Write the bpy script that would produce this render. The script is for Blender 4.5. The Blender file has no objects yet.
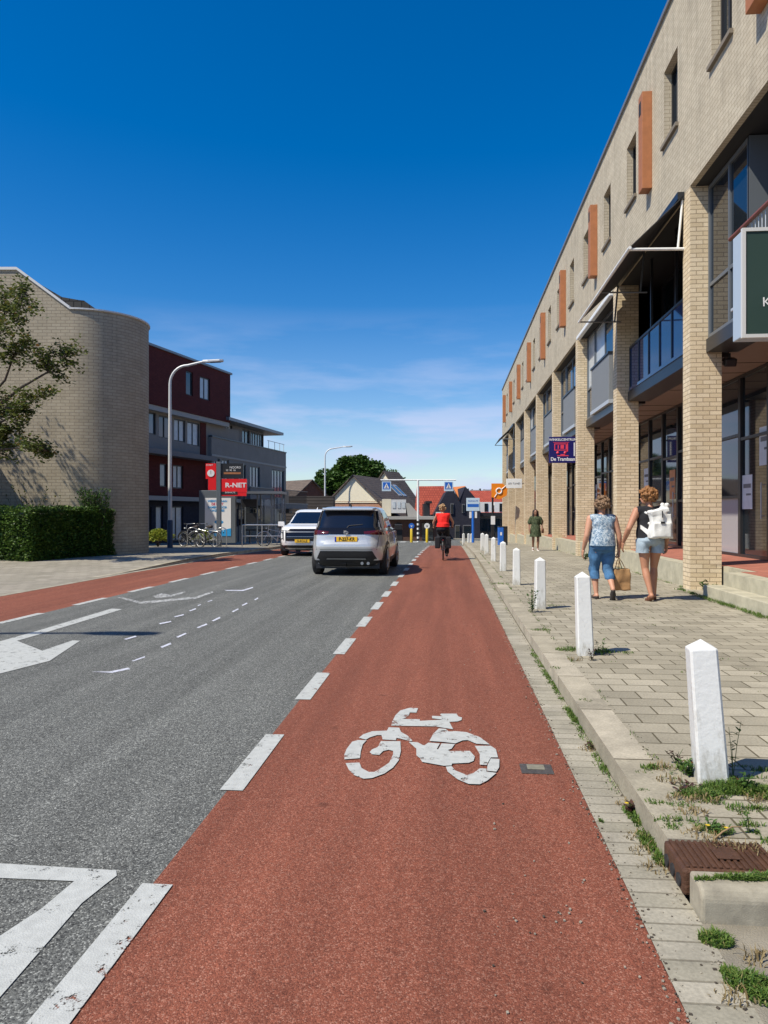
import bpy, bmesh, math, random
from math import sin, cos, pi, radians as R, sqrt, atan2
from mathutils import Vector, Matrix, noise
random.seed(7)
S = bpy.context.scene
COL = S.collection
# ------------------------------------------------------------------ camera
TH = math.atan(65/739.0)
CAMH = 1.42
cam = bpy.data.cameras.new('camera'); camo = bpy.data.objects.new('camera', cam); COL.objects.link(camo)
cam.sensor_fit = 'VERTICAL'; cam.sensor_height = 24.0; cam.lens = 24.0*739/1024
cam.shift_y = 1/1024.0
cam.clip_start = 0.05; cam.clip_end = 3000
camo.location = (0, 0, CAMH); camo.rotation_euler = (R(90), 0, TH)
S.camera = camo
# ------------------------------------------------------------------ world
SUN_AZ, SUN_EL = R(36), R(53)      # direction in which shadows fall, from +X towards +Y
sdir = Vector((-cos(SUN_AZ)*cos(SUN_EL), -sin(SUN_AZ)*cos(SUN_EL), sin(SUN_EL)))
w = bpy.data.worlds.new("World"); S.world = w; w.use_nodes = True
nt = w.node_tree; nt.nodes.clear()
def N(nt, t, **k):
    n = nt.nodes.new(t)
    for a, b in k.items():
        if a in n.inputs.keys() and not hasattr(n, a): n.inputs[a].default_value = b
        else: setattr(n, a, b)
    return n
sky = nt.nodes.new('ShaderNodeTexSky'); sky.sky_type = 'NISHITA'; sky.sun_disc = False
sky.sun_elevation = SUN_EL; sky.sun_rotation = atan2(sdir.x, sdir.y)
sky.altitude = 0; sky.air_density = 1.0; sky.dust_density = 0.25; sky.ozone_density = 3.5
hs = nt.nodes.new('ShaderNodeHueSaturation'); hs.inputs['Saturation'].default_value = 1.45; hs.inputs['Value'].default_value = 1.0; hs.inputs['Hue'].default_value = .506
nt.links.new(sky.outputs[0], hs.inputs['Color'])
# thin clouds low over the horizon (a property of the sky itself)
tc = nt.nodes.new('ShaderNodeTexCoord'); mp = nt.nodes.new('ShaderNodeMapping'); mp.inputs['Scale'].default_value = (1.6, 1.6, 9.0)
mp.inputs['Location'].default_value = (0.25, 0.4, 0.1)
nt.links.new(tc.outputs['Generated'], mp.inputs[0])
nz = nt.nodes.new('ShaderNodeTexNoise'); nz.inputs['Scale'].default_value = 2.7; nz.inputs['Detail'].default_value = 7; nz.inputs['Roughness'].default_value = .55
nt.links.new(mp.outputs[0], nz.inputs['Vector'])
cr = nt.nodes.new('ShaderNodeValToRGB'); cr.color_ramp.elements[0].position = .43; cr.color_ramp.elements[1].position = .59
nt.links.new(nz.outputs[0], cr.inputs[0]); cr.color_ramp.elements[0].color = (.28, .28, .28, 1)
sx = nt.nodes.new('ShaderNodeSeparateXYZ'); nt.links.new(tc.outputs['Generated'], sx.inputs[0])
el = nt.nodes.new('ShaderNodeValToRGB'); e = el.color_ramp.elements
e[0].position = 0.0; e[0].color = (.95,)*3+(1,); e[1].position = .27; e[1].color = (0, 0, 0, 1)
m1 = e.new(.10); m1.color = (.85,)*3+(1,)
m2 = e.new(.15); m2.color = (.42,)*3+(1,)
nt.links.new(sx.outputs['Z'], el.inputs[0])
mu = nt.nodes.new('ShaderNodeMath'); mu.operation = 'MULTIPLY'
nt.links.new(cr.outputs[0], mu.inputs[0]); nt.links.new(el.outputs[0], mu.inputs[1])
mx = nt.nodes.new('ShaderNodeMixRGB'); nt.links.new(mu.outputs[0], mx.inputs[0]); nt.links.new(hs.outputs[0], mx.inputs[1])
mx.inputs[2].default_value = (4.6, 5.1, 7.0, 1)
bg = nt.nodes.new('ShaderNodeBackground'); bg.inputs['Strength'].default_value = 0.12
nt.links.new(mx.outputs[0], bg.inputs[0])
wo = nt.nodes.new('ShaderNodeOutputWorld'); nt.links.new(bg.outputs[0], wo.inputs[0])
# ------------------------------------------------------------------ sun
sl = bpy.data.lights.new('sun', 'SUN'); sl.energy = 5.0; sl.angle = R(.53); sl.color = (1, .92, .78)
so = bpy.data.objects.new('sun', sl); COL.objects.link(so); so.location = (-10, -10, 30)
so.rotation_euler = sdir.to_track_quat('Z', 'Y').to_euler()
S.view_settings.view_transform = 'Standard'; S.view_settings.look = 'None'
S.view_settings.exposure = 0.18; S.view_settings.gamma = 1
S.cycles.max_bounces = 6; S.cycles.diffuse_bounces = 3; S.cycles.glossy_bounces = 4
S.cycles.transmission_bounces = 4; S.cycles.transparent_max_bounces = 8
# ------------------------------------------------------------------ geometry of the place
F = 739.0; HY = 513.0
def g(Y):      # the street falls gently beyond the shops
    pts = [(-60, .0), (6, 0), (17, .04), (25, .09), (32, .2), (41, .4), (52, .72), (59, .92), (70, 1.12), (95, 1.25), (900, 1.25)]
    for (a, p), (b, q) in zip(pts, pts[1:]):
        if Y <= b:
            if Y < a: return 0.
            return -(p+(q-p)*(Y-a)/(b-a))
    return -1.25
def wc(xc, zc): return (xc*cos(TH)-zc*sin(TH), xc*sin(TH)+zc*cos(TH))
def at(px, zc): return wc((px-384)/F*zc, zc)
def zat(py, zc): return CAMH-(py-HY)*zc/F
def gp(px, py, h=0.0):
    zc = 10.
    for _ in range(30):
        y = at(px, zc)[1]
        zc = .5*zc+.5*F*(CAMH-h-g(y))/(py-HY)
    return at(px, zc)
# ------------------------------------------------------------------ mesh builder
def tag(o, label=None, cat=None, group=None, kind=None):
    if label: o['label'] = label
    if cat: o['category'] = cat
    if group: o['group'] = group
    if kind: o['kind'] = kind
    return o
def thing(name, label, cat, loc=(0, 0, 0), rz=0, group=None):
    o = bpy.data.objects.new(name, None); COL.objects.link(o); o.empty_display_size = .2
    o.location = loc; o.rotation_euler = (0, 0, rz)
    return tag(o, label, cat, group)
def wmat(p):
    m = p.matrix_basis.copy()
    while p.parent: p = p.parent; m = p.matrix_basis @ m
    return m
class MB:
    def __init__(s): s.v = []; s.f = []; s.mi = []; s.uv = []; s.sm = []
    def add(s, vs, fs, mi=0, smooth=False, uvs=None):
        b = len(s.v); s.v += [tuple(p) for p in vs]
        for i, f in enumerate(fs):
            s.f.append([b+j for j in f]); s.mi.append(mi); s.sm.append(smooth); s.uv.append(uvs[i] if uvs else None)
        return s
    def quad(s, a, b, c, d, mi=0): return s.add([a, b, c, d], [(0, 1, 2, 3)], mi)
    def poly(s, pts, mi=0): return s.add(pts, [tuple(range(len(pts)))], mi)
    def box(s, c, d, rz=0, mi=0, rx=0, ry=0, taper=1.0):
        M = Matrix.Rotation(rz, 3, 'Z') @ Matrix.Rotation(ry, 3, 'Y') @ Matrix.Rotation(rx, 3, 'X'); C = Vector(c)
        vs = []
        for z in (-.5, .5):
            t = taper if z > 0 else 1
            for x, y in ((-.5, -.5), (.5, -.5), (.5, .5), (-.5, .5)):
                vs.append(C+M @ Vector((x*d[0]*t, y*d[1]*t, z*d[2])))
        return s.add(vs, [(3, 2, 1, 0), (4, 5, 6, 7), (0, 1, 5, 4), (1, 2, 6, 5), (2, 3, 7, 6), (3, 0, 4, 7)], mi)
    def b2(s, p, q, mi=0):   # box from corner to corner
        return s.box([(a+b)/2 for a, b in zip(p, q)], [abs(b-a) for a, b in zip(p, q)], mi=mi)
    def prism(s, pts, vec, mi=0):
        n = len(pts); v = Vector(vec); P = [Vector(p) for p in pts]
        s.add(P+[p+v for p in P], [tuple(range(n))[::-1], tuple(range(n, 2*n))]+[(i, (i+1) % n, n+(i+1) % n, n+i) for i in range(n)], mi)
        return s
    def ring(s, p, d, r, n, up=None):
        d = Vector(d).normalized(); a = d.cross(Vector((0, 0, 1)) if abs(d.z) < .95 else Vector((1, 0, 0))).normalized(); b = d.cross(a)
        return [Vector(p)+a*r*cos(2*pi*i/n)+b*r*sin(2*pi*i/n) for i in range(n)]
    def tube(s, pts, r, n=8, mi=0, cap=True):
        P = [Vector(p) for p in pts]; rs = r if isinstance(r, (list, tuple)) else [r]*len(P)
        vs = []
        for i, p in enumerate(P):
            d = (P[min(i+1, len(P)-1)]-P[max(i-1, 0)])
            if d.length < 1e-9: d = Vector((0, 0, 1))
            d.normalize()
            if i == 0:
                a = d.cross(Vector((0, 0, 1)) if abs(d.z) < .95 else Vector((1, 0, 0))).normalized()
            else:
                a = (a-d*a.dot(d)).normalized()
            b = d.cross(a)
            vs += [p+(a*cos(2*pi*k/n)+b*sin(2*pi*k/n))*rs[i] for k in range(n)]
        fs = [(i*n+k, i*n+(k+1) % n, (i+1)*n+(k+1) % n, (i+1)*n+k) for i in range(len(P)-1) for k in range(n)]
        s.add(vs, fs, mi, True)
        if cap:
            s.add(vs[:n], [tuple(range(n))[::-1]], mi); s.add(vs[-n:], [tuple(range(n))], mi)
        return s
    def lathe(s, prof, c, n=20, mi=0, axis='Z', smooth=True):
        vs = []
        for r, z in prof:
            for k in range(n):
                a = 2*pi*k/n
                q = {'Z': (r*cos(a), r*sin(a), z), 'X': (z, r*cos(a), r*sin(a)), 'Y': (r*cos(a), z, r*sin(a))}[axis]
                vs.append(Vector(c)+Vector(q))
        m = len(prof)
        fs = [(i*n+k, i*n+(k+1) % n, (i+1)*n+(k+1) % n, (i+1)*n+k) for i in range(m-1) for k in range(n)]
        s.add(vs, fs, mi, smooth)
        s.add(vs[:n], [tuple(range(n))[::-1]], mi); s.add(vs[-n:], [tuple(range(n))], mi)
        return s
    def eloft(s, prof, c=(0, 0, 0), n=28, mi=0):     # rings (rx, ry, z, y offset)
        vs = [(c[0]+p[0]*cos(2*pi*k/n), c[1]+(p[3] if len(p) > 3 else 0)+p[1]*sin(2*pi*k/n), c[2]+p[2]) for p in prof for k in range(n)]
        m = len(prof); s.add(vs, [(i*n+k, i*n+(k+1) % n, (i+1)*n+(k+1) % n, (i+1)*n+k) for i in range(m-1) for k in range(n)]+[tuple(range(n))[::-1], tuple(range((m-1)*n, m*n))], mi, True)
        return s
    def ell(s, c, r, n=14, m=9, mi=0, rot=None):
        c = Vector(c); vs = []; M = rot or Matrix.Identity(3)
        for i in range(m+1):
            t = pi*i/m
            for k in range(n):
                a = 2*pi*k/n; vs.append(c+M @ Vector((r[0]*sin(t)*cos(a), r[1]*sin(t)*sin(a), r[2]*cos(t))))
        fs = [(i*n+k, (i+1)*n+k, (i+1)*n+(k+1) % n, i*n+(k+1) % n) for i in range(m) for k in range(n)]
        return s.add(vs, fs, mi, True)
    def cap(s, p, q, r1, r2, n=12, mi=0):    # tapered capsule
        p, q = Vector(p), Vector(q); d = q-p; L = max(d.length, 1e-6); d = d/L
        pts = []; rs = []
        for t in (-1, -.92, -.7, -.38, 0): pts.append(p+d*r1*t); rs.append(r1*sqrt(max(0.0004, 1-t*t)))
        for t in (0, .38, .7, .92, 1): pts.append(q+d*r2*t); rs.append(r2*sqrt(max(0.0004, 1-t*t)))
        return s.tube(pts, rs, n, mi)
    def build(s, name, mat, parent=None, label=None, world=False, bevel=0, cat=None, group=None, kind=None):
        me = bpy.data.meshes.new(name)
        vs = s.v
        if parent is not None and world:
            mi = wmat(parent).inverted(); vs = [tuple(mi @ Vector(p)) for p in vs]
        me.from_pydata(vs, [], s.f)
        mats = mat if isinstance(mat, (list, tuple)) else [mat]
        for m in mats: me.materials.append(m)
        me.polygons.foreach_set('material_index', s.mi)
        me.polygons.foreach_set('use_smooth', s.sm)
        ul = me.uv_layers.new(name='UVMap'); ud = ul.data
        for p in me.polygons:
            u = s.uv[p.index]
            if u is None:
                n = p.normal
                if abs(n.z) > .75: f = lambda q: (q[0], q[1])
                else:
                    L = max(1e-6, sqrt(n.x*n.x+n.y*n.y)); tx, ty = -n.y/L, n.x/L; sz = 1/max(.2, L)
                    f = lambda q: (q[0]*tx+q[1]*ty, q[2]*sz)
                for li, vi in zip(p.loop_indices, p.vertices): ud[li].uv = f(s.v[vi])
            else:
                for li, q in zip(p.loop_indices, u): ud[li].uv = q
        me.validate()
        o = bpy.data.objects.new(name, me); COL.objects.link(o)
        if parent is not None: o.parent = parent
        if bevel:
            b = o.modifiers.new('bevel', 'BEVEL'); b.width = bevel; b.segments = 2; b.limit_method = 'ANGLE'
        if label: o['label'] = label
        if cat: o['category'] = cat
        if group: o['group'] = group
        if kind: o['kind'] = kind
        return o
def recentre(o):     # put the origin of a one-mesh thing at its base centre
    me = o.data; xs = [v.co.x for v in me.vertices]; ys = [v.co.y for v in me.vertices]; zs = [v.co.z for v in me.vertices]
    c = Vector(((min(xs)+max(xs))/2, (min(ys)+max(ys))/2, min(zs)))
    me.transform(Matrix.Translation(-c)); o.location = o.location+c
    return o
def bake(o):         # apply the modifiers
    dg = bpy.context.evaluated_depsgraph_get(); dg.update()
    me = bpy.data.meshes.new_from_object(o.evaluated_get(dg)); o.modifiers.clear(); old = o.data; o.data = me; me.name = old.name
    return o
def remesh(o, vox, smooth=4):
    m = o.modifiers.new('r', 'REMESH'); m.mode = 'VOXEL'; m.voxel_size = vox; m.use_smooth_shade = True
    if smooth:
        k = o.modifiers.new('s', 'SMOOTH'); k.iterations = smooth; k.factor = .5
    return bake(o)
def copy_tree(o, parent=None):
    c = o.copy(); COL.objects.link(c)
    if parent is not None: c.parent = parent
    for ch in list(o.children): copy_tree(ch, c)
    return c
def text(s, body, size, mat, parent, loc, rot, ext=.002, align='CENTER', name='lettering', sx=1.0, world=False, bold=0.0):
    cu = bpy.data.curves.new(name, 'FONT'); cu.body = body; cu.size = size; cu.align_x = align; cu.align_y = 'CENTER'; cu.extrude = ext; cu.offset = bold
    cu.materials.append(mat); o = bpy.data.objects.new(name, cu); COL.objects.link(o)
    dg = bpy.context.evaluated_depsgraph_get(); dg.update(); me = bpy.data.meshes.new_from_object(o.evaluated_get(dg)); bpy.data.objects.remove(o); bpy.data.curves.remove(cu)
    me.name = name; o = bpy.data.objects.new(name, me); COL.objects.link(o)
    M = Matrix.Translation(loc) @ rot.to_4x4() @ Matrix.Diagonal((sx, 1, 1, 1))
    if world and parent is not None: M = wmat(parent).inverted() @ M
    if parent is not None: o.parent = parent
    o.matrix_basis = M
    return o
FACE_CAM = Matrix.Rotation(pi/2, 3, 'X')                      # text standing up, read from -Y
FACE_BACK = Matrix.Rotation(pi, 3, 'Z') @ FACE_CAM            # read from +Y
FACE_STREET = Matrix.Rotation(-pi/2, 3, 'Z') @ FACE_CAM       # read from -X
# ------------------------------------------------------------------ materials
def mat(name, col, rough=.6, metal=0, spec=.5, var=0.0, vscale=8.0, bump=0.0, bscale=60.0, coat=0, emit=0, space='Object', alpha=1, trans=0):
    m = bpy.data.materials.new(name); m.use_nodes = True; t = m.node_tree; p = t.nodes['Principled BSDF']
    c = tuple(col)+(1,) if len(col) == 3 else col
    p.inputs['Base Color'].default_value = c; p.inputs['Roughness'].default_value = rough; p.inputs['Metallic'].default_value = metal
    p.inputs['Specular IOR Level'].default_value = spec; p.inputs['Coat Weight'].default_value = coat; p.inputs['Coat Roughness'].default_value = .04
    if trans: p.inputs['Transmission Weight'].default_value = trans
    if emit: p.inputs['Emission Color'].default_value = c; p.inputs['Emission Strength'].default_value = emit
    if var or bump:
        tc = t.nodes.new('ShaderNodeTexCoord')
    if var:
        n = t.nodes.new('ShaderNodeTexNoise'); n.inputs['Scale'].default_value = vscale; n.inputs['Detail'].default_value = 6; n.inputs['Roughness'].default_value = .65
        t.links.new(tc.outputs[space], n.inputs['Vector'])
        x = t.nodes.new('ShaderNodeMapRange'); x.inputs[1].default_value = .3; x.inputs[2].default_value = .7; x.inputs[3].default_value = 1-var; x.inputs[4].default_value = 1+var
        t.links.new(n.outputs[0], x.inputs[0])
        q = t.nodes.new('ShaderNodeVectorMath'); q.operation = 'SCALE'; q.inputs[0].default_value = c[:3]; t.links.new(x.outputs[0], q.inputs['Scale'])
        t.links.new(q.outputs[0], p.inputs['Base Color'])
    if bump:
        n = t.nodes.new('ShaderNodeTexNoise'); n.inputs['Scale'].default_value = bscale; n.inputs['Detail'].default_value = 4
        t.links.new(tc.outputs[space], n.inputs['Vector'])
        b = t.nodes.new('ShaderNodeBump'); b.inputs['Strength'].default_value = bump; b.inputs['Distance'].default_value = .01
        t.links.new(n.outputs[0], b.inputs['Height']); t.links.new(b.outputs[0], p.inputs['Normal'])
    return m
def brick(name, c1, c2, mortar, bw=.22, bh=.075, ms=.008, offs=.5, stain=.12, rough=.85, bump=.35, c3=None, gscale=1.3, streak=0.0, blotch=0.0):
    m = bpy.data.materials.new(name); m.use_nodes = True; t = m.node_tree; p = t.nodes['Principled BSDF']; L = t.links
    uv = t.nodes.new('ShaderNodeUVMap'); 
    b = t.nodes.new('ShaderNodeTexBrick'); b.offset = offs; b.inputs['Scale'].default_value = 1
    b.inputs['Brick Width'].default_value = bw; b.inputs['Row Height'].default_value = bh; b.inputs['Mortar Size'].default_value = ms
    b.inputs['Mortar Smooth'].default_value = .15; b.inputs['Bias'].default_value = 0
    b.inputs['Color1'].default_value = (*c1, 1); b.inputs['Color2'].default_value = (*c2, 1); b.inputs['Mortar'].default_value = (*mortar, 1)
    L.new(uv.outputs[0], b.inputs['Vector'])
    n = t.nodes.new('ShaderNodeTexNoise'); n.inputs['Scale'].default_value = gscale; n.inputs['Detail'].default_value = 8; n.inputs['Roughness'].default_value = .7
    L.new(uv.outputs[0], n.inputs['Vector'])
    x = t.nodes.new('ShaderNodeMapRange'); x.inputs[1].default_value = .3; x.inputs[2].default_value = .7; x.inputs[3].default_value = 1-stain; x.inputs[4].default_value = 1+stain
    L.new(n.outputs[0], x.inputs[0])
    n2 = t.nodes.new('ShaderNodeTexNoise'); n2.inputs['Scale'].default_value = 70; n2.inputs['Detail'].default_value = 3; L.new(uv.outputs[0], n2.inputs['Vector'])
    x2 = t.nodes.new('ShaderNodeMapRange'); x2.inputs[1].default_value = .25; x2.inputs[2].default_value = .75; x2.inputs[3].default_value = .82; x2.inputs[4].default_value = 1.18
    L.new(n2.outputs[0], x2.inputs[0])
    k = t.nodes.new('ShaderNodeMath'); k.operation = 'MULTIPLY'; L.new(x.outputs[0], k.inputs[0]); L.new(x2.outputs[0], k.inputs[1])
    for amt, sc_, lo in ((streak, (5.0, .35, 1), .5), (blotch, (1.1, 1.1, 1), .55)):
        if not amt: continue
        ms_ = t.nodes.new('ShaderNodeMapping'); ms_.inputs['Scale'].default_value = sc_; L.new(uv.outputs[0], ms_.inputs[0])
        ns = t.nodes.new('ShaderNodeTexNoise'); ns.inputs['Scale'].default_value = 1.0; ns.inputs['Detail'].default_value = 7; ns.inputs['Roughness'].default_value = .68; L.new(ms_.outputs[0], ns.inputs['Vector'])
        xs = t.nodes.new('ShaderNodeMapRange'); xs.inputs[1].default_value = lo; xs.inputs[2].default_value = lo+.18; xs.inputs[3].default_value = 1; xs.inputs[4].default_value = 1-amt; L.new(ns.outputs[0], xs.inputs[0])
        kk_ = t.nodes.new('ShaderNodeMath'); kk_.operation = 'MULTIPLY'; L.new(k.outputs[0], kk_.inputs[0]); L.new(xs.outputs[0], kk_.inputs[1]); k = kk_
    q = t.nodes.new('ShaderNodeVectorMath'); q.operation = 'SCALE'; L.new(b.outputs['Color'], q.inputs[0]); L.new(k.outputs[0], q.inputs['Scale'])
    L.new(q.outputs[0], p.inputs['Base Color']); p.inputs['Roughness'].default_value = rough
    p.inputs['Specular IOR Level'].default_value = .25
    hgt = t.nodes.new('ShaderNodeMath'); hgt.operation = 'MULTIPLY_ADD'; hgt.inputs[1].default_value = -1; L.new(b.outputs['Fac'], hgt.inputs[0])
    sc = t.nodes.new('ShaderNodeMath'); sc.operation = 'MULTIPLY'; sc.inputs[1].default_value = .35; L.new(n2.outputs[0], sc.inputs[0]); L.new(sc.outputs[0], hgt.inputs[2])
    bp = t.nodes.new('ShaderNodeBump'); bp.inputs['Strength'].default_value = bump; bp.inputs['Distance'].default_value = .008
    L.new(hgt.outputs[0], bp.inputs['Height']); L.new(bp.outputs[0], p.inputs['Normal'])
    return m
def aggregate(name, base, light, dark, scale=170.0, rough=.88, wear=.12, tint=None, streaks=0.0):
    """rolled asphalt: stones of several tones in a binder, with broad wear"""
    m = bpy.data.materials.new(name); m.use_nodes = True; t = m.node_tree; p = t.nodes['Principled BSDF']; L = t.links
    tc = t.nodes.new('ShaderNodeTexCoord')
    v = t.nodes.new('ShaderNodeTexVoronoi'); v.inputs['Scale'].default_value = scale; L.new(tc.outputs['Object'], v.inputs['Vector'])
    sp = t.nodes.new('ShaderNodeSeparateColor'); L.new(v.outputs['Color'], sp.inputs[0])
    r = t.nodes.new('ShaderNodeValToRGB'); r.color_ramp.interpolation = 'LINEAR'; e = r.color_ramp.elements
    e[0].position = 0; e[0].color = (*dark, 1); e[1].position = 1; e[1].color = (*light, 1)
    a = e.new(.22); a.color = (*[d*.5+b*.5 for d, b in zip(dark, base)], 1)
    a = e.new(.4); a.color = (*base, 1); a = e.new(.78); a.color = (*[b*1.12 for b in base], 1)
    L.new(sp.outputs[0], r.inputs[0])
    v2 = t.nodes.new('ShaderNodeTexVoronoi'); v2.inputs['Scale'].default_value = scale*.42; L.new(tc.outputs['Object'], v2.inputs['Vector'])
    sp2 = t.nodes.new('ShaderNodeSeparateColor'); L.new(v2.outputs['Color'], sp2.inputs[0])
    r2 = t.nodes.new('ShaderNodeMapRange'); r2.inputs[3].default_value = .86; r2.inputs[4].default_value = 1.14; L.new(sp2.outputs[1], r2.inputs[0])
    n = t.nodes.new('ShaderNodeTexNoise'); n.inputs['Scale'].default_value = .9; n.inputs['Detail'].default_value = 8; n.inputs['Roughness'].default_value = .7
    mp = t.nodes.new('ShaderNodeMapping'); mp.inputs['Scale'].default_value = (1.6, .35, 1); L.new(tc.outputs['Object'], mp.inputs[0]); L.new(mp.outputs[0], n.inputs['Vector'])
    x = t.nodes.new('ShaderNodeMapRange'); x.inputs[1].default_value = .3; x.inputs[2].default_value = .7; x.inputs[3].default_value = 1-wear; x.inputs[4].default_value = 1+wear; L.new(n.outputs[0], x.inputs[0])
    k = t.nodes.new('ShaderNodeMath'); k.operation = 'MULTIPLY'; L.new(x.outputs[0], k.inputs[0]); L.new(r2.outputs[0], k.inputs[1])
    # fine dirt grain at a second scale
    n3 = t.nodes.new('ShaderNodeTexNoise'); n3.inputs['Scale'].default_value = 26; n3.inputs['Detail'].default_value = 5; n3.inputs['Roughness'].default_value = .8; L.new(tc.outputs['Object'], n3.inputs['Vector'])
    x3 = t.nodes.new('ShaderNodeMapRange'); x3.inputs[1].default_value = .3; x3.inputs[2].default_value = .7; x3.inputs[3].default_value = .86; x3.inputs[4].default_value = 1.14; L.new(n3.outputs[0], x3.inputs[0])
    k3 = t.nodes.new('ShaderNodeMath'); k3.operation = 'MULTIPLY'; L.new(k.outputs[0], k3.inputs[0]); L.new(x3.outputs[0], k3.inputs[1])
    # long streaks worn by traffic, and dark drips and spots
    mp4 = t.nodes.new('ShaderNodeMapping'); mp4.inputs['Scale'].default_value = (3.2, .10, 1); L.new(tc.outputs['Object'], mp4.inputs[0])
    n4 = t.nodes.new('ShaderNodeTexNoise'); n4.inputs['Scale'].default_value = 1.0; n4.inputs['Detail'].default_value = 5; n4.inputs['Roughness'].default_value = .6; L.new(mp4.outputs[0], n4.inputs['Vector'])
    x4 = t.nodes.new('ShaderNodeMapRange'); x4.inputs[1].default_value = .32; x4.inputs[2].default_value = .68; x4.inputs[3].default_value = .80; x4.inputs[4].default_value = 1.16; L.new(n4.outputs[0], x4.inputs[0])
    v5 = t.nodes.new('ShaderNodeTexVoronoi'); v5.inputs['Scale'].default_value = 2.6; L.new(tc.outputs['Object'], v5.inputs['Vector'])
    n5 = t.nodes.new('ShaderNodeTexNoise'); n5.inputs['Scale'].default_value = 14; n5.inputs['Detail'].default_value = 6; L.new(tc.outputs['Object'], n5.inputs['Vector'])
    a5 = t.nodes.new('ShaderNodeMath'); a5.operation = 'MULTIPLY_ADD'; a5.inputs[1].default_value = .25; L.new(n5.outputs[0], a5.inputs[0]); L.new(v5.outputs['Distance'], a5.inputs[2])
    x5 = t.nodes.new('ShaderNodeMapRange'); x5.inputs[1].default_value = .14; x5.inputs[2].default_value = .22; x5.inputs[3].default_value = .66; x5.inputs[4].default_value = 1; L.new(a5.outputs[0], x5.inputs[0])
    k4 = t.nodes.new('ShaderNodeMath'); k4.operation = 'MULTIPLY'; L.new(k3.outputs[0], k4.inputs[0]); L.new(x4.outputs[0], k4.inputs[1])
    k5 = t.nodes.new('ShaderNodeMath'); k5.operation = 'MULTIPLY'; L.new(k4.outputs[0], k5.inputs[0]); L.new(x5.outputs[0], k5.inputs[1])
    q = t.nodes.new('ShaderNodeVectorMath'); q.operation = 'SCALE'; L.new(r.outputs[0], q.inputs[0]); L.new(k5.outputs[0], q.inputs['Scale'])
    L.new(q.outputs[0], p.inputs['Base Color']); p.inputs['Roughness'].default_value = rough; p.inputs['Specular IOR Level'].default_value = .3
    bp = t.nodes.new('ShaderNodeBump'); bp.inputs['Strength'].default_value = .55; bp.inputs['Distance'].default_value = .004
    L.new(v.outputs['Distance'], bp.inputs['Height']); bp.invert = True; L.new(bp.outputs[0], p.inputs['Normal'])
    return m
def paint(name, col, amount=.5, scale=9.0, edge=60.0):
    """road paint with worn holes that let the surface show through"""
    m = bpy.data.materials.new(name); m.use_nodes = True; t = m.node_tree; p = t.nodes['Principled BSDF']; L = t.links
    tc = t.nodes.new('ShaderNodeTexCoord')
    n = t.nodes.new('ShaderNodeTexNoise'); n.inputs['Scale'].default_value = scale; n.inputs['Detail'].default_value = 10; n.inputs['Roughness'].default_value = .78
    L.new(tc.outputs['Object'], n.inputs['Vector'])
    v = t.nodes.new('ShaderNodeTexVoronoi'); v.inputs['Scale'].default_value = 150; L.new(tc.outputs['Object'], v.inputs['Vector'])
    ad = t.nodes.new('ShaderNodeMath'); ad.operation = 'MULTIPLY_ADD'; ad.inputs[1].default_value = -.12; L.new(v.outputs['Distance'], ad.inputs[0]); L.new(n.outputs[0], ad.inputs[2])
    mr = t.nodes.new('ShaderNodeMapRange'); mr.inputs[1].default_value = amount-.02; mr.inputs[2].default_value = amount+.03; L.new(ad.outputs[0], mr.inputs[0])
    tr = t.nodes.new('ShaderNodeBsdfTransparent'); ms = t.nodes.new('ShaderNodeMixShader')
    L.new(mr.outputs[0], ms.inputs[0]); L.new(tr.outputs[0], ms.inputs[1]); L.new(p.outputs[0], ms.inputs[2])
    L.new(ms.outputs[0], t.nodes['Material Output'].inputs[0])
    n2 = t.nodes.new('ShaderNodeTexNoise'); n2.inputs['Scale'].default_value = 22; n2.inputs['Detail'].default_value = 8; L.new(tc.outputs['Object'], n2.inputs['Vector'])
    x = t.nodes.new('ShaderNodeMapRange'); x.inputs[1].default_value = .3; x.inputs[2].default_value = .7; x.inputs[3].default_value = .86; x.inputs[4].default_value = 1.05; L.new(n2.outputs[0], x.inputs[0])
    q = t.nodes.new('ShaderNodeVectorMath'); q.operation = 'SCALE'; q.inputs[0].default_value = col; L.new(x.outputs[0], q.inputs['Scale']); L.new(q.outputs[0], p.inputs['Base Color'])
    p.inputs['Roughness'].default_value = .7
    bp = t.nodes.new('ShaderNodeBump'); bp.inputs['Strength'].default_value = .35; bp.inputs['Distance'].default_value = .003; L.new(v.outputs['Distance'], bp.inputs['Height']); L.new(bp.outputs[0], p.inputs['Normal'])
    return m
def leafmat(name, c1, c2, c3=None, trans=.25):
    m = bpy.data.materials.new(name); m.use_nodes = True; t = m.node_tree; p = t.nodes['Principled BSDF']; L = t.links
    ge = t.nodes.new('ShaderNodeNewGeometry'); r = t.nodes.new('ShaderNodeValToRGB'); e = r.color_ramp.elements
    e[0].color = (*c1, 1); e[1].color = (*c2, 1)
    if c3: a = e.new(.93); a.color = (*c2, 1); e[-1].color = (*c3, 1)
    L.new(ge.outputs['Random Per Island'], r.inputs[0]); L.new(r.outputs[0], p.inputs['Base Color'])
    p.inputs['Roughness'].default_value = .5; p.inputs['Specular IOR Level'].default_value = .35
    tl = t.nodes.new('ShaderNodeBsdfTranslucent'); L.new(r.outputs[0], tl.inputs[0]); ms = t.nodes.new('ShaderNodeMixShader'); ms.inputs[0].default_value = trans
    L.new(p.outputs[0], ms.inputs[1]); L.new(tl.outputs[0], ms.inputs[2]); L.new(ms.outputs[0], t.nodes['Material Output'].inputs[0])
    return m
M = {}
M['asphalt'] = aggregate('asphalt', (.120, .124, .115), (.36, .37, .34), (.035, .036, .036), 175, wear=.10)
M['redlane'] = aggregate('red_asphalt', (.210, .066, .038), (.34, .165, .115), (.13, .04, .024), 215, wear=.11)
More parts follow.
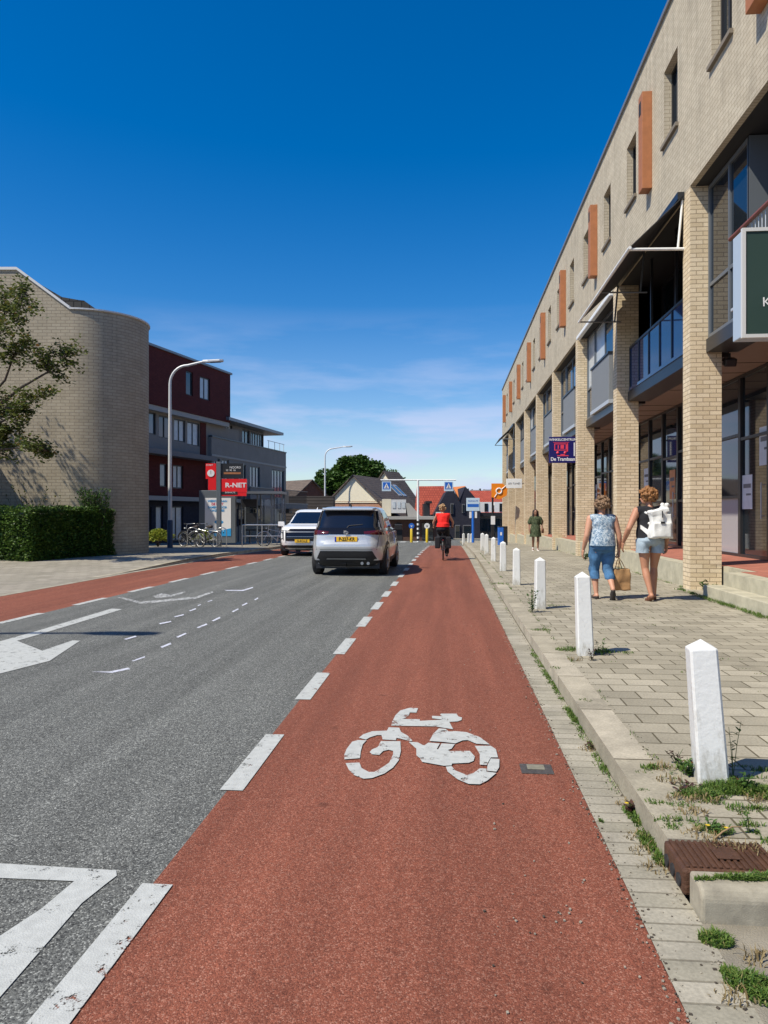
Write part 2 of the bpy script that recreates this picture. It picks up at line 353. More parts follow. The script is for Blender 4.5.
M['paint'] = paint('road_paint', (.47, .485, .46), .335)
M['paintworn'] = paint('road_paint_worn', (.52, .53, .52), .42, 16)
M['paintghost'] = paint('road_paint_ghost', (.62, .64, .72), .36, 26)
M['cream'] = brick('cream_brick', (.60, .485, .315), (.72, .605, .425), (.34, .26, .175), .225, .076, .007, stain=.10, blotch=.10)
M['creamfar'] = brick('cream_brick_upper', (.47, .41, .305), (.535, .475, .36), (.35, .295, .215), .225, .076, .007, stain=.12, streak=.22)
M['graybrick'] = brick('pale_grey_brick', (.36, .31, .225), (.40, .35, .26), (.25, .21, .155), .30, .105, .010, stain=.12, streak=.12, bump=.5)
M['redbrick'] = brick('dark_red_brick', (.095, .018, .016), (.12, .024, .021), (.06, .014, .014), .22, .075, .008)
M['housebrick'] = brick('orange_house_brick', (.40, .17, .09), (.48, .22, .13), (.35, .28, .22), .22, .075, .01)
M['darkbrick'] = brick('navy_dark_brick', (.028, .030, .045), (.04, .042, .06), (.02, .02, .03), .22, .075, .01)
M['brownbrick'] = brick('brown_brick', (.11, .055, .04), (.15, .075, .055), (.09, .07, .06), .22, .075, .01)
M['pavers'] = brick('grey_pavers', (.27, .245, .185), (.385, .35, .27), (.11, .095, .06), .30, .205, .006, stain=.20, blotch=.30, bump=.6, gscale=.7)
M['pavers_left'] = brick('left_pavers', (.26, .24, .19), (.33, .30, .245), (.17, .15, .12), .30, .30, .008, stain=.16, blotch=.2, bump=.4, gscale=.6)
M['gutter'] = brick('gutter_bricks', (.28, .26, .20), (.38, .35, .28), (.20, .18, .135), 5.0, .105, .005, offs=0, stain=.25, blotch=.25, bump=.6, gscale=2)
M['kerb'] = brick('kerb_stones', (.31, .28, .21), (.40, .36, .28), (.10, .085, .055), 3.0, 1.0, .008, offs=0, stain=.32, blotch=.35, bump=.5, gscale=2.5)
M['concrete'] = mat('concrete', (.31, .28, .21), .9, var=.35, vscale=9, bump=.18, bscale=260)
M['drive'] = mat('driveway_concrete', (.24, .215, .165), .9, var=.28, vscale=5, bump=.6, bscale=150)
M['terrain'] = mat('verge', (.16, .15, .12), .95, var=.3, vscale=.5)
M['white'] = mat('white_paint', (.80, .81, .79), .45, var=.07, vscale=7, bump=.15, bscale=40)
M['bollard'] = mat('bollard_paint', (.70, .71, .68), .5, bump=.25, bscale=35)
def grime(m, c0, c1):
    t = m.node_tree; L = t.links; p = t.nodes['Principled BSDF']; tc = t.nodes.new('ShaderNodeTexCoord'); sx_ = t.nodes.new('ShaderNodeSeparateXYZ'); L.new(tc.outputs['Object'], sx_.inputs[0])
    oi = t.nodes.new('ShaderNodeObjectInfo'); ad = t.nodes.new('ShaderNodeVectorMath'); ad.operation = 'ADD'; L.new(tc.outputs['Object'], ad.inputs[0]); L.new(oi.outputs['Location'], ad.inputs[1])
    mp = t.nodes.new('ShaderNodeMapping'); mp.inputs['Scale'].default_value = (14, 14, 5); L.new(ad.outputs[0], mp.inputs[0])
    n = t.nodes.new('ShaderNodeTexNoise'); n.inputs['Scale'].default_value = 1; n.inputs['Detail'].default_value = 8; n.inputs['Roughness'].default_value = .75; L.new(mp.outputs[0], n.inputs['Vector'])
    h = t.nodes.new('ShaderNodeMapRange'); h.inputs[1].default_value = .0; h.inputs[2].default_value = .22; h.inputs[3].default_value = .22; h.inputs[4].default_value = 0; L.new(sx_.outputs['Z'], h.inputs[0])
    a = t.nodes.new('ShaderNodeMath'); L.new(n.outputs[0], a.inputs[0]); L.new(h.outputs[0], a.inputs[1])
    f = t.nodes.new('ShaderNodeMapRange'); f.inputs[1].default_value = .56; f.inputs[2].default_value = .80; f.inputs[3].default_value = 0; f.inputs[4].default_value = .8; L.new(a.outputs[0], f.inputs[0])
    x = t.nodes.new('ShaderNodeMixRGB'); x.inputs[1].default_value = (*c0, 1); x.inputs[2].default_value = (*c1, 1); L.new(f.outputs[0], x.inputs[0]); L.new(x.outputs[0], p.inputs['Base Color'])
grime(M['bollard'], (.72, .73, .70), (.28, .25, .18))
M['whitepl'] = mat('white_plastic', (.8, .8, .8), .4)
M['black'] = mat('black_metal', (.018, .018, .02), .4)
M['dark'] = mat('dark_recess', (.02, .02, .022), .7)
M['frame'] = mat('dark_frames', (.03, .032, .036), .35, metal=.2)
M['greyframe'] = mat('grey_frames', (.16, .18, .20), .4, metal=.3)
M['glass'] = mat('window_glass', (.012, .018, .024), .04, spec=.9)
M['glassblue'] = mat('blue_glass', (.015, .05, .16), .05, spec=.9)
M['glassgrey'] = mat('grey_glass', (.09, .10, .11), .08, spec=.7)
M['film'] = mat('frosted_film', (.40, .39, .40), .12, spec=.6)
M['curtain'] = mat('curtain_window', (.50, .55, .58), .25, spec=.6, var=.15, vscale=3)
M['soffit'] = mat('brown_soffit', (.26, .20, .165), .55, var=.06, vscale=2)
M['panel'] = mat('grey_cladding', (.20, .21, .215), .6, var=.12, vscale=30, bump=.3, bscale=90)
M['alu'] = mat('light_aluminium', (.55, .57, .58), .4, metal=.3)
M['zinc'] = mat('zinc_edge', (.24, .25, .26), .45, metal=.4)
M['orange'] = mat('orange_wood', (.38, .145, .055), .6, var=.12, vscale=6)
M['redtile'] = brick('red_floor_tiles', (.36, .13, .09), (.42, .16, .11), (.20, .12, .09), .2, .2, .006, offs=0)
M['stepc'] = mat('step_concrete', (.44, .41, .30), .9, var=.22, vscale=4, bump=.5, bscale=90)
M['sill'] = mat('stone_sill', (.20, .17, .13), .8)
M['awning'] = mat('awning_fabric', (.05, .05, .055), .85)
M['signgreen'] = mat('dark_green_sign', (.035, .065, .055), .35)
M['signside'] = mat('pale_blue_sign_side', (.42, .50, .58), .4)
M['navy'] = mat('navy_sign', (.012, .010, .12), .4)
M['signred'] = mat('red_sign', (.80, .015, .02), .4)
M['signpink'] = mat('tram_red', (.75, .05, .10), .5)
M['signblue'] = mat('traffic_blue', (.02, .14, .55), .4)
M['signpale'] = mat('pale_blue_sign', (.55, .70, .82), .4)
M['brown_rail'] = mat('red_brown_rail', (.20, .06, .04), .45)
M['coping'] = mat('pale_coping', (.62, .62, .60), .5)
M['roofdark'] = brick('dark_roof_tiles', (.050, .048, .042), (.07, .066, .058), (.02, .02, .02), .3, .3, .02, bump=.8)
M['roofbrown'] = brick('brown_roof_tiles', (.125, .098, .08), (.165, .13, .105), (.05, .04, .035), .28, .30, .02, bump=.8)
M['roofred'] = brick('red_roof_tiles', (.34, .065, .04), (.42, .09, .055), (.18, .035, .025), .26, .3, .02, bump=.8)
M['rooforange'] = brick('orange_roof_tiles', (.60, .20, .06), (.68, .25, .08), (.4, .12, .04), .26, .3, .02, bump=.8)
M['creamwall'] = mat('cream_render', (.72, .66, .50), .85, var=.04, vscale=2)
M['siding'] = mat('white_siding', (.55, .56, .56), .7, var=.08, vscale=3)
M['greyrender'] = mat('grey_render', (.25, .235, .21), .85, var=.08, vscale=1.5)
M['midgrey'] = mat('mid_grey_panel', (.17, .17, .175), .7, var=.06, vscale=1.5)
M['lightband'] = mat('pale_band', (.38, .37, .34), .7)
M['rust'] = mat('rusty_iron', (.10, .047, .026), .62, metal=.25, var=.35, vscale=14, bump=.6, bscale=70)
M['iron'] = mat('cast_iron', (.09, .08, .072), .6, metal=.3, var=.3, vscale=30, bump=.5)
M['brass'] = mat('pale_metal_lid', (.26, .24, .17), .5, metal=.2, var=.2, vscale=40)
M['pole'] = mat('galvanised_pole', (.62, .63, .62), .45, metal=.2, var=.06, vscale=3)
M['poleblue'] = mat('dark_blue_pole_base', (.02, .05, .10), .5)
M['yellow'] = mat('yellow_bollard', (.60, .43, .02), .5)
M['soil'] = mat('soil', (.06, .045, .03), .95, var=.4, vscale=12)
# ================================================================== SETTING
def ystops(y0, y1, far=False):
    ys = {y0, y1}
    for s in (-60, 6, 17, 25, 32, 41, 52, 59, 70, 95, 140, 250, 500): 
        if y0 < s < y1: ys.add(s)
    y = math.ceil(y0)
    while y < min(y1, 96): ys.add(float(y)); y += 2
    return sorted(ys)
def strip(name, x0, x1, y0, y1, dzf, m, thick=0, kind='structure', side=True):
    """sheet that follows the fall of the street; thick>0 gives it a vertical edge on all sides"""
    b = MB(); ys = ystops(y0, y1)
    X0 = x0 if callable(x0) else (lambda y: x0); X1 = x1 if callable(x1) else (lambda y: x1)
    for a, c in zip(ys, ys[1:]):
        dz = dzf(a) if callable(dzf) else dzf; za = g(a)+dz; dz = dzf(c) if callable(dzf) else dzf; zc = g(c)+dz
        b.quad((X0(a), a, za), (X1(a), a, za), (X1(c), c, zc), (X0(c), c, zc))
        if thick:
            b.quad((X0(a), a, za-thick), (X0(a), a, za), (X0(c), c, zc), (X0(c), c, zc-thick))
            b.quad((X1(a), a, za), (X1(a), a, za-thick), (X1(c), c, zc-thick), (X1(c), c, zc))
    if thick:
        for y in (y0, y1):
            dz = dzf(y) if callable(dzf) else dzf; z = g(y)+dz; b.quad((X0(y), y, z-thick), (X1(y), y, z-thick), (X1(y), y, z), (X0(y), y, z))
    return b.build(name, m, kind=kind)
REDL0, REDL1, ASL, ASR, REDR, GUT, KRB = -7.72, -5.80, -5.80, -1.13, .67, .87, 1.07
PAVE_Y0 = 2.64
strip('ground', -300, 300, -60, 900, -.03, M['terrain'])
strip('road', ASL, ASR, -20, 42, 0, M['asphalt'])
strip('far_junction', -22, 3.2, 42, 72, -.002, M['asphalt'])
strip('far_pavement', -40, 60, 72, 110, .02, M['pavers_left'])
strip('cycle_lane', ASR, REDR, -20, 42, 0, M['redlane'])
strip('opposite_cycle_lane', REDL0, REDL1, -20, 42, 0, M['redlane'])
strip('gutter', REDR, GUT, -20, 42, .003, M['gutter'])
strip('driveway', GUT, 30, -20, PAVE_Y0, .001, M['drive'])
strip('kerb', GUT, KRB, PAVE_Y0+.40, 60, .12, M['kerb'], .16)
strip('kerb_end', KRB+.16, 4.0, PAVE_Y0, PAVE_Y0+.10, .12, M['concrete'], .16)
strip('pavement', KRB, 6.4, PAVE_Y0+.104, 60, .116, M['pavers'], .16)
strip('pavement_edge_right', 6.4, 30, PAVE_Y0+.104, 60, .10, M['pavers'], .12)
# left side: flush paving near us, kerbed bus-stop platform beyond
strip('left_gutter', REDL0-.16, REDL0, -20, 42, .003, M['gutter'])
strip('left_pavement', -60, REDL0-.16, -20, 16, .004, M['pavers_left'])
strip('left_kerb', REDL0-.34, REDL0-.16, 16, 60, lambda y: .008+.102*min(1, max(0, (y-17)/5)), M['kerb'], .14)
strip('left_platform', -60, REDL0-.34, 16, 72, lambda y: .006+.1*min(1, max(0, (y-17)/5)), M['pavers_left'], .14)
# ---- painted markings
def mark(name, polys, m, dz=.004, label=None):
    b = MB()
    for i, P in enumerate(polys): b.poly([(*gp(x, y), g(gp(x, y)[1])+dz+i*.0003) for x, y in P])
    return b.build(name, m, kind='structure')
def dashes(name, x0, x1, segs, m, dz=.005):
    b = MB()
    for a, c in segs:
        b.quad((x0, a, g(a)+dz), (x1, a, g(a)+dz), (x1, c, g(c)+dz), (x0, c, g(c)+dz))
    return b.build(name, m, kind='structure')
segs = []
for ya, yb in ((1300, 885), (791, 735), (700, 673), (654, 638), (626, 616), (608.5, 601), (595.5, 590)):
    segs.append((gp(110, ya)[1] if False else (CAMH*F/(ya-HY))/cos(TH)-.098*1.0, (CAMH*F/(yb-HY))/cos(TH)-.098))
y = segs[-1][1]+1.05
while y < 41: segs.append((y, y+.95)); y += 2.1
dashes('edge_line', ASR-.038, ASR+.082, segs, M['paint'])
segs = []; y = 1.19
while y < 41: segs.append((y+.1, y+1.12)); y += 1.97
dashes('opposite_edge_line', REDL1-.06, REDL1+.06, [(a-.1, b-.1) for a, b in segs], M['paint'])
# the arrow-like marks at the left and the corner mark at the lower left
def z3(pts, ox, oy, s): return [(ox+x/s, oy+y/s) for x, y in pts]
mark('lane_mark', [z3([(-200, 330), (0, 246), (200, 190), (660, 52), (722, 56), (250, 200), (100, 243)], 0, 600, 5.908),
                   z3([(-200, 330), (100, 243), (250, 302), (430, 240), (472, 243), (293, 362), (0, 437), (-200, 480)], 0, 600, 5.908)], M['paint'])
mark('corner_mark', [z3([(-500, 95), (0, 98), (470, 126), (472, 148), (440, 172), (300, 170), (0, 157), (-500, 140)], 0, 840, 4.042),
                     z3([(300, 170), (440, 172), (330, 260), (0, 640), (-400, 1150), (-650, 1150), (-300, 640), (0, 392), (170, 280)], 0, 840, 4.042)], M['paint'])
mark('far_lane_mark', [z3([(215, 66), (245, 68), (310, 84), (520, 65), (585, 44), (590, 48), (525, 72), (320, 92), (300, 90)], 60, 580, 3.84),
                       z3([(355, 62), (390, 52), (425, 58), (480, 44), (485, 48), (425, 66), (370, 70)], 60, 580, 3.84)], M['paintworn'])
gh = [[(120, 353), (190, 353), (262, 338), (270, 344), (200, 358)], [(275, 312), (325, 294), (328, 298), (282, 314)], [(385, 258), (424, 242), (428, 248), (392, 262)],
      [(446, 220), (482, 204), (486, 208), (454, 223)], [(524, 184), (562, 168), (566, 173), (532, 186)], [(582, 158), (614, 142), (616, 148), (590, 160)],
      [(660, 122), (684, 110), (686, 114), (666, 125)], [(697, 98), (718, 88), (720, 92), (702, 101)], [(745, 77), (760, 68), (762, 72), (750, 79)],
      [(245, 229), (290, 216), (295, 220), (255, 231)], [(380, 168), (425, 159), (428, 163), (385, 172)], [(438, 142), (474, 133), (476, 137), (442, 145)],
      [(495, 120), (520, 110), (523, 114), (500, 122)], [(528, 99), (540, 94), (542, 97), (530, 102)], [(566, 84), (584, 78), (585, 81), (568, 86)],
      [(630, 40), (700, 40), (740, 28), (742, 32), (704, 44), (640, 43)]]
mark('worn_studs', [z3(p, 60, 580, 3.84) for p in gh], M['paintghost'])
# bicycle symbol
A = lambda p: z3(p, 340, 700, 9.035); B_ = lambda p: z3(p, 420, 700, 9.035)
sym = [
    A([(462, 236), (470, 205), (500, 145), (545, 100), (630, 76), (705, 80), (690, 120), (630, 118), (622, 145), (585, 170), (545, 182), (530, 190), (540, 240)]),
    A([(530, 190), (560, 178), (720, 180), (723, 195), (890, 186), (880, 245), (540, 240)]),
    B_([(155, 190), (210, 185), (110, 172), (108, 150), (205, 154), (180, 140), (190, 130), (330, 130), (345, 155), (380, 165), (375, 188), (340, 200), (265, 205), (300, 272), (150, 248)]),
    A([(170, 350), (210, 318), (290, 290), (425, 284), (440, 254), (535, 258), (550, 295), (610, 330), (655, 375), (640, 380), (510, 350), (505, 372), (385, 364), (375, 325), (335, 325), (270, 345), (235, 366)]),
    A([(110, 385), (165, 370), (240, 372), (205, 410), (188, 470), (180, 535), (40, 545), (40, 500), (60, 450)]),
    A([(50, 580), (175, 575), (195, 625), (260, 660), (310, 660), (380, 620), (445, 575), (480, 500), (480, 470), (440, 458), (390, 470), (355, 505), (290, 500), (268, 480), (290, 455), (340, 435), (370, 380), (545, 382), (550, 470), (530, 555), (480, 620), (400, 675), (290, 715), (215, 722), (130, 690), (80, 640)]),
    A([(620, 388), (700, 390), (770, 430), (868, 408), (868, 540), (870, 585), (768, 572), (690, 510), (690, 450)]),
    B_([(0, 410), (40, 420), (75, 395), (180, 402), (150, 455), (165, 455), (195, 402), (315, 408), (285, 450), (250, 462), (270, 472), (450, 470), (495, 520), (485, 560), (440, 578), (290, 585), (285, 602), (215, 605), (20, 570), (0, 540)]),
    B_([(85, 380), (120, 315), (170, 266), (230, 270), (260, 295), (310, 290), (420, 300), (540, 345), (630, 412), (510, 405), (430, 372), (385, 375), (320, 402), (200, 388)]),
    B_([(495, 425), (640, 425), (685, 455), (705, 530), (640, 530), (600, 600), (540, 596), (540, 500)]),
    B_([(640, 540), (718, 545), (715, 620), (690, 660), (605, 652), (610, 600)]),
    B_([(233, 615), (285, 610), (320, 650), (420, 690), (480, 675), (540, 630), (600, 633), (600, 660), (690, 672), (610, 740), (540, 775), (440, 772), (340, 730), (250, 660)]),
]
mark('bicycle_symbol', sym, M['paint'], .005)
# zebra at the gantry
b = MB()
for i in range(8):
    x = -8+i*1.0
    for yy in (58.5, 59.5, 60.5, 61.5):
        pass
    b.quad((x, 58.5, g(58.5)+.004), (x+.5, 58.5, g(58.5)+.004), (x+.5, 62, g(62)+.004), (x, 62, g(62)+.004))
b.build('zebra_crossing', M['paint'], kind='structure')

# ================================================================== SHOP BUILDING (right)
def wallgrid(b, T, u0, u1, v0, v1, holes, depth, mi=0):
    us = sorted({u0, u1, *[h[0] for h in holes], *[h[1] for h in holes]}); vs = sorted({v0, v1, *[h[2] for h in holes], *[h[3] for h in holes]})
    for a, c in zip(us, us[1:]):
        for d, e in zip(vs, vs[1:]):
            mu, mv = (a+c)/2, (d+e)/2
            if any(h[0] < mu < h[1] and h[2] < mv < h[3] for h in holes): continue
            b.quad(T(a, d, 0), T(c, d, 0), T(c, e, 0), T(a, e, 0), mi)
    for h in holes:
        a, c, d, e = h
        b.quad(T(a, d, 0), T(c, d, 0), T(c, d, depth), T(a, d, depth), mi); b.quad(T(a, e, 0), T(c, e, 0), T(c, e, depth), T(a, e, depth), mi)
        b.quad(T(a, d, 0), T(a, e, 0), T(a, e, depth), T(a, d, depth), mi); b.quad(T(c, d, 0), T(c, e, 0), T(c, e, depth), T(c, d, depth), mi)
def tbox(b, T, u0, u1, v0, v1, d0, d1, mi=0):
    P = [T(u, v, d) for d in (d0, d1) for u, v in ((u0, v0), (u1, v0), (u1, v1), (u0, v1))]
    b.add(P, [(0, 1, 2, 3), (7, 6, 5, 4), (0, 4, 5, 1), (1, 5, 6, 2), (2, 6, 7, 3), (3, 7, 4, 0)], mi)
def frame(b, T, u0, u1, v0, v1, d, t=.05, dep=.06, mull=(), trans=(), mi=0):
    tbox(b, T, u0, u1, v0, v0+t, d, d+dep, mi); tbox(b, T, u0, u1, v1-t, v1, d, d+dep, mi)
    tbox(b, T, u0, u0+t, v0+t, v1-t, d, d+dep, mi); tbox(b, T, u1-t, u1, v0+t, v1-t, d, d+dep, mi)
    for m_ in mull: tbox(b, T, m_-t/2, m_+t/2, v0+t, v1-t, d+.003, d+dep-.003, mi)
    for z in trans: tbox(b, T, u0+t, u1-t, z-t/2, z+t/2, d+.006, d+dep-.006, mi)
FX = 4.17; PITCH = 5.63; C0 = 13.25; CW, CD = .53, .40
cols = [C0+PITCH*k for k in range(-2, 9)]
YA, YB = 1.99, 58.70
shop = thing('shop_building', 'long cream brick shopping building with brick columns and recessed upper bays along the pavement', 'building', (6.5, 30, 0))
T = lambda u, v, d: (FX+d, u, v)
wins = []
for k in range(-2, 8):
    base = C0+PITCH*k
    for o_, in ((.70,), (3.72,)):
        wins.append((base+o_, base+o_+.86, 8.56, 9.98))
b = MB(); wallgrid(b, T, YA, YB, 7.1, 11.05, wins, .22)
b.quad(T(YA, 7.1, 0), T(YB, 7.1, 0), T(YB, 7.1, .1), T(YA, 7.1, .1))
b.quad((FX, YB, 7.1), (14, YB, 7.1), (14, YB, 11.05), (FX, YB, 11.05)); b.quad((FX, YA, 7.1), (14, YA, 7.1), (14, YA, 11.05), (FX, YA, 11.05))
b.quad((14, YA, -.9), (14, YB, -.9), (14, YB, 11.05), (14, YA, 11.05))
b.quad((6.2, YB, -1.5), (14, YB, -1.5), (14, YB, 7.1), (6.2, YB, 7.1)); b.quad((6.2, YA, -.3), (14, YA, -.3), (14, YA, 7.1), (6.2, YA, 7.1))
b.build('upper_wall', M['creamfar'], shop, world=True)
b = MB(); b.b2((FX-.05, YA-.05, 11.05), (14.1, YB+.05, 11.13)); b.build('roof', M['zinc'], shop, world=True)
for a, c, z0, z1 in wins:
    f = MB(); frame(f, T, a+.002, c-.002, z0+.002, z1-.002, .14, .05, .06, mull=((a+c)/2+.08,)); fo = f.build('window', M['frame'], shop, world=True)
    p = MB(); p.quad(T(a, z0, .18), T(c, z0, .18), T(c, z1, .18), T(a, z1, .18)); p.build('pane', M['glass'], fo, world=True)
    s_ = MB(); s_.b2((FX-.06, a-.06, z0-.07), (FX+.13, c+.06, z0-.001)); s_.build('sill', M['sill'], fo, world=True)
# orange perforated boxes beside every second window
for k in range(-2, 8):
    y0 = C0+PITCH*k+2.40
    s_ = MB(); s_.b2((FX-.20, y0, 8.12), (FX-.002, y0+.31, 10.12)); s_.b2((FX-.206, y0+.10, 9.7), (FX-.196, y0+.26, 9.98), 1)
    s_.build('orange_box', [M['orange'], M['dark']], shop, world=True, bevel=.008)
# columns
for i, y in enumerate(cols):
    s_ = MB(); zb = g(y)-.1
    top = 7.1 if i < 11 else 7.1
    s_.b2((FX+.003, y, zb), (FX+CW, y+CD, 7.098)); s_.build('brick_column', M['cream'], shop, world=True)
s_ = MB()
# floor slab over the arcade with its brown soffit, and the upper soffit
s_.b2((FX+.30, YA, 4.30), (13.9, YB, 4.42)); so_ = s_.build('arcade_soffit', M['soffit'], shop, world=True)
s_ = MB()
for k in range(-2, 8):
    y0 = C0+PITCH*k+CD; y1 = y0+PITCH-CD
    for j in range(1, 5): s_.b2((FX+CW+.05, y0+(y1-y0)*j/5-.006, 4.292), (6.1, y0+(y1-y0)*j/5+.006, 4.302))
s_.build('soffit_joint', M['dark'], shop, world=True)
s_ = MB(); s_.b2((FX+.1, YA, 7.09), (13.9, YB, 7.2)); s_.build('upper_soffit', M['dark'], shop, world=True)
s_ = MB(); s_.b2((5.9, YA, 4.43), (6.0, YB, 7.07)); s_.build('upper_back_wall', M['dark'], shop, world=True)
GX = 6.05
# arcade floor, steps
def seg_floor(k, y0, y1):
    pass
s_ = MB()
for k in range(-2, 8):
    y0 = C0+PITCH*k; z = .5+min(0, g(y0+3)+.05)*.9
    if k < 0:
        s_.b2((FX+.08, y0+.0, -1.6), (GX+.3, y0+PITCH-1.35, z)); s_.b2((FX+CW+.03, y0+PITCH-1.35, -1.6), (GX+.3, y0+PITCH, z-.001))
    else: s_.b2((FX+.08, y0+.12, -1.6), (GX+.3, y0+PITCH, z))
s_.build('plinth', M['stepc'], shop, world=True)
s_ = MB()
for k in range(-2, 8):
    y0 = C0+PITCH*k; z = .5+min(0, g(y0+3)+.05)*.9
    s_.b2((FX+.34, y0+.0, z+.001), (GX+.3, y0+PITCH-(1.35 if k < 0 else 0), z+.008))
    if k < 0: s_.b2((FX+CW+.1, y0+PITCH-1.35, z+.001), (GX+.3, y0+PITCH, z+.007))
s_.build('tiled_floor', M['redtile'], shop, world=True)
s_ = MB(); s_.b2((3.95, YA, -.1), (FX+.078, C0-1.32, .30)); s_.build('step', M['stepc'], shop, world=True, bevel=.012)
# ground floor shop fronts
TG = lambda u, v, d: (GX+d, u, v)
for k in range(-2, 8):
    y0 = C0+PITCH*k; z0 = .5+min(0, g(y0+3)+.05)*.9+.01; f = MB(); n = 4; us = [y0+PITCH*j/n for j in range(n+1)]
    for j in range(n):
        frame(f, TG, us[j]+.002, us[j+1]-.002, z0, 4.29, 0, .06, .09, trans=(z0+1.25, z0+2.55) if j != 1 else (z0+2.45,))
    fo = f.build('shop_front', M['frame'], shop, world=True)
    for j in range(n):
        lo = M['film'] if (k in (-1, 0) and j in (0, 2, 3)) or (k in (2,) and j == 1) else M['glass']
        if j != 1:
            p = MB(); p.quad(TG(us[j], z0, .05), TG(us[j+1], z0, .05), TG(us[j+1], z0+1.25, .05), TG(us[j], z0+1.25, .05)); p.build('pane', lo, fo, world=True)
            p = MB(); p.quad(TG(us[j], z0+1.25, .05), TG(us[j+1], z0+1.25, .05), TG(us[j+1], 4.29, .05), TG(us[j], 4.29, .05)); p.build('pane', M['glass'], fo, world=True)
        else:
            p = MB(); p.quad(TG(us[j], z0, .05), TG(us[j+1], z0, .05), TG(us[j+1], 4.29, .05), TG(us[j], 4.29, .05)); p.build('pane', M['glass'], fo, world=True)
            h = MB(); h.tube([TG(us[j]+.16, z0+.8, -.06), TG(us[j]+.16, z0+1.5, -.06)], .014); h.tube([TG(us[j]+.16, z0+.85, -.06), TG(us[j]+.16, z0+.85, .02)], .008); h.tube([TG(us[j]+.16, z0+1.45, -.06), TG(us[j]+.16, z0+1.45, .02)], .008)
            h.build('door_handle', M['alu'], fo, world=True)
M['posterpale'] = mat('pale_window_poster', (.62, .66, .70), .5, var=.10, vscale=5)
M['posterwarm'] = mat('orange_window_poster', (.62, .25, .10), .5, var=.2, vscale=6)
for (y_, w_, z_, h_, mm) in ((14.6, .55, 2.35, .75, 'posterpale'), (15.5, .5, 1.5, .7, 'posterpale'), (17.9, .7, 2.2, .9, 'posterpale'), (20.6, .5, 1.8, .8, 'posterwarm'), (23.2, .6, 2.1, .7, 'posterpale'), (26.4, .7, 1.6, 1.0, 'posterwarm'), (31.2, .7, 1.7, .9, 'posterpale'), (10.6, .6, 1.75, .42, 'posterpale'), (9.3, .42, 2.3, .6, 'posterpale')):
    p = MB(); p.b2((GX+.040, y_, z_), (GX+.047, y_+w_, z_+h_)); p.b2((GX+.038, y_+.06, z_+h_*.62), (GX+.042, y_+w_-.06, z_+h_*.74), 1); p.b2((GX+.038, y_+.06, z_+h_*.40), (GX+.042, y_+w_*.6, z_+h_*.46), 1)
    p.build('window_poster', [M[mm], M['midgrey']], shop, world=True)
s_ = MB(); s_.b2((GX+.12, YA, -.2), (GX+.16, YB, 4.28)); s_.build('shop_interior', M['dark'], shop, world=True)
# small blue lettering on the film of the nearest front
M['filmtext'] = mat('window_lettering', (.10, .13, .20), .5)
text(None, 'OPEN', .22, M['filmtext'], shop, (GX-.002, 12.2, 2.2), FACE_STREET, .001, world=True) if False else None
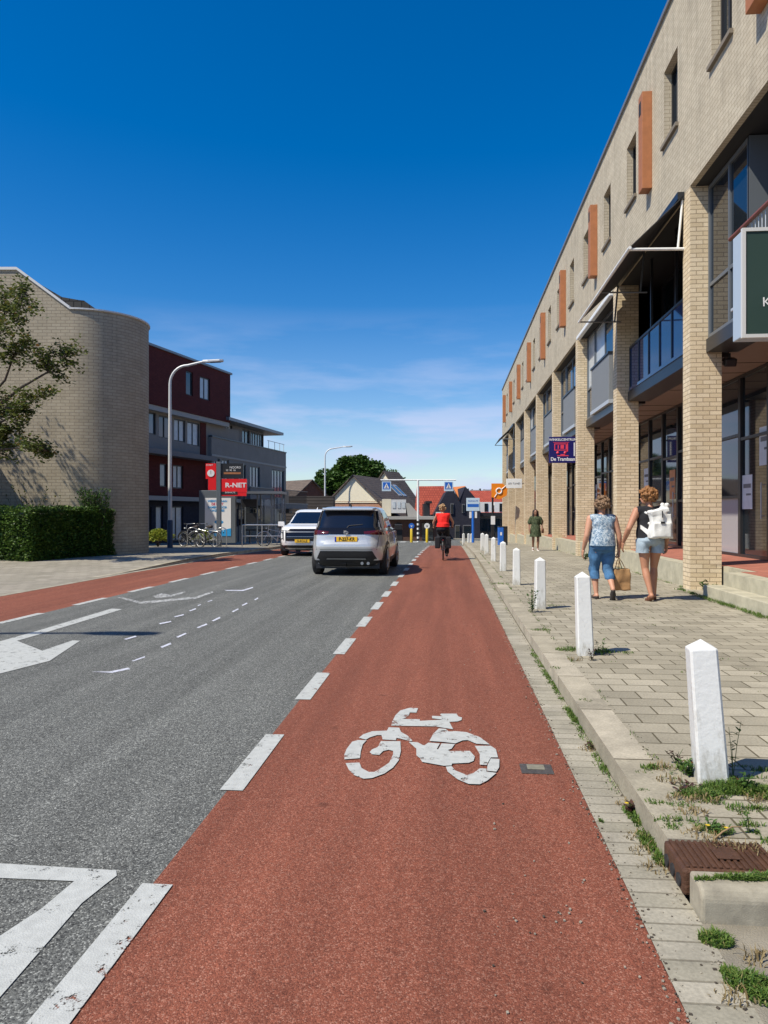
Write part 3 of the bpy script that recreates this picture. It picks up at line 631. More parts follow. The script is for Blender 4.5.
# middle storey bays
BX = 4.47
TB = lambda u, v, d: (BX+d, u, v)
for k in range(-2, 8):
    y0 = C0+PITCH*k+CD; y1 = C0+PITCH*(k+1)
    bay = MB(); tbox(bay, TB, y0+.002, y1-.002, 4.20, 4.43, -.03, .5); bo = bay.build('bay_floor', M['frame'], shop, world=True)
    if k == 0:
        f = MB()
        frame(f, lambda u, v, d: (5.25+d, u, v), y0+.01, y1-.01, 4.44, 7.07, 0, .07, .08, mull=(y0+1.0, y0+2.0, y0+3.1, y0+4.2), trans=(5.5,))
        frame(f, TB, y0+.01, y1-.01, 4.44, 5.55, 0, .05, .05, mull=[y0+j*.87 for j in range(1, 6)])
        for uu in (y0+1.5, y0+3.3): tbox(f, TB, uu-.03, uu+.03, 5.5, 7.07, .01, .06)
        fo = f.build('bay_window', M['frame'], shop, world=True)
        p = MB(); p.quad((5.29, y0, 4.44), (5.29, y1, 4.44), (5.29, y1, 7.07), (5.29, y0, 7.07)); p.build('pane', M['glass'], fo, world=True)
        p = MB(); p.quad(TB(y0, 4.46, .025), TB(y1, 4.46, .025), TB(y1, 5.5, .025), TB(y0, 5.5, .025)); p.build('balustrade_glass', M['glassblue'], fo, world=True)
        p = MB(); tbox(p, TB, y0+.2, y1-.2, 4.432, 4.50, -.05, -.01); p.build('blue_sill', M['glassblue'], bo, world=True)
    elif k <= -1:
        f = MB()
        frame(f, TB, y1-1.75, y1-.01, 4.44, 7.07, 0, .06, .07, mull=(y1-.95,), trans=(5.35,))
        frame(f, lambda u, v, d: (5.0+d, u, v), y0+.01, y1-1.75, 4.44, 7.07, 0, .07, .08, mull=(y0+1.2, y0+2.3))
        tbox(f, lambda u, v, d: (BX+u, y1-1.76+v, d), 0, .6, 0, .05, 4.44, 7.07)
        fo = f.build('bay_window', M['greyframe'], shop, world=True)
        p = MB(); p.quad(TB(y1-1.75, 4.46, .035), TB(y1, 4.46, .035), TB(y1, 7.05, .035), TB(y1-1.75, 7.05, .035))
        p.quad((5.04, y0, 4.46), (5.04, y1-1.75, 4.46), (5.04, y1-1.75, 7.05), (5.04, y0, 7.05)); p.build('pane', M['glass'], fo, world=True)
        r = MB(); r.tube([(FX+.03, y0+.05, 5.52), (FX+.03, y1-1.75, 5.52)], .03); r.build('handrail', M['brown_rail'], shop, world=True)
        r = MB()
        for j in range(int((y1-1.9-y0)/.11)): r.tube([(FX+.06, y0+.1+j*.11, 4.45), (FX+.06, y0+.1+j*.11, 5.5)], .008, 5)
        r.b2((FX+.04, y0+.05, 4.44), (FX+.08, y1-1.75, 4.48)); r.build('balcony_bars', M['alu'], shop, world=True)
    else:
        f = MB()
        frame(f, TB, y0+.01, y0+1.45, 4.44, 7.07, 0, .06, .07, trans=(5.4,)); frame(f, TB, y1-1.25, y1-.01, 4.44, 7.07, 0, .06, .07, trans=(5.4,))
        frame(f, lambda u, v, d: (BX+.02+d, u, v), y0+1.45, y1-1.25, 5.84, 7.07, 0, .07, .07, mull=(y0+2.6,))
        fo = f.build('bay_window', M['greyframe'], shop, world=True)
        for i_, (a, c, z0, z1, mm) in enumerate(((y0, y0+1.45, 4.46, 5.4, 'glassgrey'), (y0, y0+1.45, 5.4, 7.05, 'glass'), (y1-1.25, y1, 4.46, 5.4, 'glassgrey'), (y1-1.25, y1, 5.4, 7.05, 'curtain' if k in (1, 4) else 'glass'), (y0+1.45, y0+2.6, 5.84, 7.05, 'glass'), (y0+2.6, y1-1.25, 5.84, 7.05, 'curtain' if k == 1 else 'glass'))):
            p = MB(); p.quad(TB(a+.01, z0, .045), TB(c-.01, z0, .045), TB(c-.01, z1, .045), TB(a+.01, z1, .045)); p.build('pane', M[mm], fo, world=True)
        p = MB(); tbox(p, TB, y0+1.46, y1-1.26, 4.55, 5.80, -.10, .05); p.build('parapet_panel', M['panel'], shop, world=True, bevel=.01)
        p = MB(); tbox(p, TB, y0+1.44, y1-1.24, 5.80, 5.86, -.13, .07); p.build('parapet_cap', M['frame'], shop, world=True)
        p = MB(); tbox(p, TB, y0+1.4, y1-1.2, 4.435, 4.54, -.12, .0); p.build('parapet_foot', M['alu'], shop, world=True)
# white cassette on module 1
s_ = MB(); s_.b2((FX-.07, C0+PITCH+.55, 7.0), (FX+.05, C0+2*PITCH-.15, 7.12)); s_.build('awning_cassette', M['white'], shop, world=True, bevel=.02)
# drain pipe at the near column
s_ = MB(); s_.tube([(FX+CW+.03, C0+CD+.02, 4.45), (FX+CW+.03, C0+CD+.02, 7.05)], .035, 10); s_.build('downpipe', M['frame'], shop, world=True)
# ---- drop-arm awnings
def awning(y0, y1, label, m_arm, arms):
    t = thing('awning', label, 'awning', (FX, (y0+y1)/2, 7.0), 0, 'drop arm awnings on the shop facade')
    b = MB(); x0, z0, x1, z1 = FX-.02, 7.06, 3.22, 6.18
    b.add([(x0, y0, z0), (x1, y0, z1), (x1, y1, z1), (x0, y1, z0), (x0, y0, z0-.015), (x1, y0, z1-.015), (x1, y1, z1-.015), (x0, y1, z0-.015)], [(0, 1, 2, 3), (7, 6, 5, 4), (0, 4, 5, 1), (1, 5, 6, 2), (2, 6, 7, 3)])
    b.build('fabric', M['awning'], t, world=True)
    b = MB(); b.tube([(x1, y0-.02, z1-.02), (x1, y1+.02, z1-.02)], .03, 8); b.build('front_bar', m_arm, t, world=True)
    for i, y in enumerate(arms):
        b = MB(); b.tube([(x1, y, z1-.03), (FX+.04, y, z1-.05)], .028 if i == 0 else .018, 8)
        b.tube([(FX-.10, y, z1-.05), (FX-.02, y, z0-.05)], .022, 8); b.build('arm', m_arm if i == 0 else M['greyframe'], t, world=True)
    b = MB(); b.b2((FX-.12, y0, 7.0), (FX-.004, y1, 7.13)); b.build('cassette', M['frame'], t, world=True)
awning(13.55, 18.7, 'dark awning with white drop arms stretched out above the bay behind the nearest brick column', M['white'], (13.6, 16.2, 18.66))
awning(47.6, 52.2, 'small dark awning stretched out from the far end of the long cream brick building', M['greyframe'], (47.65, 52.15))
# ---- projecting signs
sg = thing('projecting_sign', 'dark green box sign with pale blue side projecting above the shop arcade', 'sign', (3.75, 9.2, 3.67))
b = MB(); b.b2((3.76, 9.88, 3.69), (5.6, 10.2, 5.06)); b.build('box', M['signside'], sg, world=True, bevel=.01)
b = MB(); frame(b, lambda u, v, d: (u, 9.85+d, v), 3.75, 5.6, 3.67, 5.08, 0, .045, .05); b.build('border', M['coping'], sg, world=True)
b = MB(); b.b2((3.79, 9.865, 3.71), (5.56, 9.878, 5.04)); b.build('face', M['signgreen'], sg, world=True)
text(None, 'K', .17, M['whitepl'], sg, (4.055, 9.862, 4.12), FACE_CAM, .002, world=True, align='CENTER')
# navy sign with tram
zs = 26.4; ax, ay = at(549, zs); bx_, by_ = at(576.5, zs)
sg = thing('tram_shop_sign', 'navy blue square sign with red tram and white lettering hung from a brick column', 'sign', (ax, ay, zat(463, zs)))
wS = .98; hS = .93
b = MB(); b.b2((0, -.04, 0), (wS, .04, hS)); b.build('panel', M['navy'], sg, bevel=.008)
b = MB(); b.b2((wS, -.02, .75), (wS+.2, .02, .79)); b.b2((wS, -.02, .15), (wS+.2, .02, .19)); b.build('bracket', M['frame'], sg)
text(None, 'WINKELCENTRUM', .115, M['whitepl'], sg, (wS/2-.01, -.044, .825), FACE_CAM, .001, bold=.002)
text(None, 'De Trambaan', .175, M['whitepl'], sg, (wS/2-.01, -.044, .13), FACE_CAM, .001, sx=.88, bold=.004)
b = MB(); b.b2((.86, -.046, .24), (.90, -.042, .72)); b.build('white_bar', M['whitepl'], sg)
b = MB()
for (a, c, d, e_) in ((.18, .62, .44, .47), (.18, .62, .66, .69), (.18, .21, .47, .66), (.30, .34, .5, .63), (.40, .52, .5, .64), (.58, .66, .40, .70), (.14, .70, .72, .735), (.28, .68, .24, .27), (.40, .55, .27, .31)):
    b.b2((a, -.046, d), (c, -.042, e_))
b.lathe([(.0, -.046), (.05, -.046), (.05, -.042), (0, -.042)], (.3, 0, .36), 14, axis='Y'); b.lathe([(.0, -.046), (.05, -.046), (.05, -.042), (0, -.042)], (.56, 0, .36), 14, axis='Y')
b.build('tram_drawing', M['signpink'], sg)
# small white sign and others at the far end
zs = 44.0; ax, ay = at(506.3, zs)
sg = thing('white_shop_sign', 'small white rectangular sign with grey lettering on a far column', 'sign', (ax, ay, zat(488.2, zs)))
b = MB(); b.b2((0, -.04, 0), (.92, .04, .56)); b.build('panel', M['white'], sg, bevel=.01)
text(None, 'LES TUNES', .15, M['frame'], sg, (.46, -.044, .27), FACE_CAM, .001)
b = MB(); b.b2((.92, -.02, .26), (1.05, .02, .3)); b.build('bracket', M['frame'], sg)
# black floodlight under the bay beside the near column
fl = thing('floodlight', 'black floodlight under the bay beside the nearest brick column', 'lamp', (FX+CW+.12, C0+.1, 4.05))
b = MB(); b.box((.05, 0, 0), (.20, .16, .14), rx=R(25)); b.build('housing', M['black'], fl, bevel=.02)
b = MB(); b.tube([(.05, 0, .04), (.05, 0, .15)], .02); b.tube([(-.13, 0, .02), (.02, 0, .05)], .015); b.build('bracket', M['black'], fl)
# ================================================================== BOLLARDS
def bollard_mb(h=.69):
    b = MB(); w0, w1, c = .072, .064, .011; prof = [(w0, -.05), (w1, h-.048), (w1*.98, h-.042), (.0005, h)]
    for (ra, za), (rb, zb) in zip(prof, prof[1:]):
        def rg(r, z):
            q = min(c, r*.3); return [(-r+q, -r, z), (r-q, -r, z), (r, -r+q, z), (r, r-q, z), (r-q, r, z), (-r+q, r, z), (-r, r-q, z), (-r, -r+q, z)]
        A_, B2 = rg(ra, za), rg(rb, zb)
        for i in range(8): b.quad(A_[i], A_[(i+1) % 8], B2[(i+1) % 8], B2[i])
    return b
bl = [(711, 3.60, 0.02, -.07, 'nearest white wooden bollard with weeds at its foot'),
      (585, 6.82, 0.0, -.03, 'white bollard with its foot in grass, second from the camera'),
      (540, 10.2, 0, 0, 'white bollard beside a tall upright weed, third from the camera'),
      (516.5, 13.7, 0, 0, 'fourth white bollard from the camera, beyond the weed'), (503, 17.2, 0, 0, 'fifth white bollard from the camera along the kerb'),
      (493.5, 21.0, 0, 0, 'sixth white bollard from the camera along the kerb'), (486.5, 25, 0, 0, 'seventh white bollard from the camera along the kerb'),
      (482.4, 28.2, 0, 0, 'eighth white bollard, in front of the distant street')]
b0 = bollard_mb().build('bollard', M['bollard'], label='x', cat='bollard', group='white bollards along the kerb')
for i, (px, zc, rx, ry, lab) in enumerate(bl):
    o = b0 if i == 0 else b0.copy()
    if i: COL.objects.link(o)
    x, y = at(px, zc); o.location = (x, y, g(y)+.116); o.rotation_euler = (R(-1.0) if i == 1 else 0, ry, R(3*((i*37) % 5-2))); o['label'] = lab
    o.scale = (1, 1, (1.0, 1.11, 1.03)[i] if i < 3 else 1)
for i, (px, py) in enumerate(((463.5, 541), (468.6, 542), (471.5, 540.5))):
    zc = 45+i*2.2; x, y = at(px, zc); o = b0.copy(); COL.objects.link(o); o.location = (x, y, g(y)+.02); o.rotation_euler = (0, 0, .3); o['group'] = 'distant white bollards at the bus stop'
    o.scale = (.95, .95, 1); o['label'] = ['left', 'middle', 'right'][i]+' one of three small distant white bollards beside the blue bus stop sign'
# ================================================================== GULLY, STONES
gy = thing('street_gully', 'rusty ribbed iron gully set in the kerb', 'drain', (1.03, 2.9, 0))
b = MB(); b.b2((.852, 2.785, .02), (1.225, 3.035, .118)); b.build('body', M['rust'], gy, world=True, bevel=.012)
b = MB()
for i in range(15): b.b2((.868+i*.0235, 2.80, .118), (.868+i*.0235+.012, 3.02, .126))
b.b2((1.0, 2.86, .126), (1.09, 2.96, .131)); b.build('ribbed_lid', M['rust'], gy, world=True, bevel=.002)
for i in range(3):
    b = MB(); b.tube([(.846, 2.83+i*.075, .06), (.853, 2.83+i*.075, .06)], .024, 12); b.build('side_slot', M['dark'], gy, world=True)
b = MB(); b.prism([(GUT, 2.64, -.02), (GUT, 2.64, .085), (GUT+.0, 2.655, .11), (GUT, 2.67, .122), (GUT, 2.778, .122), (GUT, 2.778, -.02)], (.8, 0, 0))
b.build('kerb_stone', M['concrete'], kind='structure', bevel=.012)
b = MB(); b.b2((1.232, 2.78, .0), (1.7, 3.04, .119)); b.b2((KRB+.15, 2.75, 0), (1.23, 2.783, .117)); b.build('pavement_patch', M['concrete'], kind='structure')
b = MB(); b.b2((-.28, 0, 0), (-.28, 0, 0))
vx, vy = gp(536.5, 769.5)
vc = thing('valve_cover', 'small rectangular iron valve cover set in the red cycle lane', 'cover', (vx, vy, 0))
b = MB(); b.b2((-.088, -.075, .0), (.088, .075, .006)); b.build('rim', M['iron'], vc, bevel=.003)
b = MB(); b.b2((-.05, -.02, .006), (.045, .055, .010)); b.build('lid', M['brass'], vc, bevel=.002)
# ================================================================== GRASS AND WEEDS
M['grass'] = leafmat('grass_blades', (.05, .12, .018), (.16, .24, .045), (.30, .26, .10), .3)
M['drygrass'] = leafmat('dry_grass', (.22, .16, .07), (.36, .28, .14), None, .3)
M['weed'] = leafmat('weed_leaves', (.035, .09, .02), (.09, .17, .03), (.14, .03, .02), .25)
M['purple'] = leafmat('dark_purple_leaves', (.05, .018, .02), (.10, .05, .035), (.08, .12, .03), .2)
def blade(b, x, y, z, h, a, lean, wd):
    dx, dy = cos(a), sin(a); px, py = -dy*wd, dx*wd
    p0 = Vector((x, y, z)); p1 = p0+Vector((dx*lean*.35, dy*lean*.35, h*.6)); p2 = p0+Vector((dx*lean, dy*lean, h*(1-.25*min(1, lean/max(h, .01)))))
    w_ = Vector((px, py, 0))
    b.add([p0-w_, p0+w_, p1+w_*.8, p1-w_*.8, p2], [(0, 1, 2, 3), (3, 2, 4)])
def tuft(b, x, y, z, r, n, h, flat=.6, ry=None):
    for _ in range(n):
        a = random.uniform(0, 2*pi); q = r*sqrt(random.random()); hh = h*random.uniform(.4, 1.15)*(1-.5*q/max(r, 1e-3))
        blade(b, x+q*cos(a), y+q*(ry/r if ry else 1)*sin(a), z, hh, random.uniform(0, 2*pi), hh*random.uniform(.2, 1.3), random.uniform(.0015, .0038))
b = MB(); PZ = .116
rg_ = random.Random(3)
for px, py, h_, r, n, hh, rr in (  # pixel of the root, level, radius, blades, height, y-radius
        (650, 768, .12, .05, 110, .035, .03), (690, 770, .12, .07, 160, .06, .06), (735, 790, .12, .16, 1100, .06, .07), (768, 795, .12, .12, 600, .055, .07), (700, 795, .12, .10, 420, .045, .05),
        (715, 830, .12, .08, 240, .03, .05), (742, 880, .12, .10, 500, .035, .012), (765, 878, .12, .07, 300, .035, .015), (705, 880, .12, .04, 120, .025, .010),
        (716, 942, 0, .055, 420, .045, .045), (748, 985, 0, .07, 520, .045, .05), (730, 975, 0, .03, 160, .03, .03), (765, 1000, 0, .05, 200, .04, .04),
        (650, 845, 0, .035, 260, .06, .10), (637, 820, 0, .03, 160, .05, .07), (662, 862, 0, .025, 160, .05, .05), (601, 822, 0, .012, 40, .02, .02),
        (577, 722, 0, .02, 110, .05, .09), (572, 715, 0, .02, 90, .05, .09), (591, 746, 0, .02, 110, .04, .06),
        (570, 650, .12, .14, 260, .05, .09), (600, 652, .12, .14, 240, .05, .08), (541, 630, .12, .12, 150, .03, .07), (555, 668, .12, .05, 40, .02, .05), (626, 653, .12, .08, 60, .03, .05), (585, 700, .12, .05, 40, .015, .05),
        (500, 584, .12, .18, 120, .05, .12), (553, 606, .12, .10, 60, .03, .1)):
    x, y = gp(px, py, h_); tuft(b, x, y, g(y)+(h_ if h_ else .003), r, n, hh, ry=rr)
for _ in range(70):      # runners spreading from the joints round the nearest bollard and the kerb
    px, py = rg_.uniform(640, 768), rg_.uniform(765, 880)
    x, y = gp(px, py, .12)
    if x < GUT+.03 or (y < 3.06 and x < 1.25) or y < 2.8: continue
    tuft(b, x, y, .116, rg_.uniform(.02, .07), rg_.randint(8, 60), rg_.uniform(.015, .045), ry=rg_.uniform(.01, .04))
for _ in range(46):
    y = rg_.uniform(3.06, 7.5); x = GUT-.012+rg_.uniform(-.02, .004)
    tuft(b, x, y, .003, .03, rg_.randint(8, 70), rg_.uniform(.02, .05), ry=rg_.uniform(.03, .12))
for _ in range(60):
    i = rg_.randint(10, 60); y = 2.744+i*.205; tuft(b, rg_.uniform(1.1, 3.4), g(y)*0+y if False else y, g(y)+.116, .05, rg_.randint(3, 14), .02, ry=.006)
# moss and grass in the joints along the kerb and the step
for _ in range(90):
    y = rg_.uniform(3.2, 26); x = rg_.choice((GUT+.005, KRB+.01, KRB+.012)); z = g(y)+(.004 if x < 1 else .118)
    if x < 1: x = GUT-.012
    tuft(b, x, y, z, .025, rg_.randint(6, 22), .028, ry=rg_.uniform(.04, .2))
for _ in range(130):
    y = rg_.uniform(8.2, 13.0); tuft(b, 3.92+rg_.uniform(-.05, .03), y, .116, .05, rg_.randint(10, 30), .07, ry=.09)
for _ in range(60):
    y = rg_.uniform(13.6, 30); tuft(b, 4.2+rg_.uniform(-.05, .03), y, g(y)+.116, .05, rg_.randint(6, 18), .05, ry=.09)
b.build('grass', M['grass'], kind='stuff', label='short green grass tufts growing in the paving joints')
b = MB()
for px, py, h_ in ((662, 768, .12), (705, 800, .12), (680, 800, .12), (692, 812, .12), (720, 845, .12), (750, 850, .12), (645, 852, 0), (630, 806, 0), (700, 775, .12), (668, 780, .12), (735, 1000, 0), (755, 960, 0), (640, 838, 0), (590, 750, 0), (760, 800, .12), (655, 870, 0), (700, 835, .12), (575, 660, .12)):
    x, y = gp(px, py, h_); tuft(b, x, y, g(y)+max(h_, .003)-.002, .07, 45, .05, ry=.05)
b.build('dry_grass', M['drygrass'], kind='stuff', label='straw-coloured dry grass among the tufts by the kerb')
b = MB()
for _ in range(2600):      # grit and sand swept to the edges
    zone = rg_.random()
    y = 1.1+(rg_.random()**1.6)*16
    if zone < .45: x = REDR+rg_.gauss(0, .018)
    elif zone < .8: x = GUT-abs(rg_.gauss(0, .035))-.004
    elif zone < .93 and y > 3.1: x = rg_.uniform(KRB-.03, KRB+.05)
    else: x = rg_.uniform(.1, GUT)
    z = g(y)+(.118 if x > GUT+.002 else .003)
    if x > GUT+.002 and y < 3.1: continue
    r_ = rg_.uniform(.0012, .0042); b.box((x, y, z+r_*.3), (r_*2*rg_.uniform(.7, 1.4), r_*2, r_*1.3), rz=rg_.uniform(0, 3), rx=rg_.uniform(-.4, .4), mi=rg_.choice((0, 0, 1)))
b.build('grit', [mat('pale_grit', (.30, .27, .21), .9), mat('dark_grit', (.07, .055, .04), .9)], kind='stuff', label='loose grit along the edges of the gutter')
def leaf(b, p, d, L, W, up=(0, 0, 1)):
    p = Vector(p); d = Vector(d).normalized(); s_ = d.cross(Vector(up)); s_ = (s_.normalized() if s_.length > 1e-4 else Vector((1, 0, 0)))*W
    q = d.cross(s_).normalized()*L*.10
    b.add([p, p+d*L*.35+s_-q*.3, p+d*L*.7+s_*.8, p+d*L+q, p+d*L*.7-s_*.8, p+d*L*.35-s_-q*.3], [(0, 1, 2, 3, 4, 5)])
def weed(name, px, py, h_, label, height=.12, n=26, m='weed', spread=.06, flower=0, L=.035):
    x, y = gp(px, py, h_); z = g(y)+(h_ if not h_ else .116)
    t = thing(name, label, 'plant', (x, y, z), random.uniform(0, 6))
    b = MB(); st = MB()
    for i in range(max(3, n//7)):
        a = random.uniform(0, 6.28); hh = height*random.uniform(.5, 1); tip = Vector((cos(a)*spread*random.random(), sin(a)*spread*random.random(), hh)); st.tube([(0, 0, -.01), tip*.5+Vector((0, 0, hh*.08)), tip], [.002, .0016, .001], 5)
        for j in range(7):
            f_ = random.uniform(.1, 1); aa = random.uniform(0, 6.28); leaf(b, tip*f_, (cos(aa), sin(aa), random.uniform(.0, .9)), L*random.uniform(.6, 1.2), L*.22)
    b.build('leaves', M[m], t); st.build('stem', M['weed'], t)
    if flower:
        fb = MB()
        for i in range(flower):
            a = random.uniform(0, 6.28); p = Vector((cos(a)*spread*.5, sin(a)*spread*.5, height*.9))
            for j in range(12): q = j*2*pi/12; leaf(fb, p, (cos(q), sin(q), .35), .011, .003)
        fb.build('flower', M['yellow'], t)
weed('weed', 690, 775, .12, 'bushy green and red weed at the left foot of the nearest bollard', .10, 60, 'weed', .07)
weed('weed', 676, 762, .12, 'dark purple dried weed left of the nearest bollard', .075, 40, 'purple', .07, L=.025)
weed('weed', 684, 788, .12, 'flat brown purple weed in front of the nearest bollard', .03, 50, 'purple', .09, L=.03)
weed('weed', 733, 775, .12, 'tall thin weed rising right of the nearest bollard', .30, 22, 'weed', .04, L=.03)
weed('weed', 743, 790, .12, 'leafy weed in the grass right of the nearest bollard', .10, 55, 'weed', .07)
weed('weed', 722, 775, .12, 'small weed hugging the front of the nearest bollard', .07, 40, 'purple', .045, L=.02)
weed('weed', 717, 832, .12, 'low weed with a yellow flower above the rusty gully', .03, 55, 'weed', .07, flower=2, L=.028)
weed('weed', 749, 832, .12, 'small upright weed behind the right end of the rusty gully', .10, 26, 'weed', .03, L=.022)
weed('weed', 632, 815, 0, 'reddish weed with a yellow flower in the gutter against the kerb', .06, 60, 'purple', .05, flower=2, L=.035)
weed('weed', 590, 750, 0, 'dark reddish weed in the gutter beside the kerb', .05, 40, 'purple', .035, L=.022)
weed('weed', 532, 612, .12, 'tall upright weed beside the third bollard', .42, 70, 'weed', .10, L=.06)
weed('weed', 592, 660, .12, 'small dark weed at the foot of the second bollard', .10, 40, 'purple', .07, L=.035)
weed('weed', 602, 655, .12, 'green and purple weed right of the second bollard', .16, 40, 'weed', .08, L=.04)
weed('weed', 708, 594, .12, 'bright green weed at the foot of the nearest brick column', .22, 90, 'weed', .22, L=.09)
weed('weed', 585, 560, .12, 'green weed at the foot of the third brick column', .25, 60, 'weed', .3, L=.12)
b = MB(); x, y = gp(722, 836, .12); b.tube([(x-.05, y-.05, .125), (x, y, .135), (x+.045, y+.02, .15), (x+.10, y+.05, .14)], [.004, .004, .003, .002], 6); tw = b.build('twig', mat('dead_twig', (.30, .20, .10), .9), cat='twig', label='dry brown twig lying across the rusty gully'); recentre(tw)

# ================================================================== CARS
def contour(yr, yf, hw, n=72, p=5.0):
    yc, hl = (yr+yf)/2, (yf-yr)/2; out = []
    for i in range(n):
        a = 2*pi*i/n
        cx, sy = cos(a), sin(a)
        out.append((hw*math.copysign(abs(cx)**(2/p), cx), yc+hl*math.copysign(abs(sy)**(2/p), sy)))
    return out
class Car:
    def __init__(s, slices, p=5.0): s.S = slices; s.p = p
    def lerp(s, z):
        S_ = s.S
        if z <= S_[0][0]: return S_[0][1:]
        for a, b in zip(S_, S_[1:]):
            if z <= b[0]:
                t = (z-a[0])/(b[0]-a[0]); return tuple(u+(v-u)*t for u, v in zip(a[1:], b[1:]))
        return S_[-1][1:]
    def y_at(s, x, z, rear):
        yr, yf, hw = s.lerp(z)[:3]; hl = (yf-yr)/2; yc = (yf+yr)/2; k = max(0., 1-min(1., abs(x)/hw)**s.p)**(1/s.p)
        return yc-hl*k if rear else yc+hl*k
    def x_at(s, y, z, side):
        yr, yf, hw = s.lerp(z)[:3]; hl = (yf-yr)/2; yc = (yf+yr)/2; k = max(0., 1-min(1., abs(y-yc)/hl)**s.p)**(1/s.p)
        return side*hw*k
    def shell(s, name, m, parent, z0=None, z1=None, cuts=None):
        b = MB(); n = 72; zs = [a[0] for a in s.S]
        rings = []
        for z in zs: rings.append([(x, y, z) for x, y in contour(*s.lerp(z)[:3], n=n, p=s.p)])
        vs = [v for r in rings for v in r]
        fs = [(i*n+k, i*n+(k+1) % n, (i+1)*n+(k+1) % n, (i+1)*n+k) for i in range(len(zs)-1) for k in range(n)]
        fs.append(tuple(range(n))[::-1]); fs.append(tuple(range((len(zs)-1)*n, len(zs)*n)))
        b.add(vs, fs, 0, True); o = b.build(name, m, parent)
        if cuts:
            cb = MB()
            for (y, z, r, sd) in cuts: cb.lathe([(r, sd*.55), (r, sd*1.2)], (0, y, z), 28, axis='X')
            c = cb.build('cutter', m[0] if isinstance(m, list) else m)
            bm = bmesh.new(); bm.from_mesh(c.data); bmesh.ops.recalc_face_normals(bm, faces=bm.faces); bm.to_mesh(c.data); bm.free()
            bm = bmesh.new(); bm.from_mesh(o.data); bmesh.ops.recalc_face_normals(bm, faces=bm.faces); bm.to_mesh(o.data); bm.free()
            md = o.modifiers.new('cut', 'BOOLEAN'); md.operation = 'DIFFERENCE'; md.object = c; md.solver = 'EXACT'
            bake(o); me = c.data; bpy.data.objects.remove(c); bpy.data.meshes.remove(me)
            for p in o.data.polygons: p.use_smooth = True
        ws = o.modifiers.new('es', 'EDGE_SPLIT'); ws.split_angle = R(38)
        return o
    def end(s, quad, rear, off=.008, nu=14, nv=6, b=None, mi=0, th=.0):
        """patch on the rear/front surface; quad = (x,z) of bl, br, tr, tl"""
        b = b or MB(); (a, c, d, e_) = quad; vs = []
        for j in range(nv+1):
            v = j/nv
            for i in range(nu+1):
                u = i/nu; x = (a[0]*(1-u)+c[0]*u)*(1-v)+(e_[0]*(1-u)+d[0]*u)*v; z = (a[1]*(1-u)+c[1]*u)*(1-v)+(e_[1]*(1-u)+d[1]*u)*v
                y = s.y_at(x, z, rear); vs.append((x, y-off if rear else y+off, z))
        return b.add(vs, [(j*(nu+1)+i, j*(nu+1)+i+1, (j+1)*(nu+1)+i+1, (j+1)*(nu+1)+i) for j in range(nv) for i in range(nu)], mi, True)
    def side(s, quad, sd, off=.006, nu=16, nv=5, b=None, mi=0):
        b = b or MB(); (a, c, d, e_) = quad; vs = []
        for j in range(nv+1):
            v = j/nv
            for i in range(nu+1):
                u = i/nu; y = (a[0]*(1-u)+c[0]*u)*(1-v)+(e_[0]*(1-u)+d[0]*u)*v; z = (a[1]*(1-u)+c[1]*u)*(1-v)+(e_[1]*(1-u)+d[1]*u)*v
                vs.append((s.x_at(y, z, sd)+sd*off, y, z))
        return b.add(vs, [(j*(nu+1)+i, j*(nu+1)+i+1, (j+1)*(nu+1)+i+1, (j+1)*(nu+1)+i) for j in range(nv) for i in range(nu)], mi, True)
M['silver'] = mat('silver_car_paint', (.57, .59, .60), .30, metal=.38, coat=.8)
M['carwhite'] = mat('white_car_paint', (.80, .81, .81), .3, coat=.8)
M['carglass'] = mat('dark_car_glass', (.006, .008, .014), .04, spec=.8)
M['cladding'] = mat('black_car_cladding', (.014, .014, .016), .5)
M['gloss'] = mat('gloss_black', (.008, .008, .01), .12)
M['tail'] = mat('tail_light', (.07, .006, .008), .15, coat=.6)
M['plate'] = mat('yellow_plate', (.85, .50, .02), .4)
M['plateblue'] = mat('plate_blue', (.02, .05, .4), .4)
M['tyre'] = mat('tyre', (.02, .02, .021), .8)
M['rim'] = mat('alloy_rim', (.35, .36, .37), .35, metal=.7)
M['lamp'] = mat('head_lamp', (.75, .78, .8), .1, spec=.8)
def wheel(parent, x, y, r, sd, w=.21):
    b = MB(); b.lathe([(r*.66, sd*-.02+sd*w*.5), (r*.90, sd*w*.52), (r, sd*w*.38), (r, -sd*w*.38), (r*.9, -sd*w*.5), (r*.5, -sd*w*.5)], (x, y, r), 32, axis='X')
    o = b.build('wheel', M['tyre'], parent)
    b = MB()
    for k in range(5):
        a = 2*pi*k/5+.3; b.tube([(x+sd*w*.46, y, r), (x+sd*w*.46, y+cos(a)*r*.64, r+sin(a)*r*.64)], [.05, .035], 6)
    b.lathe([(r*.68, sd*w*.36), (r*.68, sd*w*.50), (r*.63, sd*w*.50), (r*.63, sd*w*.36)], (x, y, r), 32, axis='X'); b.lathe([(0, sd*w*.5), (.05, sd*w*.5), (.055, sd*w*.4)], (x, y, r), 14, axis='X')
    b.build('rim', M['rim'], o)
    b = MB(); b.lathe([(0.0, sd*w*.30), (r*.64, sd*w*.30), (r*.64, sd*w*.2)], (x, y, r), 24, axis='X'); b.build('brake', M['cladding'], o)
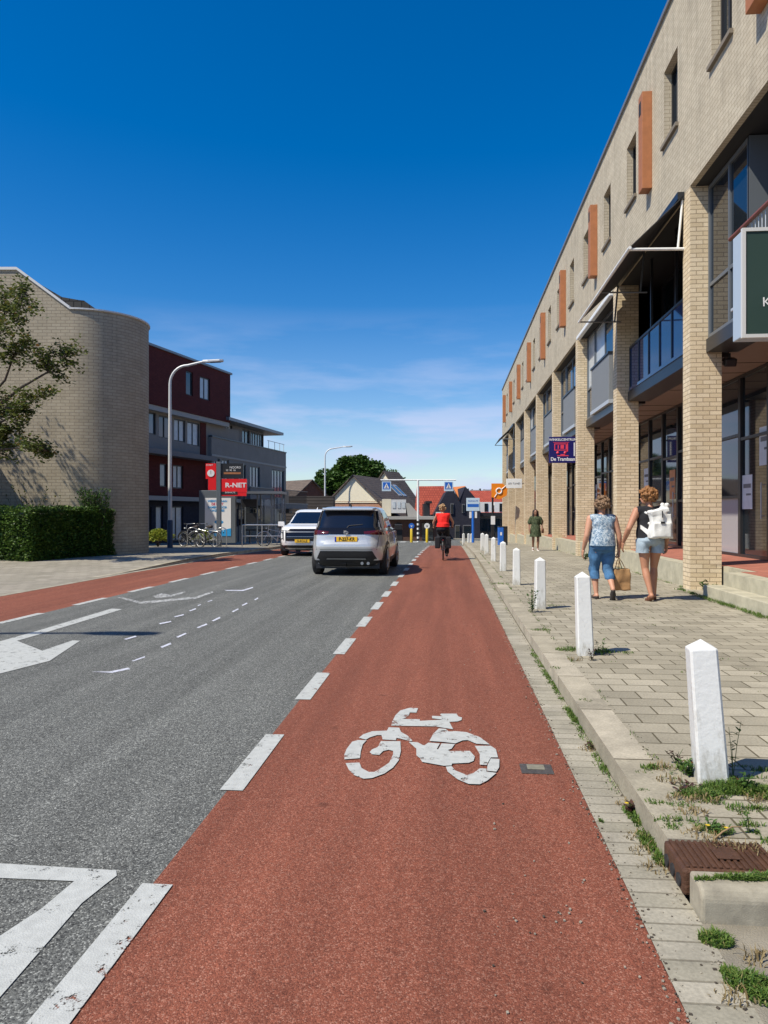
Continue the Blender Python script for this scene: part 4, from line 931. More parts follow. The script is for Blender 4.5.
def arches(car, parent, ys, r, hwz=.55):
    for sd in (-1, 1):
        for y in ys:
            b = MB(); pr = []
            for k in range(21):
                a = pi*(k/20)*1.16-.08*pi
                for rr in (r, r+.065):
                    yy, zz = y+cos(a)*rr, r*.84+sin(a)*rr; pr.append((car.x_at(yy, max(.22, zz), sd)+sd*.014, yy, max(.22, zz)))
            b.add(pr, [(2*i, 2*i+1, 2*i+3, 2*i+2) for i in range(20)], 0, True); b.build('wheel_arch', M['cladding'], parent)
# --- silver compact seen from behind
car = Car([(.20, -1.80, 1.93, .76), (.27, -1.93, 2.0, .83), (.36, -2.00, 2.06, .862), (.46, -2.045, 2.08, .876), (.56, -2.06, 2.09, .882), (.63, -2.09, 2.09, .884), (.70, -2.095, 2.08, .882), (.78, -2.06, 2.05, .878), (.86, -2.03, 2.02, .872),
           (.93, -2.035, 1.95, .866), (.985, -2.02, 1.80, .858), (1.02, -1.985, 1.42, .842), (1.05, -1.95, 1.10, .822), (1.10, -1.90, .93, .808), (1.2, -1.83, .74, .785), (1.32, -1.74, .48, .752), (1.42, -1.66, .22, .722), (1.49, -1.61, .02, .695), (1.535, -1.56, -.15, .655), (1.56, -1.44, -.30, .58), (1.575, -1.18, -.45, .44)], 6.0)
ys_c = 18.98
sc_ = thing('silver_car', 'silver compact car seen from behind with yellow plate and dark rear window', 'car', (-2.32, ys_c-.1, g(18)-.0), R(-1.0))
sc_.scale = (1.01, 1.0, 1.03)
WY = (-1.28, 1.28)
car.shell('body', M['silver'], sc_, cuts=[(y, .34, .385, sd) for y in WY for sd in (-1, 1)])
car.end(((-.765, 1.09), (.765, 1.09), (.665, 1.475), (-.665, 1.475)), True, .012, nu=24, nv=12).build('rear_window', M['carglass'], sc_)
b = MB(); b.tube([(0, car.y_at(0, 1.1, True)-.02, 1.09), (.05, car.y_at(0, 1.14, True)-.025, 1.14), (.36, car.y_at(.36, 1.17, True)-.02, 1.165)], .01, 6); b.build('wiper', M['cladding'], sc_)
b = MB(); b.prism([(-.645, -1.56, 1.50), (.645, -1.56, 1.50), (.58, -1.76, 1.485), (-.58, -1.76, 1.485)], (0, 0, .045)); b.build('spoiler', M['silver'], sc_, bevel=.012)
car.end(((-.82, .95), (.82, .95), (.77, 1.10), (-.77, 1.10)), True, .010, nu=30).build('light_bar', M['gloss'], sc_)
for sd in (-1, 1):
    q = ((sd*.83, .93), (sd*.42, .955), (sd*.40, 1.01), (sd*.80, 1.05)); t_ = car.end(q, True, .018); t_.build('tail_light', M['tail'], sc_)
    car.end(((sd*.862-.0, .44), (sd*.82, .44), (sd*.81, .68), (sd*.862, .70)), True, .008, 4, 4).build('reflector', M['tail'], sc_)
    for q in (((-1.35, 1.08), (-.42, 1.08), (-.42, 1.44), (-1.22, 1.43)), ((-.36, 1.08), (.62, 1.08), (.12, 1.43), (-.36, 1.44))):
        car.side(q, sd).build('side_window', M['carglass'], sc_)
    b = MB(); b.box((sd*.97, .62, 1.06), (.20, .12, .15), ry=0); b.tube([(sd*.84, .62, 1.0), (sd*.93, .62, 1.02)], .03, 6); b.build('mirror', M['cladding'], sc_, bevel=.035)
    car.side(((-2.0, .22), (1.95, .22), (1.95, .36), (-1.98, .36)), sd, .010, 40, 3).build('sill_cladding', M['cladding'], sc_)
    b = MB()
    for yy in (-.30, .62): b.tube([(car.x_at(yy-.5, .95, sd)+sd*.01, yy-.62, .95), (car.x_at(yy-.4, .95, sd)+sd*.03, yy-.52, .955), (car.x_at(yy-.3, .95, sd)+sd*.01, yy-.40, .95)], .012, 6)
    b.build('door_handle', M['silver'], sc_)
car.end(((-.60, .34), (.60, .34), (.66, .41), (-.66, .41)), True, .012).build('lower_valance', M['cladding'], sc_)
car.end(((-.70, .395), (.70, .395), (.60, .575), (-.60, .575)), True, .011, 20, 4).build('bumper_insert', M['cladding'], sc_)
car.end(((-.84, .22), (.84, .22), (.86, .36), (-.86, .36)), True, .008, 24, 3).build('rear_skirt', M['cladding'], sc_)
car.end(((-.46, .385), (.46, .385), (.44, .41), (-.44, .41)), True, .022, 10, 2).build('skid_strip', M['rim'], sc_)
b = MB()
for x in (.36, .5): b.tube([(x, -2.0, .30), (x, -1.7, .30)], .035, 10)
b.build('exhaust', M['rim'], sc_)
car.end(((-.52, .72), (.52, .72), (.44, .90), (-.44, .90)), True, -.03+.035, 12, 4).build('plate_recess', M['silver'], sc_)
b = MB()
for q in (((-.70, .60), (-.692, .60), (-.742, .94), (-.75, .94)), ((.692, .60), (.70, .60), (.75, .94), (.742, .94)), ((-.70, .600), (.70, .600), (.70, .608), (-.70, .608))): car.end(q, True, .004, 12, 6, b=b)
b.build('tailgate_seam', M['cladding'], sc_)
for sd in (-1, 1):
    b = MB()
    for yy in (-.40, .70): car.side(((yy, .38), (yy+.012, .38), (yy+.012, 1.06), (yy, 1.06)), sd, .004, 1, 8, b=b)
    b.build('door_seam', M['cladding'], sc_)
yp = car.y_at(0, .85, True)-.03
b = MB(); b.b2((-.26, yp-.008, .785), (.26, yp+.02, .895)); pl = b.build('number_plate', M['plate'], sc_, bevel=.004)
b = MB(); b.b2((-.258, yp-.011, .788), (-.222, yp-.006, .892)); b.build('blue_band', M['plateblue'], pl)
text(None, 'P-227-KR', .11, M['black'], pl, (.018, yp-.012, .84), FACE_CAM, .001, sx=.85, bold=.002)
b = MB(); 
for (rx_, rz_) in ((.055, .036), (.03, .036), (.04, .015)): b.tube([(rx_*cos(a*pi/12), yp-.012, .985+rz_*sin(a*pi/12)) for a in range(25)], .006, 6)
b.build('emblem', M['rim'], sc_)
b = MB(); b.cap((0, -1.25, 1.585), (0, -1.33, 1.64), .02, .012); b.build('roof_aerial', M['cladding'], sc_)
b = MB(); b.b2((-.74, -1.8, .17), (.74, 1.8, .42)); b.build('underbody', M['cladding'], sc_)
b = MB(); b.prism([(.80, -.9, .95), (.80, .55, .95), (.66, .2, 1.45), (.66, -.9, 1.45)], (-.001, 0, 0)); 
for y in WY:
    for sd in (-1, 1): wheel(sc_, sd*.775, y, .335, sd)
arches(car, sc_, WY, .385)
# --- white SUV facing the camera
cs = Car([(.24, -2.0, 1.95, .78), (.30, -2.15, 2.10, .84), (.40, -2.22, 2.21, .88), (.52, -2.25, 2.25, .895), (.64, -2.26, 2.26, .90), (.76, -2.25, 2.24, .90), (.88, -2.24, 2.20, .895), (.98, -2.22, 2.14, .888), (1.04, -2.20, 2.02, .878), (1.075, -2.18, 1.80, .868),
          (1.105, -2.16, 1.30, .855), (1.14, -2.14, 1.12, .835), (1.2, -2.11, .98, .812), (1.32, -2.05, .76, .772), (1.45, -1.98, .52, .727), (1.56, -1.90, .30, .68), (1.62, -1.84, .14, .63), (1.655, -1.74, .02, .54), (1.67, -1.4, -.15, .38)], 5.5)
sw = thing('white_suv', 'white sport utility car coming towards us beside the silver car', 'car', (-5.16, 27.7, g(26.5)), pi+R(1.5))
WY2 = (-1.36, 1.34)
cs.shell('body', M['carwhite'], sw, cuts=[(y, .36, .41, sd) for y in WY2 for sd in (-1, 1)])
cs.end(((-.74, 1.15), (.74, 1.15), (.60, 1.57), (-.60, 1.57)), False, .008).build('windscreen', M['carglass'], sw)
cs.end(((-.68, .56), (.68, .56), (.84, .98), (-.84, .98)), False, .012, 24).build('grille', M['gloss'], sw)
b = MB(); cs.end(((-.62, .86), (.62, .86), (.66, .885), (-.66, .885)), False, .02, 20, 1, b=b); cs.end(((-.55, .70), (.55, .70), (.56, .715), (-.56, .715)), False, .018, 20, 1, b=b); b.build('grille_bar', M['rim'], sw)
cs.end(((-.70, .30), (.70, .30), (.66, .40), (-.66, .40)), False, .010, 20).build('lower_intake', M['cladding'], sw)
cs.end(((-.80, .41), (.80, .41), (.72, .49), (-.72, .49)), False, .024, 20, 2).build('skid_bar', M['carwhite'], sw)
for sd in (-1, 1):
    cs.end(((sd*.84, .93), (sd*.52, .92), (sd*.54, .98), (sd*.82, 1.02)), False, .022, 8, 3).build('running_light', M['lamp'], sw)
    cs.end(((sd*.87, .58), (sd*.72, .62), (sd*.72, .86), (sd*.87, .86)), False, .010, 8, 5).build('lamp_housing', M['gloss'], sw)
    cs.end(((sd*.865, .62), (sd*.72, .65), (sd*.74, .82), (sd*.865, .84)), False, .020, 6, 5).build('headlight', M['lamp'], sw)
    b = MB(); cs.end(((sd*.66, .50), (sd*.60, .50), (sd*.62, .90), (sd*.68, .92)), False, .024, 3, 8, b=b); b.build('bumper_blade', M['carwhite'], sw)
    b = MB(); b.box((sd*1.02, .86, 1.13), (.22, .13, .17)); b.tube([(sd*.86, .86, 1.06), (sd*.97, .86, 1.09)], .03, 6); b.build('mirror', M['carwhite'], sw, bevel=.04)
    for q in (((-1.9, 1.17), (-.45, 1.16), (-.45, 1.55), (-1.75, 1.5)), ((-.38, 1.16), (.85, 1.15), (.30, 1.54), (-.38, 1.55))): cs.side(q, sd).build('side_window', M['carglass'], sw)
    cs.side(((-2.1, .26), (2.05, .26), (2.05, .40), (-2.12, .40)), sd, .010, 40, 3).build('sill_cladding', M['cladding'], sw)
yp = cs.y_at(0, .56, False)+.03
b = MB(); b.b2((-.26, yp-.02, .50), (.26, yp+.008, .61)); pl = b.build('number_plate', M['plate'], sw, bevel=.004)
text(None, 'H-413-LZ', .11, M['black'], pl, (0, yp+.011, .555), FACE_BACK, .001, sx=.85, bold=.002)
b = MB(); b.b2((-.76, -1.9, .2), (.76, 1.9, .45)); b.build('underbody', M['cladding'], sw)
b = MB(); b.cap((.0, -1.2, 1.68), (0, -1.3, 1.75), .025, .012); b.build('roof_aerial', M['carwhite'], sw)
for y in WY2:
    for sd in (-1, 1): wheel(sw, sd*.79, y, .36, sd)
arches(cs, sw, WY2, .41)
# ================================================================== PEOPLE
M['skin'] = mat('skin', (.52, .27, .17), .55, var=.06, vscale=14)
M['skin2'] = mat('tanned_skin', (.46, .22, .13), .55, var=.06, vscale=14)
M['skindark'] = mat('brown_skin', (.26, .13, .08), .55)
def hairm(n, c, bump=1.0):
    return mat(n, c, .6, var=.5, vscale=45, bump=bump, bscale=70)
M['hair1'] = hairm('greying_brown_curls', (.20, .12, .065)); M['hair2'] = hairm('copper_blond_hair', (.26, .115, .035)); M['hair3'] = hairm('blond_hair', (.38, .24, .12)); M['hair4'] = hairm('dark_hair', (.018, .011, .009))
def patterned(n, c1, c2, c3, scale=26):
    m = bpy.data.materials.new(n); m.use_nodes = True; t = m.node_tree; p = t.nodes['Principled BSDF']; tc = t.nodes.new('ShaderNodeTexCoord')
    v = t.nodes.new('ShaderNodeTexNoise'); v.inputs['Scale'].default_value = scale; v.inputs['Detail'].default_value = 3; v.inputs['Distortion'].default_value = 1.6; t.links.new(tc.outputs['Object'], v.inputs['Vector'])
    r = t.nodes.new('ShaderNodeValToRGB'); e = r.color_ramp.elements; e[0].position = .42; e[0].color = (*c1, 1); e[1].position = .60; e[1].color = (*c3, 1); a = e.new(.5); a.color = (*c2, 1)
    t.links.new(v.outputs[0], r.inputs[0]); t.links.new(r.outputs[0], p.inputs['Base Color']); p.inputs['Roughness'].default_value = .9; return m
M['bluepat'] = patterned('pale_blue_patterned_cloth', (.12, .19, .28), (.27, .37, .46), (.50, .56, .60))
M['denim'] = mat('blue_denim', (.055, .15, .29), .9, var=.40, vscale=9, bump=.3, bscale=90)
M['paledenim'] = mat('pale_denim', (.33, .41, .47), .9, var=.15, vscale=10, bump=.3, bscale=90)
M['blackcloth'] = mat('black_cloth', (.012, .012, .016), .9, var=.2)
M['redcloth'] = mat('red_cloth', (.72, .012, .008), .85, var=.10, vscale=8, bump=.2, bscale=25)
M['greencloth'] = patterned('olive_green_cloth', (.028, .045, .018), (.05, .07, .03), (.075, .09, .045), 10)
M['packwhite'] = mat('white_backpack_fabric', (.74, .74, .70), .7, var=.08, vscale=10, bump=.3, bscale=30)
M['paperbag'] = mat('brown_paper', (.42, .24, .105), .85, var=.14, vscale=9, bump=.4, bscale=14)
M['shoe'] = mat('dark_shoe', (.035, .028, .025), .7); M['shoebrown'] = mat('brown_sandal', (.15, .06, .03), .7); M['shoewhite'] = mat('white_shoe', (.8, .8, .78), .6)
def hand(b, w_, d, palm, s=1.0, curl=.5, thumb=None):
    """palm and five bent fingers; d = direction of the hand, palm = the way the palm faces"""
    w_ = Vector(w_); d = Vector(d).normalized(); n = Vector(palm); n = (n-d*n.dot(d)).normalized(); sd = d.cross(n)
    if thumb is not None and sd.dot(Vector(thumb)) < 0: sd = -sd
    pe = w_+d*.088*s
    b.cap(w_-d*.01, w_+d*.03*s, .024*s, .027*s, 8)
    for k in (-1.5, -.5, .5, 1.5):
        b.cap(w_+d*.02*s+sd*k*.013*s, pe+sd*k*.0195*s, .014*s, .0115*s, 8)
    for k, L in ((1.5, .068), (.5, .078), (-.5, .072), (-1.5, .056)):
        p = pe+sd*k*.0195*s; a1, a2 = curl*.7, curl*1.7
        q = p+(d*cos(a1)+n*sin(a1))*L*.5*s; r_ = q+(d*cos(a2)+n*sin(a2))*L*.5*s
        b.cap(p, q, .0100*s, .0092*s, 7); b.cap(q, r_, .0092*s, .0075*s, 7)
    p = w_+d*.025*s+sd*.024*s; q = p+(d*.75+sd*.6+n*.25).normalized()*.038*s; r_ = q+(d*.95+sd*.15+n*.35).normalized()*.030*s
    b.cap(p, q, .0125*s, .0105*s, 7); b.cap(q, r_, .0105*s, .0085*s, 7)
def lerp(a, b, t): return Vector(a)*(1-t)+Vector(b)*t
def limb(b, p, q, rs, n=12):
    """tapered limb: list of (t, radius)"""
    P = Vector(p); Q = Vector(q)
    for (t0, r0), (t1, r1) in zip(rs, rs[1:]): b.cap(P.lerp(Q, t0), P.lerp(Q, t1), r0, r1, n)
def torso(b, J, k=1.0, bulk=0.0, hip=1.0, top=True):
    pz = Vector(J['pelvis']); ch = Vector(J['chest']); nk = Vector(J['neck']); sl, sr = Vector(J['sho'][0]), Vector(J['sho'][1]); u = bulk
    ax = (sr-sl).normalized(); up = (ch-pz).normalized(); fw = up.cross(ax)
    Mx = Matrix((ax, -fw, up)).transposed()
    b.ell(pz+up*.02, (.165*k*hip+u, .125*k*hip+u, .13*k+u), rot=Mx)
    b.ell(lerp(pz, ch, .38), (.150*k+u, .112*k+u, .15*k+u), rot=Mx)
    b.ell(lerp(pz, ch, .72), (.155*k+u, .115*k+u, .16*k+u), rot=Mx)
    b.ell(ch, (.168*k+u, .112*k+u, .14*k+u), rot=Mx)
    b.cap(lerp(sl, sr, .08), lerp(sl, sr, .92), .058*k+u, .058*k+u)
    if top: b.cap(ch+up*.05, nk, .085*k+u, .055*k+u)
def human(name, label, loc, rz, J, skin, s=1.0, k=1.0, vox=.0105, hands=((0, 0), (0, 0)), armk=1.0, legk=1.0, face=True):
    t = thing(name, label, 'person', loc, rz); t.scale = (s, s, s)
    b = MB(); torso(b, J, k*.97)
    nk, hd = Vector(J['neck']), Vector(J['head']); b.cap(nk-Vector((0, 0, .03)), lerp(nk, hd, .6), .052, .048)
    fd = Vector(J.get('face', (0, 1, 0))).normalized(); sx_ = fd.cross(Vector((0, 0, 1))).normalized()
    Mh = Matrix((sx_, fd, Vector((0, 0, 1)))).transposed()
    b.ell(hd+Vector((0, 0, .02)), (.075, .094, .105), rot=Mh, n=18, m=12); b.ell(hd+fd*.035-Vector((0, 0, .055)), (.055, .052, .058), rot=Mh)
    b.cap(hd+fd*.088+Vector((0, 0, .0)), hd+fd*.108-Vector((0, 0, .03)), .009, .014, 8)
    for q in (-1, 1): b.ell(hd+sx_*q*.076-Vector((0, 0, .01)), (.010, .02, .03), rot=Mh)
    b.ell(hd+fd*.086-Vector((0, 0, .058)), (.022, .012, .010), rot=Mh)
    for q in (0, 1):
        S_, E, W_ = J['sho'][q], J['elb'][q], J['wri'][q]
        limb(b, S_, E, [(0, .056*armk), (.4, .050*armk), (1, .038*armk)]); limb(b, E, W_, [(0, .038*armk), (.3, .040*armk), (1, .026)])
        pass
        H, K, A_, T_ = J['hip'][q], J['kne'][q], J['ank'][q], J['toe'][q]
        limb(b, H, K, [(0, .098*legk), (.35, .088*legk), (.8, .062*legk), (1, .054*legk)]); limb(b, K, A_, [(0, .052*legk), (.3, .056*legk), (.6, .044*legk), (1, .034)])
        A2 = Vector(A_); T2 = Vector(T_); hl = A2-(T2-A2).normalized()*.03; b.cap(hl-Vector((0, 0, .035)), lerp(A2, T2, .5)-Vector((0, 0, .025)), .034, .034); b.cap(lerp(A2, T2, .5)-Vector((0, 0, .03)), T2-Vector((0, 0, .02)), .034, .022)
    body = b.build('body', skin, t); remesh(body, vox, 3)
    hb_ = MB()
    for q in (0, 1): dr, pm, th, cu = J['hand'][q]; hand(hb_, Vector(J['wri'][q]), dr, pm, 1.0, cu, th)
    ho = hb_.build('hand', skin); bm = bmesh.new(); bm.from_mesh(body.data); bm.from_mesh(ho.data); bm.to_mesh(body.data); bm.free()
    hm = ho.data; bpy.data.objects.remove(ho); bpy.data.meshes.remove(hm)
    if face:
        fb = MB()
        for q in (-1, 1): fb.ell(hd+fd*.088+sx_*q*.03+Vector((0, 0, .015)), (.011, .006, .006), rot=Mh)
        fb.build('eyes', M['dark'], t)
    return t
def garment(t, name, m, fn, vox=.012, smooth=3, cutz=None, wr=.010, label=None):
    b = MB(); fn(b); o = b.build(name, m, t, label=label); remesh(o, vox, smooth)
    me = o.data
    if wr:
        for v in me.vertices:
            n = noise.noise(Vector((v.co.x*9, v.co.y*9, v.co.z*6))); v.co += v.normal*n*wr
    if cutz is not None:
        bm = bmesh.new(); bm.from_mesh(me); 
        for co, no in cutz:
            bmesh.ops.bisect_plane(bm, geom=bm.verts[:]+bm.edges[:]+bm.faces[:], plane_co=co, plane_no=no, clear_outer=True)
        bm.to_mesh(me); bm.free()
    for p in me.polygons: p.use_smooth = True
    return o
def curls(t, J, m, r=.105, n=70, size=.03, down=.0, back=.02, seed=1, side=1.0):
    rd = random.Random(seed); hd = Vector(J['head']); fd = Vector(J.get('face', (0, 1, 0))).normalized(); b = MB()
    b.ell(hd+Vector((0, 0, .04))-fd*back, (r*.93*side, r*1.0, r*.98), n=16, m=10)
    for _ in range(n):
        a = rd.uniform(0, 2*pi); z = rd.uniform(-.75-down, 1); q = sqrt(max(0, 1-min(1, z*z)))
        d = Vector((cos(a)*q*side, sin(a)*q, max(z, -1)))
        if d.dot(fd) > .45 and z < .45: continue
        p = hd+Vector((0, 0, .035))-fd*back+Vector((d.x*r, d.y*r*1.05, z*r)); sz = size*rd.uniform(.6, 1.2); b.ell(p, (sz, sz, sz*.9), 8, 5)
    o = b.build('hair', m, t); remesh(o, .0065, 1)
    for v in o.data.vertices:
        n_ = noise.noise(v.co*40)*.015+noise.noise(v.co*85)*.006; v.co += v.normal*n_
    return o
def shoes(t, J, m, kind='shoe', lift=(0, 0)):
    for q in (0, 1):
        A_, T_ = Vector(J['ank'][q]), Vector(J['toe'][q]); d = (T_-A_).normalized(); b = MB(); base = Vector((0, 0, -.058))
        b.cap(A_-d*.03+base, lerp(A_, T_, .5)+base*.95, .036, .038); b.cap(lerp(A_, T_, .5)+base*.9, T_+d*.02+Vector((0, 0, -.04)), .038, .030)
        if kind == 'shoe': b.cap(A_-d*.02+base*.4, lerp(A_, T_, .6)+base*.55, .040, .030)
        o = b.build('shoe', m, t); remesh(o, .009, 2)
        if kind == 'sandal':
            for v in o.data.vertices:   # keep only a sole
                pass
            b = MB(); 
            for f_ in (.35, .85):
                c = lerp(A_, T_, f_); sx_ = d.cross(Vector((0, 0, 1))).normalized(); b.tube([c+sx_*.04+base, c+sx_*.034+Vector((0, 0, -.012)), c+Vector((0, 0, .004-.01*f_)), c-sx_*.034+Vector((0, 0, -.012)), c-sx_*.04+base], .008, 6)
            b.build('strap', m, o)
def leg_cloth(b, J, u=.018, to_knee=1.0, calf=0.0, legk=1.0):
    for q in (0, 1):
        H, K, A_ = J['hip'][q], J['kne'][q], J['ank'][q]; e = lerp(H, K, to_knee); rr = [(0, .098*legk+u), (.35, .090*legk+u), (.8, .068*legk+u), (1, .064*legk+u)]
        limb(b, H, e, rr)
        if calf: limb(b, K, lerp(K, A_, calf), [(0, .062*legk+u), (1, .058*legk+u)])
Z = Vector((0, 0, 1))
# --- woman in blue patterned top, walking away
J1 = dict(pelvis=(0, 0, .90), chest=(0, .01, 1.20), neck=(0, .0, 1.345), head=(.01, .02, 1.50), face=(.15, 1, 0),
          sho=((-.185, 0, 1.29), (.185, 0, 1.29)), elb=((-.255, -.05, 1.02), (.265, -.02, 1.02)), wri=((-.285, .04, .80), (.275, .03, .78)),
          hand=(((-.12, .2, -1), (1, 0, 0), (0, 1, 0), .45), ((0, .05, -1), (-1, 0, 0), (0, 1, 0), 1.3)),
          hip=((-.095, 0, .87), (.095, 0, .87)), kne=((-.10, .10, .48), (.105, .03, .47)), ank=((-.085, .02, .095), (.10, -.26, .20)), toe=((-.10, .17, .055), (.11, -.20, .055)))
x, y = at(602, 11.4); p1 = human('person', 'person walking away in pale blue patterned sleeveless top and blue cropped jeans', (x, y, g(y)+.116-.015), R(4), J1, M['skin'], .97, 1.12, armk=1.12, legk=1.1)
garment(p1, 'top', M['bluepat'], lambda b: (torso(b, J1, 1.12, .014, hip=.8, top=False), b.cap((-.13, 0, 1.30), (.13, 0, 1.30), .07, .07), b.eloft([(.215, .185, .83, -.02), (.21, .175, .95, -.015), (.195, .14, 1.10), (.15, .09, 1.2)])), cutz=[((0, 0, .865), (0, 0, -1)), ((0, 0, 1.365), (0, 0, 1))], wr=.016)
garment(p1, 'trousers', M['denim'], lambda b: (b.eloft([(.10, .10, .74), (.185, .155, .80, -.015), (.195, .165, .88, -.02), (.18, .14, .96, -.01)]), leg_cloth(b, J1, .014, 1, 0, 1.08), [b.cap(J1['kne'][q], lerp(J1['kne'][q], J1['ank'][q], .42), .074, .082) for q in (0, 1)]), vox=.010, cutz=[((0, 0, .975), (0, 0, 1)), ((0, 0, .335), (0, 0, -1))], wr=.024)
curls(p1, J1, M['hair1'], .108, 90, .03, seed=2)
shoes(p1, J1, M['shoe'], 'sandal')
# --- woman with white backpack
J2 = dict(pelvis=(0, 0, .95), chest=(0, .02, 1.27), neck=(0, .01, 1.42), head=(-.03, .04, 1.575), face=(-.75, .65, 0),
          sho=((-.20, 0, 1.365), (.195, .02, 1.365)), elb=((-.335, -.06, 1.10), (.26, -.02, 1.10)), wri=((-.375, .09, .89), (.275, .08, .86)),
          hand=(((-.1, .3, -1), (1, 0, 0), (0, 1, 0), .35), ((.05, .2, -1), (-1, 0, 0), (0, 1, 0), .5)),
          hip=((-.095, 0, .92), (.10, 0, .92)), kne=((-.075, .0, .50), (.095, .12, .51)), ank=((-.03, -.14, .12), (.085, .08, .095)), toe=((-.05, -.02, .045), (.11, .23, .05)))
x, y = at(650, 11.2); p2 = human('person', 'person in black top and pale denim shorts carrying a white backpack', (x, y, g(y)+.116-.012), R(3), J2, M['skin2'], 1.0, 1.12, armk=1.12, legk=1.05)
garment(p2, 'top', M['blackcloth'], lambda b: (torso(b, J2, 1.12, .014, hip=.8, top=False), b.eloft([(.205, .17, .93, -.01), (.2, .155, 1.05), (.18, .12, 1.2)])), cutz=[((0, 0, .96), (0, 0, -1))], wr=.016)
garment(p2, 'shorts', M['paledenim'], lambda b: (b.eloft([(.11, .11, .84), (.19, .15, .87, -.01), (.205, .165, .92, -.02), (.19, .145, 1.02, -.01)]), [b.eloft([(.098, .135, -.22), (.100, .13, 0)], c=(q*.112, .0, .93)) for q in (-1, 1)]), vox=.009, wr=.022, cutz=[((0, 0, 1.06), (0, 0, 1)), ((0, 0, .735), (0, 0, -1))])
curls(p2, J2, M['hair2'], .112, 70, .03, seed=5, side=1.12)
shoes(p2, J2, M['shoebrown'], 'sandal')
bp = thing('backpack', 'white backpack with lid flap worn on the back of the person in black', 'backpack', (x+.03, y-.02, g(y)+1.06), R(3))
def packfn(b):
    b.box((.05, -.20, .19), (.32, .15, .36), taper=.9); b.box((.05, -.26, .13), (.25, .08, .20)); b.box((.03, -.20, .40), (.28, .15, .07), ry=R(-14)); b.cap((.08, -.19, .42), (.17, -.17, .50), .05, .035); b.cap((.12, -.2, .42), (.09, -.19, .50), .04, .025)
garment(bp, 'bag', M['packwhite'], packfn, .010, 5, wr=.028)
b = MB(); b.box((.05, -.318, .24), (.06, .01, .03)); b.box((.05, -.30, .36), (.012, .02, .10)); b.build('buckle', M['frame'], bp)
for q in (-1, 1):
    b = MB(); b.tube([(q*.12+.02, -.12, .37), (q*.14+.01, -.02, .395), (q*.15, .13, .33), (q*.15, .16, .2), (q*.17, .08, .08), (q*.13, -.10, .05)], .02, 6); b.build('shoulder_strap', M['packwhite'], bp)
b = MB(); b.prism([(-.10, -.14, .12), (-.20, -.06, .20), (-.20, -.06, .14), (-.10, -.14, .03)], (0, -.03, 0)); b.build('waist_strap', M['packwhite'], bp)
# paper bag in her right hand (woman in blue)
hx, hy = p1.location.x, p1.location.y
hw_ = p1.matrix_basis.copy()
wloc = Matrix.Translation(p1.location) @ Matrix.Rotation(R(4), 4, 'Z') @ Vector((.275*.97, .035, .69*.97))
bg_ = thing('paper_bag', 'brown paper carrier bag held between the two walkers', 'bag', (wloc.x+.03, wloc.y, g(wloc.y)+.116+.13), R(12))
def bagfn(b):
    b.box((0, 0, .17), (.28, .15, .34), taper=.93); b.box((0, 0, .05), (.27, .16, .10))
o = garment(bg_, 'bag', M['paperbag'], bagfn, .012, 3, wr=.02, cutz=[((0, 0, .335), (0, 0, 1))])
b = MB()
for q in (-.06, .06): b.tube([(-.06, q, .33), (-.045, q*.7, .44), (-.03, 0, wloc.z-bg_.location.z-.02), (.0, q*.7, .44), (.05, q, .33)], .006, 6)
b.build('handle', M['paperbag'], bg_)
# --- woman in green dress walking towards us
J3 = dict(pelvis=(0, 0, .92), chest=(0, .0, 1.22), neck=(0, .0, 1.37), head=(0, .01, 1.515), face=(-.1, 1, 0),
          sho=((-.17, 0, 1.31), (.17, 0, 1.31)), elb=((-.25, -.03, 1.06), (.24, -.03, 1.06)), wri=((-.23, .10, .86), (.25, .10, .86)),
          hand=(((0, .2, -1), (1, 0, 0), (0, 1, 0), .4), ((0, .2, -1), (-1, 0, 0), (0, 1, 0), .4)),
          hip=((-.09, 0, .89), (.09, 0, .89)), kne=((-.09, .10, .50), (.09, .0, .49)), ank=((-.08, .08, .09), (.08, -.16, .13)), toe=((-.09, .24, .05), (.09, -.03, .04)))
x, y = at(535.5, 28.6); p3 = human('person', 'person in olive green knee length dress walking towards us beside the columns', (x, y, g(y)+.116-.01), pi, J3, M['skindark'], .975, 1.0, vox=.012)
garment(p3, 'dress', M['greencloth'], lambda b: (torso(b, J3, 1.05, .02, top=False), b.lathe([(.14, 1.06), (.19, .92), (.235, .60), (.24, .56)], (0, 0, 0), 20), [b.cap(J3['sho'][q], lerp(J3['sho'][q], J3['elb'][q], .7), .07, .09) for q in (0, 1)]), .014, 2, wr=.016, cutz=[((0, 0, .565), (0, 0, -1))])
b3 = curls(p3, J3, M['hair4'], .10, 40, .022, seed=8, back=.03)
b = MB()
for q in (-1, 1): b.cap((q*.075, -.02, 1.55), (q*.11, .03, 1.25), .045, .05)
b.cap((0, -.08, 1.55), (0, -.10, 1.25), .07, .09); o = b.build('long_hair', M['hair4'], p3); remesh(o, .012, 2)
shoes(p3, J3, M['shoewhite'])
hb = thing('handbag', 'small brown handbag at the side of the person in the green dress', 'bag', (x+.27, y-.02, g(y)+.80), 0)
b = MB(); b.box((0, 0, .09), (.09, .22, .18)); b.build('bag', M['shoebrown'], hb, bevel=.03)
b = MB(); b.tube([(0, -.09, .17), (-.03, -.05, .45), (-.10, 0, .62), (-.03, .05, .45), (0, .09, .17)], .007, 6); b.build('strap', M['shoebrown'], hb)
